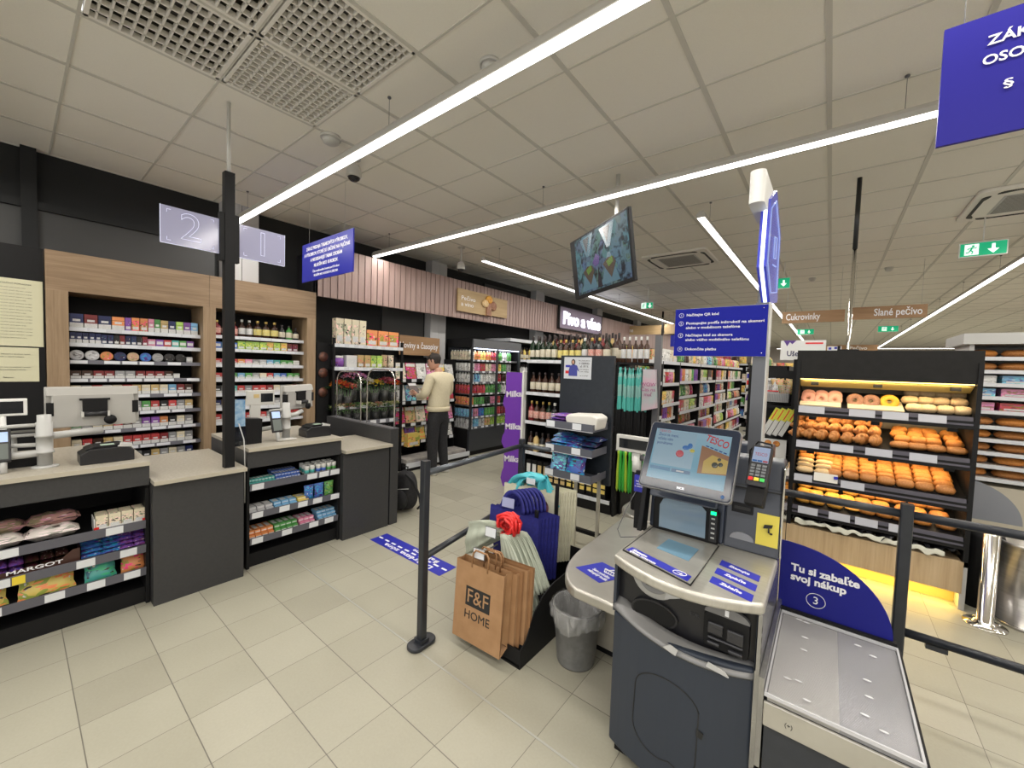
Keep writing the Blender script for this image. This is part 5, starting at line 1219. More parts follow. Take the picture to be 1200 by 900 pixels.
for k in range(9):
    r_, c_ = divmod(k, 3)
    sw('wrapped_bar', -.14+.14*c_, -.25+.05*r_, .892+.035*r_, .15, .045, .16, ['blue', 'blue', 'navy'][c_], f'blue sweet bag in the middle tray, {ordw(c_+1)} from left, layer {ordw(r_+1)}', rot=(rnd.uniform(-.15, .15), 0, rnd.uniform(-.2, .2)))
sw('snack_bag', -.13, -.24, .685, .16, .19, .09, 'light blue', 'light blue upright sweet bag in the lowest tray, left one', rot=(-.2, 0, 0)); sw('snack_bag', .04, -.24, .685, .18, .20, .09, 'blue', 'deep blue upright sweet bag in the lowest tray, right one', rot=(-.2, 0, .05))

# ------------------------------------------------------------------ barriers
RAILM = noisy('dark_barrier_steel', (.018, .021, .027), (.024, .027, .034), 20, .3)
RAILG = mat('barrier_rail_steel', (.09, .10, .115), .28, .6)
t = thing('barrier', 'dark tube barrier turning a corner behind the carrier bags', 'barrier', (-1.72, 1.42, 0))
def post(px, py, base=True, hh=1.045):
    p = MB(); p.prism(rrect(px-.021, px+.021, py-.021, py+.021, .006, 2), 'z', .0, hh); p.obj('post', RAILM, t)
    if base:
        b = MB(); b.prism([(x+px, yy+py) for x, yy in rrect(-.05, .05, -.085, .085, .045, 6)], 'z', 0, .022); b.obj('foot_plate', RAILM, t, bevel=.006)
        b = MB(); b.prism([(x+px, yy+py) for x, yy in rrect(-.032, .032, -.032, .032, .01, 3)], 'z', .022, .04); b.obj('collar', RAILM, t)
post(0, 0); post(-.215, 1.17, hh=.99)
MB().cyl((0, .02, .975), (-.215, 1.15, .935), .018, n=12).obj('rail', RAILG, t); MB().cyl((0, .02, .50), (-.215, 1.15, .50), .018, n=12).obj('rail', RAILM, t)
MB().cyl((-.195, 1.17, .935), (.04, 1.20, .935), .018, n=12).obj('rail', RAILG, t)
t = thing('barrier', 'dark tube barrier between the packing shelf and the bakery', 'barrier', (.285, 2.385, 0))
post(0, 0)
for z in (1.0, .49):
    MB().cyl((-.43, .0, z), (-.02, 0, z), .018, n=12).obj('rail', RAILM, t) if z > .9 else None
    MB().cyl((.02, 0, z), (1.75, 0, z), .018, n=12).obj('rail', RAILM, t)
post(1.77, 0)
MB().box(.085, .15, -.012, .012, .455, .475).obj('rail_clip', RAILM, t)

# floor sticker
t = thing('floor_sticker', 'blue strip sticker with white dashes on the floor by the barrier', 'sticker', (-2.62, 2.06, 0))
MB().box(-.50, .42, -.09, .085, .0006, .0016).obj('sticker', BLUET, t)
b = MB(); [b.box(-.49+.093*k, -.435+.093*k, -.010, .008, .0016, .002) for k in range(10)]; b.obj('dashes', LETTER, t)
text('Diskrétna zóna', .062, (-.02, -.052, .0022), (0, 0, PI), LETTER, t, w=.62, align='CENTER', bold=.02); text('Ďakujeme', .052, (.10, .042, .0022), (0, 0, PI), LETTER, t, w=.32, align='CENTER', bold=.02)

# ------------------------------------------------------------------ carrier bag stand
t = thing('bag_stand', 'low black floor stand with curved cheeks holding the carrier bags', 'stand', (-1.43, 1.63, 0))
prof = [(0, 0), (.82, 0), (.82, .33), (.45, .345), (.30, .34), (.20, .31), (.12, .25), (.05, .13), (0, .10)]
for x in (-.245, .24): MB().prism(prof, 'x', x, x+.006).obj('cheek_panel', BLACK, t)
MB().box(-.24, .24, 0, .005, 0, .10).obj('front_lip', BLACK, t); MB().box(-.24, .24, 0, .82, .012, .02).obj('tray_floor', BLACK, t); MB().box(-.24, .24, .815, .82, 0, .33).obj('back_panel', BLACK, t)
for y, h in ((.22, .56), (.46, .66), (.70, .78)): MB().box(-.012, .012, y, y+.012, .02, h).obj('hook_post', BLACK, t)
KR = noisy('kraft_paper', (.34, .185, .085), (.42, .24, .12), 12, .6); KRD = noisy('kraft_paper_inside', (.28, .14, .06), (.34, .18, .08), 12, .6)
def papbag(label, x, y, z, w, h, g, rx, rz, m, logo=False, grp=None, hand_=True):
    """flat-folded gusseted bag hanging: face w x h, gusset g"""
    t = thing('paper_bag', label, 'bag', (x, y, z), grp and 0, grp, rot=(rx, 0, rz)); tag(t, group=grp)
    b = MB(); b.add([(-w/2, 0, 0), (w/2, 0, 0), (w/2, 0, h), (-w/2, 0, h), (-w/2, g, .03), (w/2, g, .03), (w/2, g, h), (-w/2, g, h), (w/2-.01, g/2, h), (w/2-.015, g/2, .06), (-w/2+.01, g/2, h), (-w/2+.015, g/2, .06)],
                    [(0, 1, 2, 3), (7, 6, 5, 4), (1, 9, 8, 2), (9, 5, 6, 8), (0, 3, 10, 11), (11, 10, 7, 4), (0, 4, 5, 1)]); b.obj('bag_body', m, t, solid=.0012)
    if hand_:
        for y_ in (.001, g-.001):
            b = MB(); b.tube([(-.055, y_, h-.02), (-.055, y_+.003, h+.055), (-.04, y_+.004, h+.075), (.04, y_+.004, h+.075), (.055, y_+.003, h+.055), (.055, y_, h-.02)], .0055, 5); b.obj('handle', KRD, t)
    if logo:
        MB().box(-.085, .085, -.002, -.0006, h*.46, h*.46+.105).obj('logo_block', INK, t)
        text('F&F', .105, (0, -.003, h*.46+.052), ROT_F, mat('kraft_lettering', (.42, .24, .12), .6), t, w=.145, align='CENTER'); text('HOME', .065, (0, -.0015, h*.46-.05), ROT_F, INK, t, w=.175, align='CENTER')
    return t
KB = 'kraft bags in the stand'
papbag('front brown kraft bag printed F&F HOME, hanging over the black stand', -1.435, 1.552, .055, .335, .43, .07, -.06, .05, KR, True, KB)
for k in range(4): papbag(f'brown kraft bag nested behind the printed one, {ordw(k+1)} behind it', -1.405+.018*k, 1.625+.022*k, .075+.008*k, .33, .40, .02, -.05, .10, KRD if k % 2 else KR, False, KB, hand_=k == 0)
# pale plastic bags bunched on the hook with red handles
PB = noisy('pale_plastic_bag', (.42, .46, .38), (.56, .60, .50), 14, .45); PB2 = mat('pale_plastic_fold', (.50, .54, .45), .45)
t = thing('plastic_bag_bundle', 'bundle of pale green plastic bags hanging with red handles', 'bag', (-1.455, 1.86, .62))
R3 = random.Random(9)
def leaf(b, top, lx, rx_, zt, zb, yo, wav, mi=0):
    def fn(u, v):
        x0 = lx*(v**.7); x1 = rx_*(v**.7); x = x0+(x1-x0)*u
        return (top+x, yo+.035*math.sin(u*wav+v*2)*v+.02*math.sin(u*31+yo*90)*v, zt+(zb-zt)*v-.06*abs(u-.5)*2*v*0)
    b.grid(fn, 22, 10, mi)
for k in range(12):   # left wing
    b = MB()
    def fl(u, v, k=k): return (-.02-(.235+.004*k)*v-.03*u*v, -.10+.013*k+.012*math.sin(v*22+k)*u+.01*math.sin(u*9), .0-.05*v-(.03+.19*v)*(u-.15)-.004*k+.05*math.sin(v*3)*(1-u)*.5)
    b.grid(fl, 10, 24); b.obj('bag_sheet', PB if k % 2 else PB2, t, solid=.0012)
for k in range(16):   # right wing, drooping
    b = MB(); rr = .20+.004*k
    def fn(u, v, k=k, rr=rr): return ((.01+.05*v)*(1-u)+(.05+.195*v**.75)*u, -.11+.014*k+.012*math.sin(u*26+k*2)*v, -.01-(.40*(1-u)+.29*u)*v+.05*math.sin(u*PI)*v-.003*k)
    b.grid(fn, 20, 12); b.obj('bag_sheet', PB if k % 2 else PB2, t, solid=.0012)
for k in range(4):
    b = MB()
    def fn(u, v, k=k): return (.06+.10*u+.10*v, -.06+.02*k+.015*math.sin(u*12+k), -.20-.26*v-.03*u)
    b.grid(fn, 12, 8); b.obj('bag_sheet', PB, t, solid=.0012)
b = MB()
for k in range(14):
    a = R3.uniform(0, PI); r0 = .035+.03*R3.random()
    b.tube([(r0*math.cos(a+q)*1.1+R3.uniform(-.01, .01), -.06+.10*k/14+.01*math.sin(q*3), .015+r0*math.sin(q+a)*1.1) for q in [i*.45 for i in range(15)]], .009, 5)
b.obj('red_handles', mat('red_plastic_film', (.75, .03, .03), .3), t)
t = thing('price_ticket', 'small price ticket in front of the red bag handles', 'price tag', (-1.475, 1.70, .625), 0, rot=(-.1, 0, .1)); MB().box(-.035, .035, 0, .003, -.025, .025).obj('card', CARD, t); MB().box(-.039, .039, .003, .006, -.029, .029).obj('holder', GREYM, t)
MB().box(-.004, .004, .004, .14, -.003, .003).obj('stem', GREYM, t)
t = thing('price_ticket', 'small price ticket above the kraft bags', 'price tag', (-1.47, 1.60, .535), 0, rot=(-.1, 0, .15)); MB().box(-.035, .035, 0, .003, -.025, .025).obj('card', CARD, t); MB().box(-.039, .039, .003, .006, -.029, .029).obj('holder', GREYM, t)
MB().box(-.004, .004, .004, .20, -.003, .003).obj('stem', GREYM, t)
# blue cloth bags
BC = noisy('blue_cloth', (.012, .014, .15), (.02, .022, .22), 50, .7)
for k in range(7):
    t = thing('cloth_bag', f'deep blue cloth carrier bag, {ordw(k+1)} from the front of the blue stack', 'bag', (-1.575+.012*k, 2.02+.024*k, .21), 0, 'blue cloth bags', rot=(-.06, 0, .08))
    w = .38 if k == 0 else .35; h = .425
    b = MB(); b.add([(-w/2, 0, 0 if k else .22), (w/2, 0, 0), (w/2, 0, h-.02), (-w/2, 0, h), (-w/2, .018, 0 if k else .22), (w/2, .018, 0), (w/2, .018, h-.02), (-w/2, .018, h)], [(0, 1, 2, 3), (7, 6, 5, 4), (1, 5, 6, 2), (0, 3, 7, 4), (0, 4, 5, 1)]); b.obj('bag_body', BC, t)
    b = MB()
    for q in range(12):
        pass
    def hf(u, v): a = PI*u; return (-.03+.085*math.cos(a)+.02*k*.2, .009, h-.01+.13*math.sin(a)**.8+.018*(v-.5)*math.sin(a)) if 0 < u < 1 else (-.03+.085*math.cos(a)+.018*(v-.5), .009, h-.03)
    def hf(u, v):
        a = PI*u; rr = .085+.028*(v-.5); return (-.02+rr*math.cos(a), .009+.004*math.sin(a*3+k), h-.02+(.135+.028*(v-.5))*math.sin(a))
    b.grid(hf, 18, 1); b.obj('handle', BC, t, solid=.002)
t = thing('price_ticket', 'pale ticket inside the handles of the blue cloth bags', 'price tag', (-1.58, 1.985, .70), 0, rot=(-.1, 0, .1)); MB().box(-.045, .045, 0, .003, -.03, .03).obj('card', mat('blue_tint_card', (.35, .38, .6), .4), t)
# cream shopping bags
CRB = noisy('cream_cloth', (.58, .56, .42), (.66, .64, .50), 30, .7); MOT = mat('rose_motif', (.50, .22, .28), .6)
for k in range(9):
    t = thing('shopping_bag', f'cream shopping bag with a round rose motif, {ordw(k+1)} from the front of the cream stack', 'bag', (-1.66+.012*k, 2.30+.018*k, .22), 0, 'cream shopping bags', rot=(-.04, 0, .06))
    w = .43 if k == 0 else .41; h = .485+.004*(k % 3)
    b = MB(); b.add([(-w/2, 0, 0), (w/2, 0, 0), (w/2, 0, h), (-w/2, 0, h), (-w/2, .016, 0), (w/2, .016, 0), (w/2, .016, h), (-w/2, .016, h)], [(0, 1, 2, 3), (7, 6, 5, 4), (1, 5, 6, 2), (0, 3, 7, 4), (0, 4, 5, 1)]); b.obj('bag_body', CRB, t)
    if k == 0:
        for sx in (-.15, .12): b = MB(); b.lathe([(.0, 0), (.055, 0)], 18); b.xf(Matrix.Translation((sx, -.002, h-.11)) @ Matrix.Rotation(PI/2, 4, 'X')); b.obj('round_motif', MOT, t)
# turquoise film bundle on top
t = thing('plastic_bag_bundle', 'turquoise plastic bag handles bunched over the cream bags', 'bag', (-1.62, 2.36, .76))
TQ = mat('turquoise_plastic', (.08, .48, .56), .3)
for s, (ax, az) in enumerate(((-.17, -.10), (.13, -.16), (-.09, -.05), (.08, -.10))):
    b = MB()
    def fn(u, v, ax=ax, az=az, s=s): return (ax*v+(u-.5)*(.05+.09*v)+.02*math.sin(v*6), .02*s-.03+.02*math.sin(u*9+v*5), .03*math.sin(v*PI)*1.6+az*v*v+.012*math.sin(u*14))
    b.grid(fn, 12, 12); b.obj('film_strip', TQ, t, solid=.002)
b = MB(); b.ell((0, 0, .02), .075, .045, .035, 14, 9); b.obj('knot', TQ, t)
MB().box(-.055, .02, -.05, -.047, -.02, .022).obj('ticket', CARD, t)
MB().box(-.01, .01, .02, .03, -.54, .0).obj('hook_post', BLACK, t)

# waste bin with liner
t = thing('waste_bin', 'grey wire-mesh waste bin with a clear liner beside the carrier bags', 'bin', (-1.005, 1.895, 0))
b = MB(); b.lathe([(0, .0), (.098, .0), (.102, .012), (.128, .30), (.134, .302), (.134, .31), (.124, .31), (.098, .02), (0, .015)], 36); b.obj('bin_body', noisy('bin_grey', (.14, .14, .14), (.20, .20, .20), 30, .4), t)
LIN = mat('bin_liner', (.75, .75, .75), .2, alpha=.28)
b = MB()
def ln(u, v):
    q = 2*PI*u; z = .315-.10*v-.02*math.sin(q*3)*v; r = .138+.012*math.sin(v*PI)+.0045*math.sin(q*17+v*6)+.003*math.sin(q*31)-.010*v; return (r*math.cos(q), r*math.sin(q), z)
b.grid(ln, 90, 8); b.obj('liner_cuff', LIN, t)
b = MB()
def l2(u, v):
    q = 2*PI*u; z = .315-.26*v; r = .126-.02*v+.007*math.sin(q*9+v*5)+.004*math.sin(q*23-v*9); r *= (1-.3*v*v); return (r*math.cos(q), r*math.sin(q), z)
b.grid(l2, 80, 10); b.obj('liner', LIN, t)
b = MB(); b.ell((.0, .02, .05), .06, .05, .04, 10, 7); b.obj('crumpled_receipts', WHITE, t)

# stainless basket table left of the checkout
t = thing('basket_table', 'stainless basket table with rounded corner and blue basket sticker', 'table', (-.88, 2.05, 0))
out = [(.215, -.43), (.215, .62), (-.20, .62)]+arc(0.0, .40, .0, 180, 180, 1)[:0]+[(-.20, .5), (-.185, .05)]+arc(.03, .0, .215, 180, 262, 12, .43)
MB().prism(out, 'z', .505, .555).obj('table_top', STEELD, t, bevel=.012, seg=4)
MB().box(-.14, .20, .0, .50, .02, .505).obj('cabinet_base', mat('beige_panel', (.52, .48, .40), .5), t); MB().box(-.15, .20, -.01, .51, 0, .02).obj('plinth', BLACK, t)
MB().cyl((.02, -.01, .44), (.05, -.012, .47), .008, n=8).obj('bolt', GREYM, t)
st = MB().prism([(-.075, -.03), (.085, -.085), (.175, .075), (.005, .115)], 'z', .5555, .5565); st = st.obj('sticker', BLUET, t, loc=(-.02, -.22, 0))
text('Sem položte\nnákupný košík', .028, (.030, -.232, .557), (0, 0, -.30), LETTER, t, w=.125, align='CENTER', bold=.02)
b = MB(); b.tube([(.03, -.165, .558), (.04, -.195, .558), (.09, -.205, .558), (.105, -.18, .558), (.03, -.165, .558)], .0035, 5); b.tube([(.05, -.170, .558), (.075, -.145, .558), (.09, -.178, .558)], .003, 5)
for k in range(4): b.tube([(.042+.014*k, -.170-.003*k, .558), (.048+.013*k, -.196-.002*k, .558)], .0022, 4)
b.obj('basket_symbol', LETTER, t)

# ------------------------------------------------------------------ self-checkout
KX, KY = -.39, 1.52
t = thing('self_checkout', 'slate-blue self-checkout machine with tilted touch screen in the foreground', 'self-checkout', (KX, KY, 0))
hw = .258
def bow(x0, x1, d, n=12, y0=0.): return [(x0+(x1-x0)*i/n, y0-d*(1-(2*i/n-1)**2)) for i in range(n+1)]
MB().box(-.235, .235, .03, .50, 0, .06).obj('plinth', BLACK, t)
MB().prism(bow(-.250, .244, .055)+[(.244, .55), (-.250, .55)], 'z', .06, .60).obj('lower_body', KFRONT, t, bevel=.008)
MB().prism(bow(-.250, .244, .022, y0=.03)+[(.244, .55), (-.250, .55)], 'z', .60, .79).obj('upper_body', GUN, t)
for s in (-1, 1): MB().box(s*.249-.006, s*.249+.006 if s < 0 else .247, -.0, .06, .60, .79).obj('corner_trim', KFRONT, t)
# silver sill that sweeps across the front
b = MB()
def lip(u, v):
    x = -.247+.489*u; y = -.012-.055*(1-(2*u-1)**2)+.055*v; z = .655-.05*math.sin(u*PI*.62)-.018*u*0+.0*v-.03*(1-v)*0; return (x, y, z-.035*(1-v))
b.grid(lip, 24, 4); b.obj('sill', SILV, t, solid=.012)
# coin inlet: silver half moon with slot
b = MB(); b.prism([(-.185, .79)]+arc(-.095, .79, .09, 180, 360, 16, .085)+[(-.005, .79)], 'y', .008, .02); b.obj('coin_bezel', mat('bezel_silver', (.40, .40, .40), .3, .4), t, bevel=.003)
b = MB(); b.prism(arc(-.095, .775, .055, 180, 360, 12, .045), 'y', -.002, .012); b.obj('coin_funnel', mat('funnel_grey', (.22, .22, .23), .35), t, bevel=.003)
MB().box(-.125, -.065, -.004, .002, .755, .768).obj('coin_slot', INK, t)
MB().prism([(-.055, .722), (.0, .745), (-.005, .772), (-.05, .752)], 'y', .004, .009).obj('lit_hint', mat('hint_white', (.5, .5, .5), .3), t)
# coin return cup
b = MB(); b.prism(arc(-.09, .655, .088, 0, 360, 24, .048)[:-1], 'y', -.004, .014); b.obj('coin_cup_rim', GUN, t)
b = MB(); b.prism(arc(-.09, .655, .080, 0, 360, 24, .041)[:-1], 'y', -.0055, -.003); b.obj('coin_cup', mat('cup_shade_black', (.002, .002, .002), .9), t)  # flat black disc, the shade of the hollow cup painted on
MB().prism([(-.030, .592), (.015, .580), (.022, .604), (-.005, .612)], 'y', -.077, -.0745).obj('cup_light', mat('hint_white'), t)
# banknote unit
MB().prism(rrect(.085, .225, .622, .742, .012, 3), 'y', -.006, .03).obj('note_unit', BLACK, t, bevel=.003)
b = MB(); b.prism([(.085, .742)]+arc(.155, .742, .07, 180, 0, 14, .034), 'y', -.004, .01); b.obj('note_arch', mat('arch_grey', (.20, .20, .21), .3, .4), t)
MB().box(.15, .162, -.0065, -.004, .748, .768).obj('note_hint', LETTER, t)
GL = mat('smoked_gloss', (.03, .03, .035), .06)
b = MB(); b.box(.10, .148, -.018, -.006, .675, .715); b.box(.160, .21, -.018, -.006, .668, .710); b.box(.10, .21, -.016, -.006, .655, .664); b.box(.10, .14, -.02, -.006, .636, .648); b.box(.165, .21, -.02, -.006, .632, .644); b.obj('note_mouth', GL, t, bevel=.004)
b = MB(); b.box(.118, .145, -.020, -.018, .685, .700); b.box(.175, .202, -.020, -.018, .680, .694); b.obj('polished_plate', GL, t)
MB().prism([(.110, .583), (.180, .577), (.168, .592), (.116, .600)], 'y', -.063, -.058).obj('note_exit_light', mat('hint_white'), t)
text('EUR', .018, (.035, .007, .705), ROT_F, mat('faint_lettering', (.05, .05, .06), .4), t)
# lower service door with rounded outline and lock
dr = arc(-.02, .38, .115, 10, 180, 12, .085)+arc(-.045, .24, .095, 180, 300, 12, .085)+[(.035, .155), (.075, .165), (.09, .20)]
dpts = [(x, -.0, z) for x, z in dr]
def onface(x, z): u_ = (x+.250)/.494; return (x, -.055*(1-(2*u_-1)**2)-.0005, z)
b = MB(); P = [onface(x, z) for x, z in dr]; b.tube(P+[P[0]], .0022, 5); b.obj('service_door_gap', INK, t)
b = MB(); q = onface(.10, .325); b.prism([(q[0]-.012, q[2]-.012), (q[0]+.008, q[2]-.016), (q[0]+.012, q[2]+.006), (q[0]-.012, q[2]+.014)], 'y', q[1]-.003, q[1]+.001); b.obj('door_lock', INK, t)
MB().box(.244, .258, -.0, .56, .0, .82).obj('side_plate', noisy('side_steel', (.35, .35, .36), (.5, .5, .5), 6, .25, .9), t)
b = MB(); [b.box(.2575, .259, .005, .012, .10+.035*k, .12+.035*k) for k in range(19)]; b.obj('plate_slots', INK, t)
# deck
deck = bow(-.262, .262, .085, 16)+[(.262, .42), (-.262, .42)]
MB().prism(deck, 'z', .79, .83).obj('deck', STEEL, t, bevel=.012, seg=4)
SCP = noisy('scanner_plate', (.38, .37, .34), (.46, .45, .41), 10, .25, .45)
sp = MB().prism([(-.245, .055)]+[(-.245, .055), (.045, -.045), (.045, -.045), (.050, .375), (-.235, .385)][1:], 'z', .8302, .8345).obj('scanner_plate', SCP, t)
b = MB(); b.tube([(-.245, .055, .833), (.045, -.045, .833), (.050, .375, .833), (-.235, .385, .833), (-.245, .055, .833)], .0035, 5); b.obj('plate_gap', INK, t)
MB().prism([(-.145, .165), (-.01, .135), (-.005, .275), (-.135, .295)], 'z', .8346, .8356).obj('scanner_glass', mat('scanner_glass', (.14, .26, .36), .03), t)  # light-blue glare put into the glass colour
MB().prism([(-.236, .062), (.030, -.028), (.032, .018), (-.224, .102)], 'z', .8346, .8356).obj('direction_sticker', BLUET, t)
a_ = math.atan2(-.09, .266)
text('Skenujte\ntýmto smerom', .021, (-.215, .070, .836), (0, 0, a_), LETTER, t, w=.125, bold=.03, sp=.85)
b = MB(); cx, cy = -.008, .012
b.tube([(cx+.024*math.cos(q), cy+.016*math.sin(q), .8362) for q in [i*PI/8 for i in range(17)]], .0015, 4); b.tube([(cx-.012, cy+.003, .8362), (cx+.012, cy-.005, .8362)], .0015, 4); b.tube([(cx+.004, cy+.004, .8362), (cx+.012, cy-.005, .8362), (cx+.001, cy-.009, .8362)], .0015, 4); b.obj('arrow_symbol', LETTER, t)
for k, s in enumerate(('Skenujte', 'Zaplaťte', 'Zabaľte')):
    cy = .215-.083*k; MB().prism([(.088, cy+.034), (.226, cy-.010), (.226, cy-.062), (.088, cy-.018)], 'z', .8302, .8312).obj('step_sticker', BLUET, t)
    text(s, .024, (.157, cy-.014, .8316), (0, 0, -.31), LETTER, t, w=.075, align='CENTER', bold=.02)
# upper housing
MB().prism([(.40, .83), (.56, .83), (.56, 1.12), (.43, 1.12)], 'x', -.262, .06).obj('scanner_head', NAVY, t, bevel=.01)
b = MB(); b.prism([(-.235, .835), (-.235, .97)]+arc(-.10, .97, .135, 180, 0, 14, .058)+[(.045, .97), (.045, .835)], 'y', .375, .415); b.obj('scanner_arch', BLACK, t, bevel=.004)
MB().prism([(-.205, .85), (-.205, .955), (-.19, .985), (-.14, 1.0), (-.03, .995), (-.005, .97), (-.005, .85)], 'y', .371, .376).obj('upright_scanner_glass', mat('upright_glass', (.20, .28, .36), .03), t)  # even mid blue stands in for the reflection on this pane
MB().box(.010, .040, .369, .376, .845, .985).obj('button_strip', GUN, t)
b = MB(); [b.box(.018, .032, .366, .37, .86+.021*k, .866+.021*k) for k in range(5)]; b.obj('buttons', LGREY, t)
MB().box(.015, .036, .365, .37, .965, .978).obj('ready_light', mat('ready_green', (.0, .8, .2), .3, emit=4., ecol=(.0, 1., .25)), t)
TW = noisy('tower_plastic', (.050, .056, .072), (.060, .066, .084), 12, .3)
MB().prism([(.40, .83), (.56, .83), (.56, 1.10), (.44, 1.10)], 'x', .06, .262).obj('payment_tower', TW, t, bevel=.008)
MB().prism([(.44, 1.095), (.585, 1.0), (.585, 1.215), (.47, 1.215)], 'x', .045, .262).obj('tower_top', TW, t, bevel=.010)
MB().box(.262, .270, .42, .60, .83, 1.20).obj('tower_side', CHROME, t, bevel=.003)
def onT(x, z, d=0): return (x, .40+.04*(z-.83)/.27-.0015-d, z)
TA = (PI/2-.147, 0, 0)
ty = lambda z: .40+.04*(z-.83)/.27
def plate(n, m, x0, x1, z0, z1, th=.003, bevel=0):
    o = MB().add([(x0, ty(z0)-th, z0), (x1, ty(z0)-th, z0), (x1, ty(z1)-th, z1), (x0, ty(z1)-th, z1), (x0, ty(z0)+.002, z0), (x1, ty(z0)+.002, z0), (x1, ty(z1)+.002, z1), (x0, ty(z1)+.002, z1)],
                   [(0, 1, 2, 3), (7, 6, 5, 4), (0, 4, 5, 1), (1, 5, 6, 2), (2, 6, 7, 3), (3, 7, 4, 0)]).obj(n, m, t, bevel=bevel); return o
plate('coupon_slot', BLACK, .085, .165, .985, 1.025, .008, .003); plate('slot_mouth', INK, .095, .155, 1.0, 1.012, .010)
b = MB(); b.prism([(.085, .875)]+arc(.13, .875, .045, 180, 0, 12, .032), 'y', ty(.88)-.005, ty(.88)+.002); b.obj('receipt_arch', mat('receipt_arch', (.30, .31, .34), .3, .3), t)
plate('camera_sticker', mat('camera_sticker_yellow', (.72, .60, .08), .5), .180, .258, .875, 1.0, .003)
b = MB(); b.prism([(.205, .945), (.235, .952), (.238, .965), (.208, .960)], 'y', .405, .411); b.prism([(.222, .93), (.228, .93), (.226, .948), (.222, .948)], 'y', .405, .411); b.box(.228, .238, .405, .411, .925, .931); b.obj('camera_symbol', INK, t)
plate('front_gap', INK, .062, .258, 1.088, 1.094, .003)
# touch screen
mon = MB().prism(rrect(-.178, .178, -.148, .148, .016, 4), 'z', 0, .028).obj('touch_monitor', mat('monitor_bezel', (.012, .018, .035), .15), t, (-.058, .262, 1.205), (PI/2-.50, 0, -.02), bevel=.004)
MB().prism(rrect(-.181, .181, -.151, .151, .019, 4), 'z', -.002, .022).obj('monitor_rim', SILV, mon)
SCR = mat('screen_page', (.0, .0, .0), .15)
def screen_mat():
    m = SCR; v = coords(m, 'Generated'); s = nd(m, 'ShaderNodeSeparateXYZ'); lk(m, v, s.inputs[0])
    c = ramp(m, s.outputs[1], [(0, (.12, .42, .62)), (.5, (.30, .60, .76)), (1, (.45, .68, .82))]); lk(m, c, bsdf(m).inputs['Emission Color']); bsdf(m).inputs['Emission Strength'].default_value = .75
screen_mat()
MB().box(-.152, .150, -.108, .118, .028, .0285).obj('display', SCR, mon)
def em(n, c=(0, 0, 0), s=.75): return mat(n, (0, 0, 0), .2, emit=s, ecol=c)
def ms(n, m, x0, x1, y0, y1, z=.0290): return MB().box(x0, x1, y0, y1, z-.0004, z).obj(n, m, mon)
ms('news_panel', em('screen_pale', (.42, .62, .75)), -.145, .02, -.045, .112); ms('button_bar', em('screen_bar', (.08, .28, .50)), -.145, -.06, -.068, -.054); ms('button_bar', em('screen_bar2', (.10, .24, .42)), -.055, .02, -.068, -.054)
MB().prism([(.045, -.055), (.150, -.045), (.150, .035), (.045, .065)], 'z', .0286, .0292).obj('shop_picture', em('screen_brick', (.42, .20, .10)), mon)
MB().prism([(.062, -.05), (.15, -.04), (.15, .015), (.09, .03), (.062, .0)], 'z', .0292, .0295).obj('shop_front_glow', em('screen_amber', (.75, .52, .12)), mon)
b = MB(); [b.ell((x, y, .0296), r, r, .0003, 10, 4) for x, y, r in ((.105, -.01, .012), (.125, -.005, .009), (.118, .015, .007))]; b.obj('picture_people', em('screen_dark', (.05, .06, .05)), mon)
b = MB(); b.ell((-.035, .015, .0293), .016, .016, .0004, 14, 4); b.obj('red_badge', em('screen_red', (.75, .12, .15)), mon)
b = MB(); b.ell((-.015, .045, .0293), .014, .010, .0004, 12, 4); b.ell((.0, .055, .0293), .010, .012, .0004, 12, 4); b.obj('blue_figure', em('screen_blue', (.05, .22, .6)), mon); b = MB(); b.ell((.012, .035, .0294), .010, .008, .0004, 12, 4); b.obj('yellow_figure', em('screen_yellow', (.75, .65, .1)), mon)
text('TESCO', .042, (.100, .088, .0297), (0, 0, -.28), em('screen_logo', (.75, .06, .08)), mon, w=.09, align='CENTER', bold=.02, ext=.0001)
b = MB(); [b.prism([(.062+.017*k, .068-.0048*k), (.074+.017*k, .0646-.0048*k), (.071+.017*k, .0606-.0048*k), (.059+.017*k, .064-.0048*k)], 'z', .0290, .0297) for k in range(5)]; b.obj('logo_dashes', em('screen_navy', (.02, .06, .3)), mon)
text('TESCO', .014, (-.14, .108, .0297), (0, 0, 0), em('screen_logo'), mon, w=.05, ext=.0001)
text('Život sa mení,\nvďaka vám\npomáhame', .019, (-.138, .072, .0297), (0, 0, 0), em('screen_navy'), mon, w=.085, ext=.0001)
ms('start_label', em('screen_white', (.8, .8, .8)), -.035, -.005, -.064, -.058, .0296)
text('NCR', .013, (-.005, -.130, .0285), (0, 0, 0), mat('bright_lettering', (.8, .82, .9), .4, emit=.4), mon, w=.03, align='CENTER', ext=.0001, bold=.04); b = MB(); b.ell((.150, -.130, .0282), .007, .007, .0006, 12, 4); b.obj('sensor_dot', em('screen_blue'), mon)
MB().box(-.03, .03, -.03, .03, -.20, .0).obj('monitor_mount', BLACK, mon)
MB().prism([(.33, 1.0), (.47, 1.0), (.47, 1.14), (.40, 1.12)], 'x', -.245, .045).obj('monitor_shroud', NAVY, t, bevel=.008)
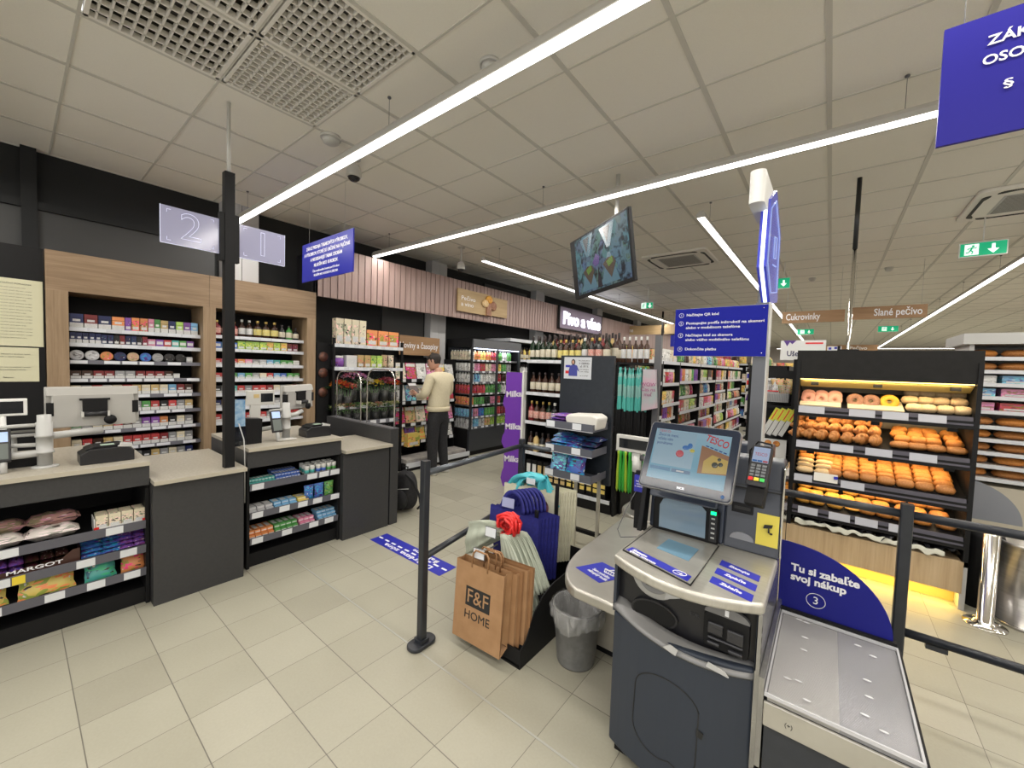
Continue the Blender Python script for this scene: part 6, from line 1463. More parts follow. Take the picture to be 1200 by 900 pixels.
# payment terminal on its bracket
pt = MB().prism(rrect(-.036, .036, -.085, .085, .010, 3), 'z', 0, .030).obj('payment_terminal', GUN, t, (.193, .315, 1.21), (PI/2-.55, 0, -.10), bevel=.004)
MB().box(-.028, .028, .012, .075, .030, .0308).obj('terminal_screen', em('terminal_blue', (.55, .66, .9), .9), pt)
text('TESCO', .018, (0, .045, .0312), (0, 0, 0), em('screen_logo'), pt, w=.042, align='CENTER', ext=.0001)
b = MB(); b.box(-.026, -.010, .014, .021, .0308, .0313); b.box(-.008, .008, .014, .021, .0308, .0313); b.obj('soft_keys', em('screen_blue'), pt); MB().box(.010, .026, .014, .021, .0308, .0313).obj('cancel_key', em('screen_red'), pt)
b = MB(); [b.box(-.026+.019*c, -.012+.019*c, -.046+.013*r, -.037+.013*r, .030, .033) for r in range(4) for c in range(3)]; b.obj('number_keys', mat('key_grey', (.14, .15, .16), .4), pt)
MB().box(-.027, -.012, -.065, -.052, .030, .0335).obj('red_key', RED, pt); MB().box(-.008, .008, -.065, -.052, .030, .0335).obj('yellow_key', YEL, pt); MB().box(.012, .027, -.065, -.052, .030, .0335).obj('green_key', mat('key_green', (.05, .55, .1), .4), pt)
b = MB(); b.box(-.03, .03, -.15, -.06, -.03, .012); b.box(-.02, .02, -.13, -.02, -.09, -.02); b.obj('terminal_bracket', BLACK, pt)
MB().tube([(.03, .07, -.01), (.02, .11, -.01), (-.03, .12, -.02), (-.055, .08, -.03), (-.052, .02, -.05)], .004, 6).obj('cable', BLACK, pt)
# hand scanner cradle on the left
MB().prism([(.30, .83), (.38, .83), (.43, 1.13), (.38, 1.13)], 'x', -.285, -.262).obj('scanner_cradle', BLACK, t, bevel=.004)
MB().box(-.345, -.29, .405, .42, .98, 1.06).obj('help_card', BLUET, t); MB().box(-.345, -.285, .42, .44, .79, 1.08).obj('card_backing', BLACK, t)
text('Váženie\novocia\na zeleniny', .012, (-.318, .403, 1.02), ROT_F, LETTER, t, align='CENTER')
MB().tube([(-.33, .42, 1.0), (-.36, .36, .9), (-.385, .32, .80), (-.36, .30, .775), (-.31, .30, .79), (-.27, .31, .80)], .0022, 5).obj('scanner_cable', GREYM, t)

# ------------------------------------------------------------------ packing shelf
t = thing('packing_shelf', 'low packing scale with clear ribbed cover right of the self-checkout', 'shelf', (.075, 1.50, 0))
MB().box(-.185, .17, .01, .56, 0, .50).obj('cabinet', noisy('packing_cabinet', (.03, .034, .042), (.036, .04, .05), 20, .4), t)
MB().box(-.19, .18, -.004, .57, .505, .535).obj('weighing_frame', BLACK, t)
MB().box(-.188, .178, -.010, .0, .455, .535).obj('front_band', STEEL, t, bevel=.003)
text('(+)', .018, (-.12, -.0105, .49), ROT_F, INK, t, align='CENTER')
TRAY = mat('weigh_tray_left', (.60, .60, .60), .22, .7)
def ribbed(nm, c, rg):
    if nm in MATS: return MATS[nm]
    m = mat(nm, c, rg, .35); w = nd(m, 'ShaderNodeTexWave', Scale=55., Distortion=.0); w.wave_type = 'BANDS'; w.bands_direction = 'Y'
    lk(m, coords(m, 'Object'), w.inputs['Vector']); bump(m, w.outputs['Fac'], .5, .003); return m
MB().box(-.180, .0, .0, .565, .535, .552).obj('tray_half', ribbed('ribbed_pale', (.42, .41, .39), .28), t); MB().box(.0, .170, .0, .565, .535, .552).obj('tray_half', ribbed('ribbed_grey', (.34, .34, .36), .22), t)
MB().box(-.186, .176, -.006, .570, .5525, .5575).obj('clear_cover', mat('clear_cover', (.55, .55, .57), .08, alpha=.12), t, bevel=.002)
b = MB()
for (x0, x1, y0, y1) in ((-.188, -.182, -.008, .572), (.172, .178, -.008, .572), (-.188, .178, -.010, -.004), (-.188, .178, .568, .574)): b.box(x0, x1, y0, y1, .5525, .5635)
b.obj('cover_rim', mat('clear_rim', (.75, .75, .78), .1, alpha=.6), t)
b = MB()
for (x, y) in ((-.10, .54), (-.125, .545), (.06, .50), (.10, .46), (-.10, .42), (-.10, .33), (.075, .29), (.075, .20), (-.135, .12), (-.105, .13), (.10, .06), (.06, .10), (-.08, .05)): b.ell((x, y, .5585), .012, .004, .0025, 10, 6)
b.obj('cover_feet', mat('clear_bump', (.85, .85, .87), .1, alpha=.7), t)
MB().box(.178, .190, -.01, .60, .47, .545).obj('side_rail', BLACK, t, bevel=.003); MB().box(.185, .20, .02, .58, .33, .40).obj('lower_rail', BLACK, t)
MB().box(-.205, -.190, .0, .60, .30, .60).obj('steel_upstand', MATS['side_steel'], t)
MB().box(-.19, .175, .575, .60, .535, .575).obj('rear_curb', BLACK, t)
# quarter-disc sign
t = thing('packing_sign', 'blue quarter-disc sign reading Tu si zabaľte svoj nákup 3', 'sign', (-.055, 2.09, .57))
q = [(-.10, 0)]+[(.30, 0)]+[(-.10+.40*math.cos(a), .285*math.sin(a)**.95) for a in [PI/2*k/20 for k in range(1, 21)]]
q = [(-.075, 0), (.295, 0)]+[(-.05+.345*math.cos(a), .29*math.sin(a)) for a in [PI/2*k/20 for k in range(1, 20)]]+[(-.055, .292), (-.075, .288)]
MB().prism(q, 'y', 0, .006).obj('sign_panel', mat('deep_sign_blue', (.012, .014, .20), .35, spec=.25), t)
text('Tu si zabaľte\nsvoj nákup', .042, (-.035, -.002, .165), ROT_F, LETTER, t, w=.225, bold=.035, sp=.95); text('3', .044, (.055, -.002, .068), ROT_F, LETTER, t, align='CENTER')
MB().tube([(.055+.032*math.cos(a), -.001, .068+.030*math.sin(a)) for a in [k*PI/14 for k in range(29)]], .0012, 4).obj('number_ring', LETTER, t)

# ------------------------------------------------------------------ column with the instruction board and the lit blade sign
t = thing('sign_column', 'grey sign column rising behind the self-checkout to a white cap', 'column', (-.30, 2.50, 0))
MB().box(-.035, .025, 0, .10, 0, 1.96).obj('column', mat('column_grey', (.11, .115, .13), .35, .3), t); MB().prism(rrect(-.075, -.005, -.16, .20, .03, 6), 'z', 2.44, 2.60).obj('white_cap', WHITE, t)
MB().box(.025, .031, 0, .10, .5, 1.96).obj('light_edge', LGREY, t); MB().box(-.045, -.035, .13, .19, 1.7, 2.46).obj('inner_spine', GREYM, t)
t = thing('instruction_board', 'blue board with four numbered white instructions on the grey column', 'sign', (-.51, 2.49, 1.81))
BW = mat('instruction_blue', (.006, .010, .25), .45, spec=.15)
MB().box(-.235, .235, -.006, .0, -.137, .137).obj('board', BW, t)
MB().box(-.237, .237, .0, .006, -.139, .139).obj('backing', LGREY, t)
for n, z, lines in (('1', .100, ('Načítajte QR kód',)), ('2', .052, ('Postupujte podľa inštrukcií na skeneri', 'alebo v mobilnom telefóne')), ('3', -.018, ('Načítajte kód zo skenera', 'alebo vášho mobilného telefónu')), ('4', -.098, ('Dokončite platbu',))):
    text(n, .017, (-.200, -.0075, z), ROT_F, LETTER, t, align='CENTER'); MB().tube([(-.200+.0125*math.cos(a), -.007, z+.0125*math.sin(a)) for a in [k*PI/10 for k in range(21)]], .001, 4).obj('number_ring', LETTER, t)
    for k, s in enumerate(lines): text(s, .0205, (-.172, -.0075, z-.026*k), ROT_F, LETTER, t, w={'N': .17, 'P': .39, 'a': .28, 'D': .165}[s[0]] if s not in ('Načítajte kód zo skenera', 'alebo vášho mobilného telefónu') else {'N': .245, 'a': .325}[s[0]], bold=.006)
b = MB(); [b.ell((x, -.007, z), .003, .001, .003, 8, 4) for x, z in ((.215, .12), (.215, -.12))]; b.obj('screw', CHROME, t)
t = thing('lit_blade_sign', 'blue edge-lit blade sign hanging edge-on above the instruction board', 'sign', (-.315, 2.62, 2.0))
pf = [(-.12, .50), (-.16, .14), (.09, -.02), (.44, .04), (.42, .45), (.10, .62)]
MB().prism(pf, 'x', -.022, .022).obj('sign_body', mat('blade_blue', (.05, .06, .42), .2, emit=.25, ecol=(.10, .12, .8)), t)
MB().tube([(0, y_-.006, z_) for y_, z_ in ((-.115, .50), (-.155, .14), (.09, -.025))], .009, 8).obj('lit_edge', lamp_mat('blade_led', (.8, .88, 1.), 3.), t)
MB().tube([(.0235, -.02+(y_+.02)*.8, .28+(z_-.28)*.8) for y_, z_ in pf+[pf[0]]], .004, 5).obj('outline', em('blade_outline', (.45, .55, 1.), 1.2), t)
b = MB(); b.tube([(.0235, .10, .36), (.0235, .2, .38), (.0235, .2, .26), (.0235, .10, .24), (.0235, .10, .36)], .004, 5); b.tube([(.0235, .08, .2), (.0235, .23, .22)], .004, 5); b.obj('symbol', em('blade_outline'), t)

# second scanner post with display behind the basket table
t = thing('basket_table', 'second stainless basket table with round corner, partly hidden by the checkout', 'table', (-.92, 3.05, 0))
MB().prism([(.2, -.36), (.2, .3), (-.26, .3)]+arc(-.04, -.14, .22, 180, 262, 8), 'z', .505, .555).obj('table_top', STEELD, t, bevel=.012, seg=4)
MB().box(-.15, .2, -.05, .3, 0, .505).obj('cabinet_base', BLACK, t)
t = thing('weighing_display', 'white-framed scale display on black pole behind the basket tables', 'display', (-1.08, 2.86, .555))
MB().lathe([(.03, 0), (.03, .28), (.0, .28)], 14).obj('pole', BLACK, t); b = MB(); b.lathe([(.032, .28), (.032, .40), (0, .40)], 14); b.box(-.028, .028, -.028, .028, .36, .425); b.obj('white_joint', WHITE, t)
MB().tube([(.02, 0, .385), (.10, 0, .39)], .022, 10).obj('side_arm', GREYM, t)
MB().box(-.145, .125, -.05, -.02, .425, .545).obj('frame', OFFW, t, bevel=.005); MB().box(-.120, .10, -.053, -.05, .45, .52).obj('screen', SCREENOFF, t)
t = thing('self_checkout', 'dark rear side of a second self-checkout behind the foreground one', 'self-checkout', (-.50, 2.95, 0))
MB().box(-.20, .24, .0, .45, 0, .86).obj('lower_body', GUN, t); MB().box(-.20, .24, .05, .2, .86, 1.12).obj('scanner_head', NAVY, t, bevel=.01); MB().box(-.19, -.06, -.03, .05, .86, 1.02).obj('scanner_cradle', BLACK, t)

# ------------------------------------------------------------------ hanging screen
def vec(a): return Vector(a)
TL, TR, BR, BL = vec((-2.159, 3.561, 2.837)), vec((-1.321, 3.026, 2.848)), vec((-1.233, 3.063, 2.284)), vec((-2.061, 3.606, 2.276))
ctr = (TL+TR+BR+BL)/4; X_ = ((TR+BR)-(TL+BL)).normalized(); Z_ = ((TL+TR)-(BL+BR)); Z_ = (Z_-X_*Z_.dot(X_)).normalized(); Y_ = Z_.cross(X_).normalized()
t = thing('hanging_monitor', 'black flat screen with blue camera views hanging from the ceiling', 'screen', tuple(ctr))
Rm = Matrix((X_, Y_, Z_)).transposed().to_euler()
w_ = ((TR-TL).length+(BR-BL).length)/4; h_ = ((TL-BL).length+(TR-BR).length)/4
hb = MB().box(-w_, w_, 0, .035, -h_, h_).obj('housing', BLACK, t, rot=Rm, bevel=.004)
def cctv():
    m = mat('camera_view', (0, 0, 0), .5, spec=.2); v = coords(m, 'Object', (9, 9, 9)); n = nd(m, 'ShaderNodeTexNoise', Scale=1.6, Detail=6, Distortion=1.2); lk(m, v, n.inputs['Vector'])
    vo = nd(m, 'ShaderNodeTexVoronoi', Scale=.9); lk(m, v, vo.inputs['Vector'])
    c = ramp(m, n.outputs['Fac'], [(.34, (.02, .03, .04)), (.45, (.10, .20, .26)), (.52, (.22, .42, .52)), (.66, (.26, .48, .60)), (.75, (.2, .3, .2))])
    c2 = mixc(m, .35, c, vo.outputs['Color'], 'MULTIPLY'); lk(m, c2, bsdf(m).inputs['Emission Color']); bsdf(m).inputs['Emission Strength'].default_value = .55; return m
CV = cctv()
MB().box(-w_+.10, w_-.02, -.002, 0, -h_+.03, h_-.02).obj('display', CV, hb)
AQ = em('view_floor_blue', (.22, .46, .58), .5); GQ = em('view_green', (.25, .5, .08), .5); DQ = em('view_dark', (.02, .03, .05), .5); PQ = em('view_violet', (.18, .12, .5), .5); BQ = em('view_brown', (.16, .13, .09), .5)
for cx in (-.17, .18):
    b = MB(); b.prism([(cx-.15, -h_+.05), (cx-.02, .02), (cx+.02, .02), (cx+.14, -h_+.05)], 'y', -.004, -.002); b.obj('view_floor', AQ, hb)
    b = MB(); b.prism([(cx-.10, -.06), (cx-.02, -.02), (cx+.07, -.03), (cx+.10, -.08), (cx+.02, -h_+.09)], 'y', -.006, -.004); b.obj('view_shelves', BQ, hb)
    b = MB(); b.prism([(cx-.04, -.05), (cx+.05, -.02), (cx+.06, -.07), (cx-.01, -.10)], 'y', -.008, -.006); b.obj('view_plants', GQ, hb)
    b = MB(); b.prism([(cx-.12, h_-.04), (cx-.02, h_-.22), (cx+.03, h_-.22), (cx+.12, h_-.03)], 'y', -.004, -.002); b.obj('view_floor', AQ, hb); b = MB(); b.prism([(cx-.06, h_-.05), (cx-.01, h_-.18), (cx+.05, h_-.05)], 'y', -.006, -.004); b.obj('view_shelves', em('view_grey', (.2, .24, .26), .5), hb)
b = MB(); b.prism([(-.08, -.01), (-.02, .06), (.04, .02), (.02, -.04), (-.05, -.05)], 'y', -.009, -.007); b.obj('view_centre', PQ, hb); b = MB(); b.prism([(-.03, -h_+.04), (.0, -.06), (.05, -h_+.04)], 'y', -.006, -.004); b.obj('view_gap', DQ, hb)
MB().cyl((.12, .085, .0), (.12, .085, ZC-ctr.z), .018, n=12).obj('ceiling_pole', OFFW, t); MB().box(-.12, .12, .035, .07, -.1, .1).obj('mount_plate', GUN, hb)
MB().tube([tuple(Rm.to_matrix() @ Vector((0, .07, .05))), (.12, .085, .05)], .02, 8).obj('mount_arm', GUN, t)
# ------------------------------------------------------------------ bakery shelf
BX0, BX1, BY = -.225, .80, 4.10
t = thing('bakery_shelf', 'tall black bakery display with warm light and four sloping shelves of rolls', 'display', (BX0, BY, 0)); W = BX1-BX0
MB().box(0, W, -.03, .45, 1.555, 1.785).obj('canopy', noisy('canopy_black', (.012, .0115, .011), (.016, .0155, .015), 20, .6, spec=.2), t)
for x in (0, W-.025): MB().box(x, x+.025, -.04, .42, .30, 1.70).obj('side_frame', BLACK, t)
MB().box(0, W, .42, .45, .30, 1.56).obj('back_panel', mat('warm_back_panel', (.30, .24, .15), .5), t)
MB().box(.03, W-.03, -.005, .01, 1.545, 1.555).obj('light_strip', WARM, t)
MB().prism([(-.02, 1.548), (.12, 1.548), (.10, 1.49)], 'x', .03, W-.03).obj('light_cove', mat('cove_lit_yellow', (.62, .48, .16), .45), t)  # yellow of the warm LED light put into the cove colour
def arealight(name, parent, loc, rot, sx, sy, e, c):
    l = bpy.data.lights.new(name, 'AREA'); l.shape = 'RECTANGLE'; l.size = sx; l.size_y = sy; l.energy = e; l.color = c
    o = bpy.data.objects.new(name, l); C.objects.link(o); o.parent = parent; o.location = loc; o.rotation_euler = rot; return o
arealight('shelf_light', t, (W/2, -.005, 1.542), (.35, 0, 0), W-.1, .02, 8, (1, .72, .36))
SZ = [1.305, 1.02, .74, .475]
GRY = mat('card_grey', (.42, .43, .48), .45)
for i, z in enumerate(SZ):
    sh = MB().prism([(.0, z+.02), (.42, z+.14), (.42, z+.12), (.0, z-.005)], 'x', .025, W-.025).obj('sloping_shelf', BLACK, t)
    MB().box(.025, W-.025, -.045, -.0, z-.055, z+.0).obj('shelf_front', BLACK, sh)
    MB().prism([(-.048, z-.03), (-.046, z-.032), (-.030, z+.028), (-.034, z+.028)], 'x', .03, W-.03).obj('price_rail', mat('aubergine_rail', (.05, .045, .065), .4), sh)
    for (xa, xb) in (((.03, .20), (.35, .50), (.54, .68), (.73, .87)), ((.03, .18), (.25, .39), (.46, .61), (.70, .84)), ((.03, .15), (.33, .47)), ((.07, .20), (.27, .40), (.43, .56), (.62, .70)))[i]: MB().prism([(-.052, z-.028), (-.049, z-.028), (-.036, z+.026), (-.039, z+.026)], 'x', xa, xb).obj('price_card', GRY, sh)
    arealight('shelf_light', t, (W/2, .12, z-.03 if i < 3 else z-.06), (.15, 0, 0), W-.15, .02, 4.5 if i < 3 else 1.0, (1, .74, .40)) if i < 3 else None
    b = MB(); b.prism([(-.035, z+.028), (-.03, z+.028), (.10, z+.205), (.095, z+.205)], 'x', .03, .034); b.prism([(-.035, z+.028), (-.03, z+.028), (.10, z+.205), (.095, z+.205)], 'x', W-.034, W-.03); b.obj('clear_end_guard', PLEXI, sh)
    for xx in (.10, W/2-.03, W-.14): MB().box(xx, xx+.05, -.0, .03, z+.20, z+.225).obj('guard_bracket', BLACK, sh)
MB().prism([(-.052, .735), (-.049, .735), (-.036, .80), (-.039, .80)], 'x', .16, .31).obj('offer_card', mat('offer_white', (.75, .72, .66), .5), t); MB().box(.285, .31, -.056, -.052, .768, .79).obj('card_logo', BLUET, t)
MB().box(-.0, W-.02, -.045, .42, .115, .335).obj('oak_base', OAKX, t); MB().box(.02, W-.02, .08, .42, 0, .115).obj('plinth', mat('cove_lit_yellow'), t); MB().box(W-.03, W-.0, -.04, .42, 0, .335).obj('end_cheek', LGREY, t)  # plinth board has the LED's yellow light painted into its colour
MB().box(.02, W-.04, -.02, .0, .108, .115).obj('plinth_light_strip', WARM, t)
arealight('plinth_light', t, (W/2, .0, .104), (-.15, 0, 0), W-.1, .03, 5.5, (1, .66, .14))
# crumpled tray paper between base and lowest shelf
t2 = thing('tray_paper', 'crumpled black and white tray paper over the oak base of the bakery shelf', 'paper', (BX0+W/2, BY, .37))
def cr(u, v): x = (u-.5)*(W-.08); return (x, -.05+.40*v+.01*math.sin(u*50), .02+.05*v+.022*math.sin(u*41+v*9)+.015*math.sin(u*97+v*23)+.012*math.sin(v*17))
MB().grid(cr, 110, 14).obj('black_paper', mat('black_film', (.012, .012, .014), .25), t2)
def cw(u, v): x = -.46+.86*u; return (x, -.052-.006*v+.005*math.sin(u*33), .028-.012*u+.006*math.sin(u*61)-v*(.016+.022*math.sin(u*11+1)**2+.010*math.sin(u*37)**2))
MB().grid(cw, 90, 5).obj('white_paper_edge', mat('greaseproof', (.60, .60, .52), .5), t2, solid=.001)
def bz(i, y): return SZ[i]+.022+.12*y/.42*1.0
BG = 'rolls and pastries in the bakery shelf'
def bake(kind, lab, x, y, i, w, h, d, rz=0, dz=0, lean=0, cat='pastry', name=None):
    spawn(kind, (BX0+x, BY+y, bz(i, max(y, 0))+dz), w, h, d, rz, lab, cat, BG, name=name, rot=(lean, 0, rz))
for k in range(3): bake('doughnut_pink', f'pink-iced doughnut, {ordw(k+1)} of three at the left of the top bakery shelf', .085+.087*k, .045, 0, .10, .10, .05, lean=-.28, dz=.012, name='doughnut')
for k in range(3): bake('doughnut_pink', f'pink-iced doughnut in the rear row, {ordw(k+1)} of three on the top bakery shelf', .085+.087*k, .13, 0, .10, .10, .05, lean=-.28, dz=.012, name='doughnut')
for k in range(2): bake('doughnut_cocoa', f'cocoa-iced doughnut, {["left", "right"][k]} one beside the yellow doughnut', .385+.095*k, .045, 0, .108, .108, .05, lean=-.28, dz=.012, name='doughnut')
bake('doughnut_yellow', 'yellow sprinkled doughnut in the middle of the top bakery shelf', .585, .05, 0, .112, .112, .055, lean=-.28, dz=.012, name='doughnut')
for x0, x1 in ((.035, .30), (.34, .66)):
    o = MB().box(x0, x1, -.02, .20, 0, .012).obj('doughnut_tray', mat('tray_cream', (.72, .60, .40), .5), None, (BX0, BY, SZ[0]+.030)); o.rotation_euler = (.27, 0, 0); tag(o, f'cream tray under the {"pink" if x0 < .1 else "cocoa and yellow"} doughnuts', 'tray', 'trays under the doughnuts')
for r_ in range(3):
    for k in range(4): bake('pale_bread_roll', f'pale soft bun, {ordw(k+1)} from left in {["front", "middle", "rear"][r_]} row of the top bakery shelf', .715+.082*k+.02*(r_ % 2)-(.03 if r_ == 1 else 0), .02+.09*r_, 0, .10, .068, .09, rz=rnd.uniform(-.2, .2), dz=.0+.026*r_, cat='bun', name='soft_bun')
for r_ in range(3):
    for k in range(7): bake('croissant', f'brown croissant, {ordw(k+1)} from left in {["front", "middle", "rear"][r_]} row of the second bakery shelf', .07+.082*k, .035+.115*r_, 1, .15, .10, .13, rz=PI/2+rnd.uniform(-.75, -.15), dz=.004+.02*r_, cat='croissant')
for r_ in range(4):
    for k in range(4): bake('bread_roll' if r_ else 'brown_bread_roll', f'{"dark triangular" if not r_ else "golden filled"} pastry, {ordw(k+1)} from left in {["front", "second", "third", "rear"][r_]} row, right end of second bakery shelf', .665+.092*k, .015+.09*r_, 1, .115 if not r_ else .098, .055 if not r_ else .068, .09, rz=rnd.uniform(-.3, .3), dz=.01, name='filled_pastry')
for c_ in range(2):
    for r_ in range(5): bake('pale_bread_roll' if r_ < 3 else 'bread_roll', f'long pale-crusted roll, {ordw(r_+1)} from front in the {["first", "second"][c_]} column of the third bakery shelf', .095+.125*c_, .0+.055*r_, 2, .125, .055, .06, dz=.008+.012*r_, cat='roll', name='long_roll')
for c_ in range(7):
    for r_ in range(6): bake('brown_bread_roll' if r_ == 0 else 'bread_roll', f'glossy orange-brown roll, {ordw(r_+1)} from front in column {ordw(c_+3)} of the third bakery shelf', .285+.103*c_, .0+.062*r_, 2, .108, .066, .072, rz=rnd.uniform(-.06, .06), dz=.005+.004*r_, cat='roll', name='glazed_roll')
for r_ in range(3):
    for k in range(9):
        kd = ['cheese_roll', 'cheese_roll', 'cheese_roll', 'swirl_pastry', 'bread_roll', 'bread_roll', 'brown_bread_roll', 'bread_roll', 'brown_bread_roll'][k]
        if r_ and kd == 'swirl_pastry': kd = 'cheese_roll'
        bake(kd, f'{ {"cheese_roll": "cheese-topped", "swirl_pastry": "spiral", "bread_roll": "golden", "brown_bread_roll": "dark-baked"}[kd]} pastry, {ordw(k+1)} from left in {["front", "middle", "rear"][r_]} row of the lowest bakery shelf', .085+.103*k, .02+.12*r_, 3, .11, .065, .105, rz=rnd.uniform(-.4, .4), dz=.004, name='pastry')

# side display left of the bakery shelf
t = thing('side_display', 'narrow black display with wire basket left of the bakery shelf', 'display', (-.48, 4.35, 0))
MB().box(0, .24, .22, .25, .0, 1.62).obj('back_panel', BLACK, t); MB().box(.215, .24, 0, .22, 0, 1.72).obj('side_panel', BLACK, t)
for z in (1.30, 1.0, .80): MB().box(0, .215, 0, .22, z-.03, z).obj('shelf', BLACK, t)
MB().box(.0, .20, -.01, .0, .82, .99).obj('picture_card', WHITE, t); b = MB(); b.ell((.06, -.012, .95), .028, .004, .028, 12, 6); b.ell((.125, -.012, .95), .028, .004, .028, 12, 6); b.obj('picture_rolls', CRUST, t)
t = thing('wire_basket', 'grey wire basket of silver and gold packs beside the bakery shelf', 'basket', (-.48, 4.30, 1.335))
b = MB(); [b.cyl((.01*k+.004, 0, 0), (.01*k+.004, 0, .15), .0015, n=4) for k in range(20)]; [b.cyl((.004, 0, z), (.2, 0, z), .002, n=4) for z in (0, .075, .15)]; [b.cyl((x, 0, .15), (x, .2, .15), .002, n=4) for x in (.004, .2)]; b.obj('wire', LGREY, t)
MB().box(.005, .198, .004, .19, .0, .07).obj('grey_liner', mat('basket_liner', (.30, .30, .31), .5), t); MB().box(.0, .12, -.003, -.001, .09, .10).obj('red_strip', RED, t)
for k in range(8): spawn('snack_bag', (-.47+.024*k, 4.33+.05*(k % 3), 1.41), .07, .13, .05, 0, f'{"silver" if k < 4 else "gold"} crinkled pack in the wire basket, {ordw(k+1)} from left', 'pack', 'packs in the wire basket', 'silver' if k < 4 else 'gold', rot=(rnd.uniform(-.3, .3), rnd.uniform(-.3, .3), 0))
for k in range(4):
    t = thing('knife_pack', f'grey stick pack with yellow head card leaning on the black side display, {ordw(k+1)} from left', 'pack', (-.465+.045*k, 4.30, 1.03), 0, 'stick packs with yellow cards', rot=(0, .42, 0))
    MB().box(-.018, .018, 0, .02, 0, .16).obj('grey_body', LGREY, t); MB().box(-.020, .020, -.002, .018, .15, .27).obj('yellow_card', mat('yellow_green_card', (.62, .62, .05), .5), t)
    b = MB(); [b.box(-.012+.008*q, -.009+.008*q, -.001, .0, .01, .145) for q in range(4)]; b.obj('ribs', WHITE, t); MB().box(-.004, .004, -.0035, -.002, .16, .26).obj('red_mark', RED, t)
t = thing('promo_sign', 'white handwritten-style promotion board standing behind the bakery shelf', 'sign', (-.22, 4.60, 1.72))
MB().box(-.17, .17, 0, .01, 0, .185).obj('board', WHITE, t); text('Ušetrite', .07, (-.12, -.002, .06), ROT_F, mat('navy_ink', (.03, .03, .10), .5), t, w=.19, bold=.02); MB().box(.02, .15, -.002, 0, .15, .165).obj('red_line', RED, t)
b = MB(); b.prism([(-.15, .185), (-.05, .185), (-.08, .15), (-.10, .17), (-.12, .13), (-.135, .16)], 'y', -.003, 0); b.obj('purple_mark', mat('purple_ink'), t); MB().box(-.01, .01, .01, .02, -.9, .0).obj('post', BLACK, t)
MB().box(-.12, .12, -.05, .08, -1.72, -.9).obj('cabinet', BLACK, t)
t = thing('promo_sign', 'small white and navy squares card right of the promotion board', 'sign', (.01, 4.62, 1.79))
MB().box(-.05, .05, 0, .01, -.02, .06).obj('card', WHITE, t); b = MB(); [b.box(x, x+.02, -.002, 0, z, z+.02) for x, z in ((-.04, .03), (.0, .035), (-.02, .0), (.02, .0))]; b.obj('navy_squares', BLUET, t); MB().box(-.005, .005, 0.01, .02, -.9, -.02).obj('stem', BLACK, t); MB().box(-.06, .06, -.05, .06, -1.79, -.9).obj('foot', BLACK, t)
t = thing('ceiling_pole', 'slender metal pole rising from behind the bakery shelf to the ceiling', 'pole', (.105, 4.63, 0)); MB().cyl((0, 0, 0), (0, 0, 2.7), .014, n=10).obj('pole', CHROME, t); MB().cyl((0, 0, 2.7), (0, 0, ZC), .018, n=10).obj('sleeve', GUN, t)
t = thing('cable_box', 'small black cable box on top of the bakery shelf', 'box', (.10, 4.35, 1.787)); MB().box(-.07, .07, 0, .12, 0, .022).obj('box_body', BLACK, t); MB().box(-.07, -.05, 0, .02, .022, .05).obj('bracket', BLACK, t)

# ------------------------------------------------------------------ things right of the bakery shelf
t = thing('gate_bollard', 'polished chrome gate bollard on a round foot beside the bakery shelf', 'bollard', (.865, 3.92, 0))
MB().lathe([(.10, 0), (.10, .008), (.055, .015), (.05, .03), (.038, .032), (.038, .60), (.030, .606), (0, .606)], 28).obj('tube', CHROME, t); b = MB(); [b.lathe([(.010, .008), (.010, .02), (0, .02)], 8, c=(.075*math.cos(a), .075*math.sin(a), 0)) for a in (0.4, 1.97, 3.5, 5.1)]; b.obj('foot_bolts', CHROME, t)
t = thing('steel_bin', 'round brushed steel bin at the right edge behind the barrier', 'bin', (1.10, 4.12, 0))
MB().lathe([(.17, .0), (.17, .02, 1), (.165, .02), (.165, .52), (.172, .525), (.172, .54), (.16, .54), (.155, .35), (0, .35)], 36).obj('drum', [noisy('bin_steel', (.42, .40, .38), (.52, .50, .48), 4, .3, .9, (1, 1, 20)), BLACK], t)
t = thing('black_bin', 'slim black bin between bakery shelf and chrome bollard', 'bin', (.90, 4.25, 0)); MB().lathe([(.09, 0), (.10, .5), (.095, .52), (0, .52)], 20).obj('bin_body', BLACK, t)
t = thing('packing_sign', 'plain grey quarter-disc sign seen from behind beyond the barrier', 'sign', (.80, 4.62, .52))
MB().prism([(0, 0)]+[(.36*math.cos(a), .31*math.sin(a)) for a in [PI/2*k/16 for k in range(17)]], 'y', 0, .006).obj('sign_panel', mat('sign_back_grey', (.24, .25, .28), .4), t); MB().box(.05, .08, 0.007, .02, -.52, .2).obj('post', GREYM, t)
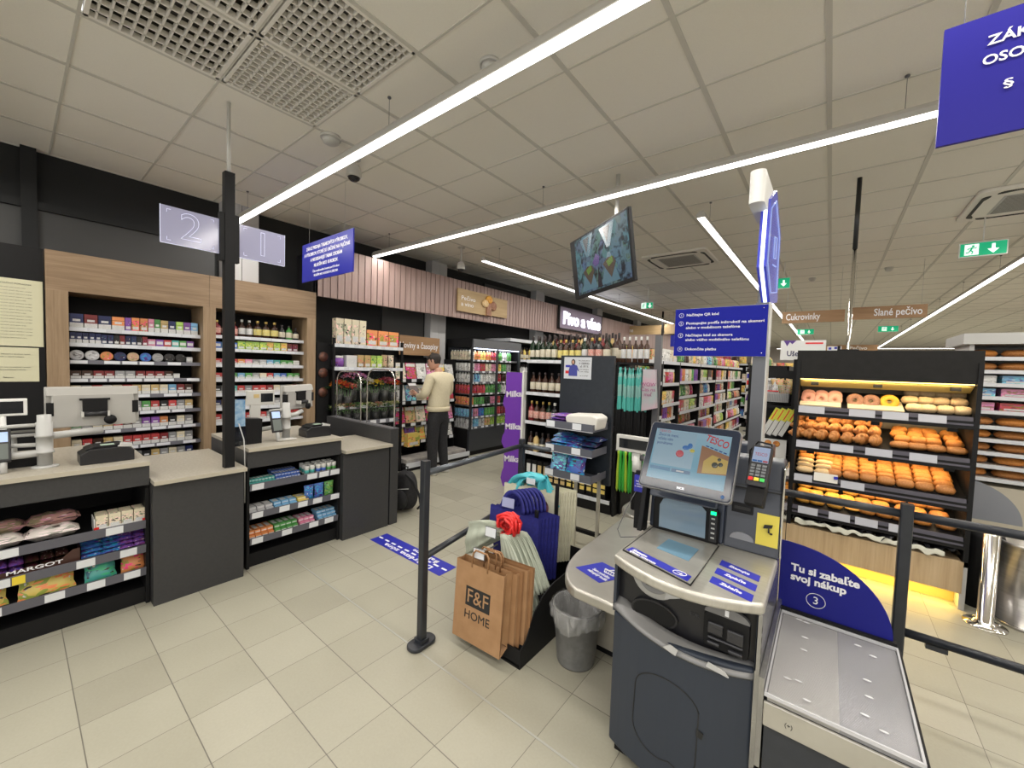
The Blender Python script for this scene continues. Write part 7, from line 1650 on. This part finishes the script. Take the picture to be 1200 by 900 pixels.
# white canopy and bread rack
t = thing('bread_rack', 'open rack of loaves and packaged cakes under a pale canopy at the right edge', 'rack', (1.00, 5.6, 0)); W = 2.4
MB().box(-.05, W, -.05, .7, 1.92, 2.02).obj('canopy', LGREY, t); MB().box(0, W, .58, .6, 0, 1.92).obj('back_panel', mat('rack_back', (.35, .33, .30), .6), t)
for x in (0, W-.03): MB().box(x, x+.03, 0, .6, 0, 1.92).obj('side_panel', LGREY, t)
MB().box(0, W, .0, .6, 0, .62).obj('lower_cabinet', mat('cabinet_cream', (.50, .46, .38), .5), t)
RZ = [1.80, 1.68, 1.56, 1.44, 1.31, 1.17, 1.05, .93, .81, .69]
for i, z in enumerate(RZ):
    sh = MB().box(.03, W-.03, 0, .58, z-.012, z).obj('shelf', WHITE, t); MB().box(.03, W-.03, -.015, 0, z-.028, z+.006).obj('price_rail', RAILW, sh)
    for k in range(10):
        x = 1.10+.22*k
        if i in (2, 3, 4): spawn('food_carton', (x, 5.66, z+.001), .19, .075, .2, 0, f'flat packaged cake, {ordw(k+1)} from left on {ordw(i+1)} rack shelf', 'cake', 'packaged cakes in the bread rack', ['red', 'cream', 'white', 'light blue', 'pink'][(k+i) % 5], name='packaged_cake')
        else: spawn('brown_bread_roll' if (k+i) % 3 else 'bread_roll', (x, 5.64, z+.001), .21, .075, .2, 0, f'loaf of bread, {ordw(k+1)} from left on {ordw(i+1)} rack shelf', 'bread', 'loaves in the bread rack', name='bread_loaf', rot=(0, 0, rnd.uniform(-.1, .1)))

# ------------------------------------------------------------------ hanging aisle signs and background
def aisle_sign(label, x0, x1, y, z0, z1, txt, tx, w, size=None, rods=True, col=SIGNWOOD):
    t = thing('aisle_sign', label, 'sign', ((x0+x1)/2, y, (z0+z1)/2)); ww = (x1-x0)/2; hh = (z1-z0)/2
    MB().box(-ww, ww, 0, .02, -hh, hh).obj('board', col, t); text(txt, size or hh*1.15, (tx-(x0+x1)/2, -.003, 0), ROT_F, LETTER, t, w=w, align='CENTER', bold=.015)
    if rods:
        for s in (-.85, .85): MB().cyl((s*ww, .01, hh), (s*ww, .01, ZC-(z0+z1)/2), .002, n=4).obj('wire', LGREY, t)
aisle_sign('wooden hanging sign reading Cukrovinky, left of the metal pole', -.70, .12, 8.2, 2.45, 2.64, 'Cukrovinky', -.42, .46, .15)
aisle_sign('wooden hanging sign reading Slané pečivo, above the bakery shelf', .16, 1.03, 8.2, 2.47, 2.66, 'Slané pečivo', .72, .52, .15)
LW = wood('light_sign_wood', (.36, .24, .11), (.46, .32, .16), (.54, .40, .22), 0, .6)
aisle_sign('light wooden hanging sign at the far end of the fascia', -5.35, -3.95, 12.0, 2.66, 2.93, 'Mliečne', -5.05, .42, .17, col=LW)
aisle_sign('light wooden hanging sign beside the blue instruction board, partly hidden', -3.9, -2.2, 12.0, 2.66, 2.95, 'Káva, čaj', -2.85, .6, .17, col=LW)
aisle_sign('distant wooden sign just above the bakery shelf top', -.3, 1.3, 20, 2.55, 2.80, 'Pečivo', .75, .5, .18)
t = thing('hanging_sign', 'small distant blue notice board left of the instruction board', 'sign', (-3.1, 11.5, 2.42))
MB().box(-.45, .45, 0, .012, -.16, .16).obj('panel', BLUE, t)
for k in range(4): text(('ZÁKAZ PREDAJA ALKOHOLU', 'A TABAKOVÝCH VÝROBKOV', 'OSOBÁM MLADŠÍM', 'AKO 18 ROKOV')[k], .05, (0, -.002, .10-.065*k), ROT_F, LETTER, t, w=(.7, .7, .5, .4)[k], align='CENTER')
for x in (-.4, .4): MB().cyl((x, .006, .16), (x, .006, ZC-2.42), .0015, n=4).obj('wire', LGREY, t)
t = thing('black_pole', 'thin black pole between the two light wooden signs', 'pole', (-3.93, 11.9, 0)); MB().box(-.02, .02, 0, .04, 0, ZC).obj('pole', BLACK, t)
# wooden picture board with doughnuts on the fascia
t = thing('picture_board', 'light wooden picture board with pastries standing off the fascia', 'sign', (-4.93, 5.30, 2.655), PI/2)
MB().box(-.65, .20, -.03, .0, -.185, .19).obj('board', LW, t); MB().box(.20, .65, -.02, .0, -.17, .17).obj('back_board', LW, t)
text('Pečivo\na víno', .10, (-.58, -.033, -.01), ROT_F, LETTER, t, w=.34)
b = MB(); b.ell((.0, -.05, .02), .085, .03, .07, 16, 8); b.obj('pale_pastry', PALEB, t); b = MB(); b.ell((.22, -.05, .0), .085, .03, .085, 16, 8); b.obj('cocoa_pastry', BROWNI, t); b = MB(); b.ell((.10, -.05, .10), .09, .03, .07, 16, 8); b.obj('yellow_pastry', CHEESE, t); b = MB(); b.box(.04, .16, -.06, -.03, -.185, .04); b.obj('dark_cup', BROWNI, t)
# lit beer and wine sign
t = thing('lit_sign', 'illuminated white Pivo a víno sign on the fascia', 'sign', (-4.93, 8.85, 2.73), PI/2)
MB().box(-1.05, 1.05, -.05, .0, -.24, .24).obj('sign_box', mat('sign_box_lilac', (.22, .17, .24), .5), t)
b = MB(); b.box(-1.07, -1.05, -.06, .0, -.26, .26); b.box(1.05, 1.07, -.06, 0, -.26, .26); b.box(-1.07, 1.07, -.06, 0, .24, .26); b.box(-1.07, 1.07, -.06, 0, -.26, -.24); b.obj('frame', INK, t)
text('Pivo a víno', .42, (0, -.075, -.02), ROT_F, LITW, t, w=1.85, align='CENTER', bold=.01, ext=.015)
arealight('sign_glow', t, (0, -.12, 0), (-PI/2, 0, 0), 1.8, .3, 10, (.75, .8, 1))
# top right blue board
t = thing('hanging_sign', 'large blue hanging sign with white capitals at the top right corner', 'sign', (.45, 1.75, 2.45))
MB().box(-.24, .24, 0, .012, -.17, .17).obj('panel', mat('bright_sign_blue', (.022, .018, .26), .4, spec=.2), t)
text('ZÁKAZ PREDAJA', .036, (-.152, -.002, .095), ROT_F, LETTER, t, w=.30, bold=.02); text('OSOBÁM MLADŠÍM', .036, (-.160, -.002, .042), ROT_F, LETTER, t, w=.32, bold=.02); text('§ 3 zákona', .028, (-.118, -.002, -.035), ROT_F, LETTER, t, w=.235, bold=.01)
for x in (-.2, .2): MB().cyl((x, .006, .17), (x, .006, ZC-2.45), .0015, n=4).obj('wire', LGREY, t)
# distant shelving blocks beyond
for k, (x, y, rz, W, lab) in enumerate(((-.55, 6.2, -PI/2, 0, ''),)): pass
def farrack(x, y, rz, W, lab, seed, H=1.75):
    U = Unit(x, y, rz, W, ''); Z = [H-.05, 1.35, 1.0, .65, .3]
    shelving(U, lab, Z, D=.5, H=H, name='aisle_shelving', rail=RAILW, cards=False, railh=.05)
    R = random.Random(seed)
    for i, z in enumerate(Z):
        n = min(9, int((W-.1)/.2)); cs = [R.choice(['red', 'orange', 'cream', 'white', 'yellow', 'green', 'blue', 'brown', 'pink']) for _ in range(n)]
        fill(U, z, [('snack_bag' if (i+seed) % 2 else 'food_carton', cs, n, ((W-.1)/n-.006, .22, .12))], f'shelf {i+1}, distant rack {seed}', 'groceries on the distant racks')
farrack(-1.55, 14.2, 0, 1.6, 'distant rack closing the long aisle behind the poster stand', 1)
farrack(.2, 6.9, 0, .75, 'distant rack behind the bakery shelf, left part', 2, 1.65)
farrack(-3.9, 13.5, 0, 2.0, 'distant rack near the end of the fascia', 3, 1.9)
farrack(2.2, 14.0, 0, 2.2, 'distant rack behind the open bread rack', 4, 1.9)
farrack(-.95, 8.4, PI/2+PI, 1.8, 'rack on the right side of the long aisle', 5, 1.7)

# ------------------------------------------------------------------ camera, world, view
cam = bpy.data.cameras.new('camera'); co = bpy.data.objects.new('camera', cam); C.objects.link(co)
F_, yaw, pitch, roll = 468.83359, 6.71891420e-01, -4.50194377e-02, 3.23601790e-02
cy_, sy_, cp, sp_ = math.cos(yaw), math.sin(yaw), math.cos(pitch), math.sin(pitch)
fw = Vector((-sy_*cp, cy_*cp, sp_)); rt = Vector((cy_, sy_, 0)); up_ = rt.cross(fw)
r_v = math.cos(roll)*rt+math.sin(roll)*up_; u_v = -math.sin(roll)*rt+math.cos(roll)*up_
co.matrix_world = Matrix.Translation((0, 0, 1.58)) @ Matrix((r_v, u_v, -fw)).transposed().to_4x4()
cam.sensor_width = 36; cam.lens = F_*36/1200; cam.clip_start = .05; cam.clip_end = 100
sc.camera = co
w = bpy.data.worlds.new('world'); sc.world = w; w.use_nodes = True
w.node_tree.nodes['Background'].inputs[0].default_value = (.97, .96, .93, 1); w.node_tree.nodes['Background'].inputs[1].default_value = 3.2
bpy.context.view_layer.update()
for o, wd in FIT:
    d = o.dimensions.x/max(abs(o.matrix_world.to_scale().x), 1e-6)
    if d > 1e-6: o.scale.x = wd/d
bpy.context.view_layer.update()
dg = bpy.context.evaluated_depsgraph_get()
for o in [o for o in bpy.data.objects if o.type == 'FONT']:      # lettering becomes plain mesh
    me = bpy.data.meshes.new_from_object(o.evaluated_get(dg)); nm = o.name
    n = bpy.data.objects.new('lettering', me); C.objects.link(n); n.parent = o.parent; n.location = o.location; n.rotation_euler = o.rotation_euler; n.scale = o.scale
    bpy.data.objects.remove(o); n.name = 'numeral' if nm.startswith('numeral') else 'lettering'
sc.view_settings.view_transform = 'Standard'; sc.view_settings.look = 'None'; sc.view_settings.exposure = EXPO; sc.view_settings.gamma = 1
try: sc.view_settings.use_curve_mapping = False
except Exception: pass
sc.cycles.max_bounces = 8; sc.cycles.diffuse_bounces = 4; sc.cycles.glossy_bounces = 4; sc.cycles.transparent_max_bounces = 12; sc.cycles.transmission_bounces = 6
sc.cycles.use_denoising = True; sc.cycles.caustics_reflective = False; sc.cycles.caustics_refractive = False
sc.cycles.sample_clamp_indirect = 4.
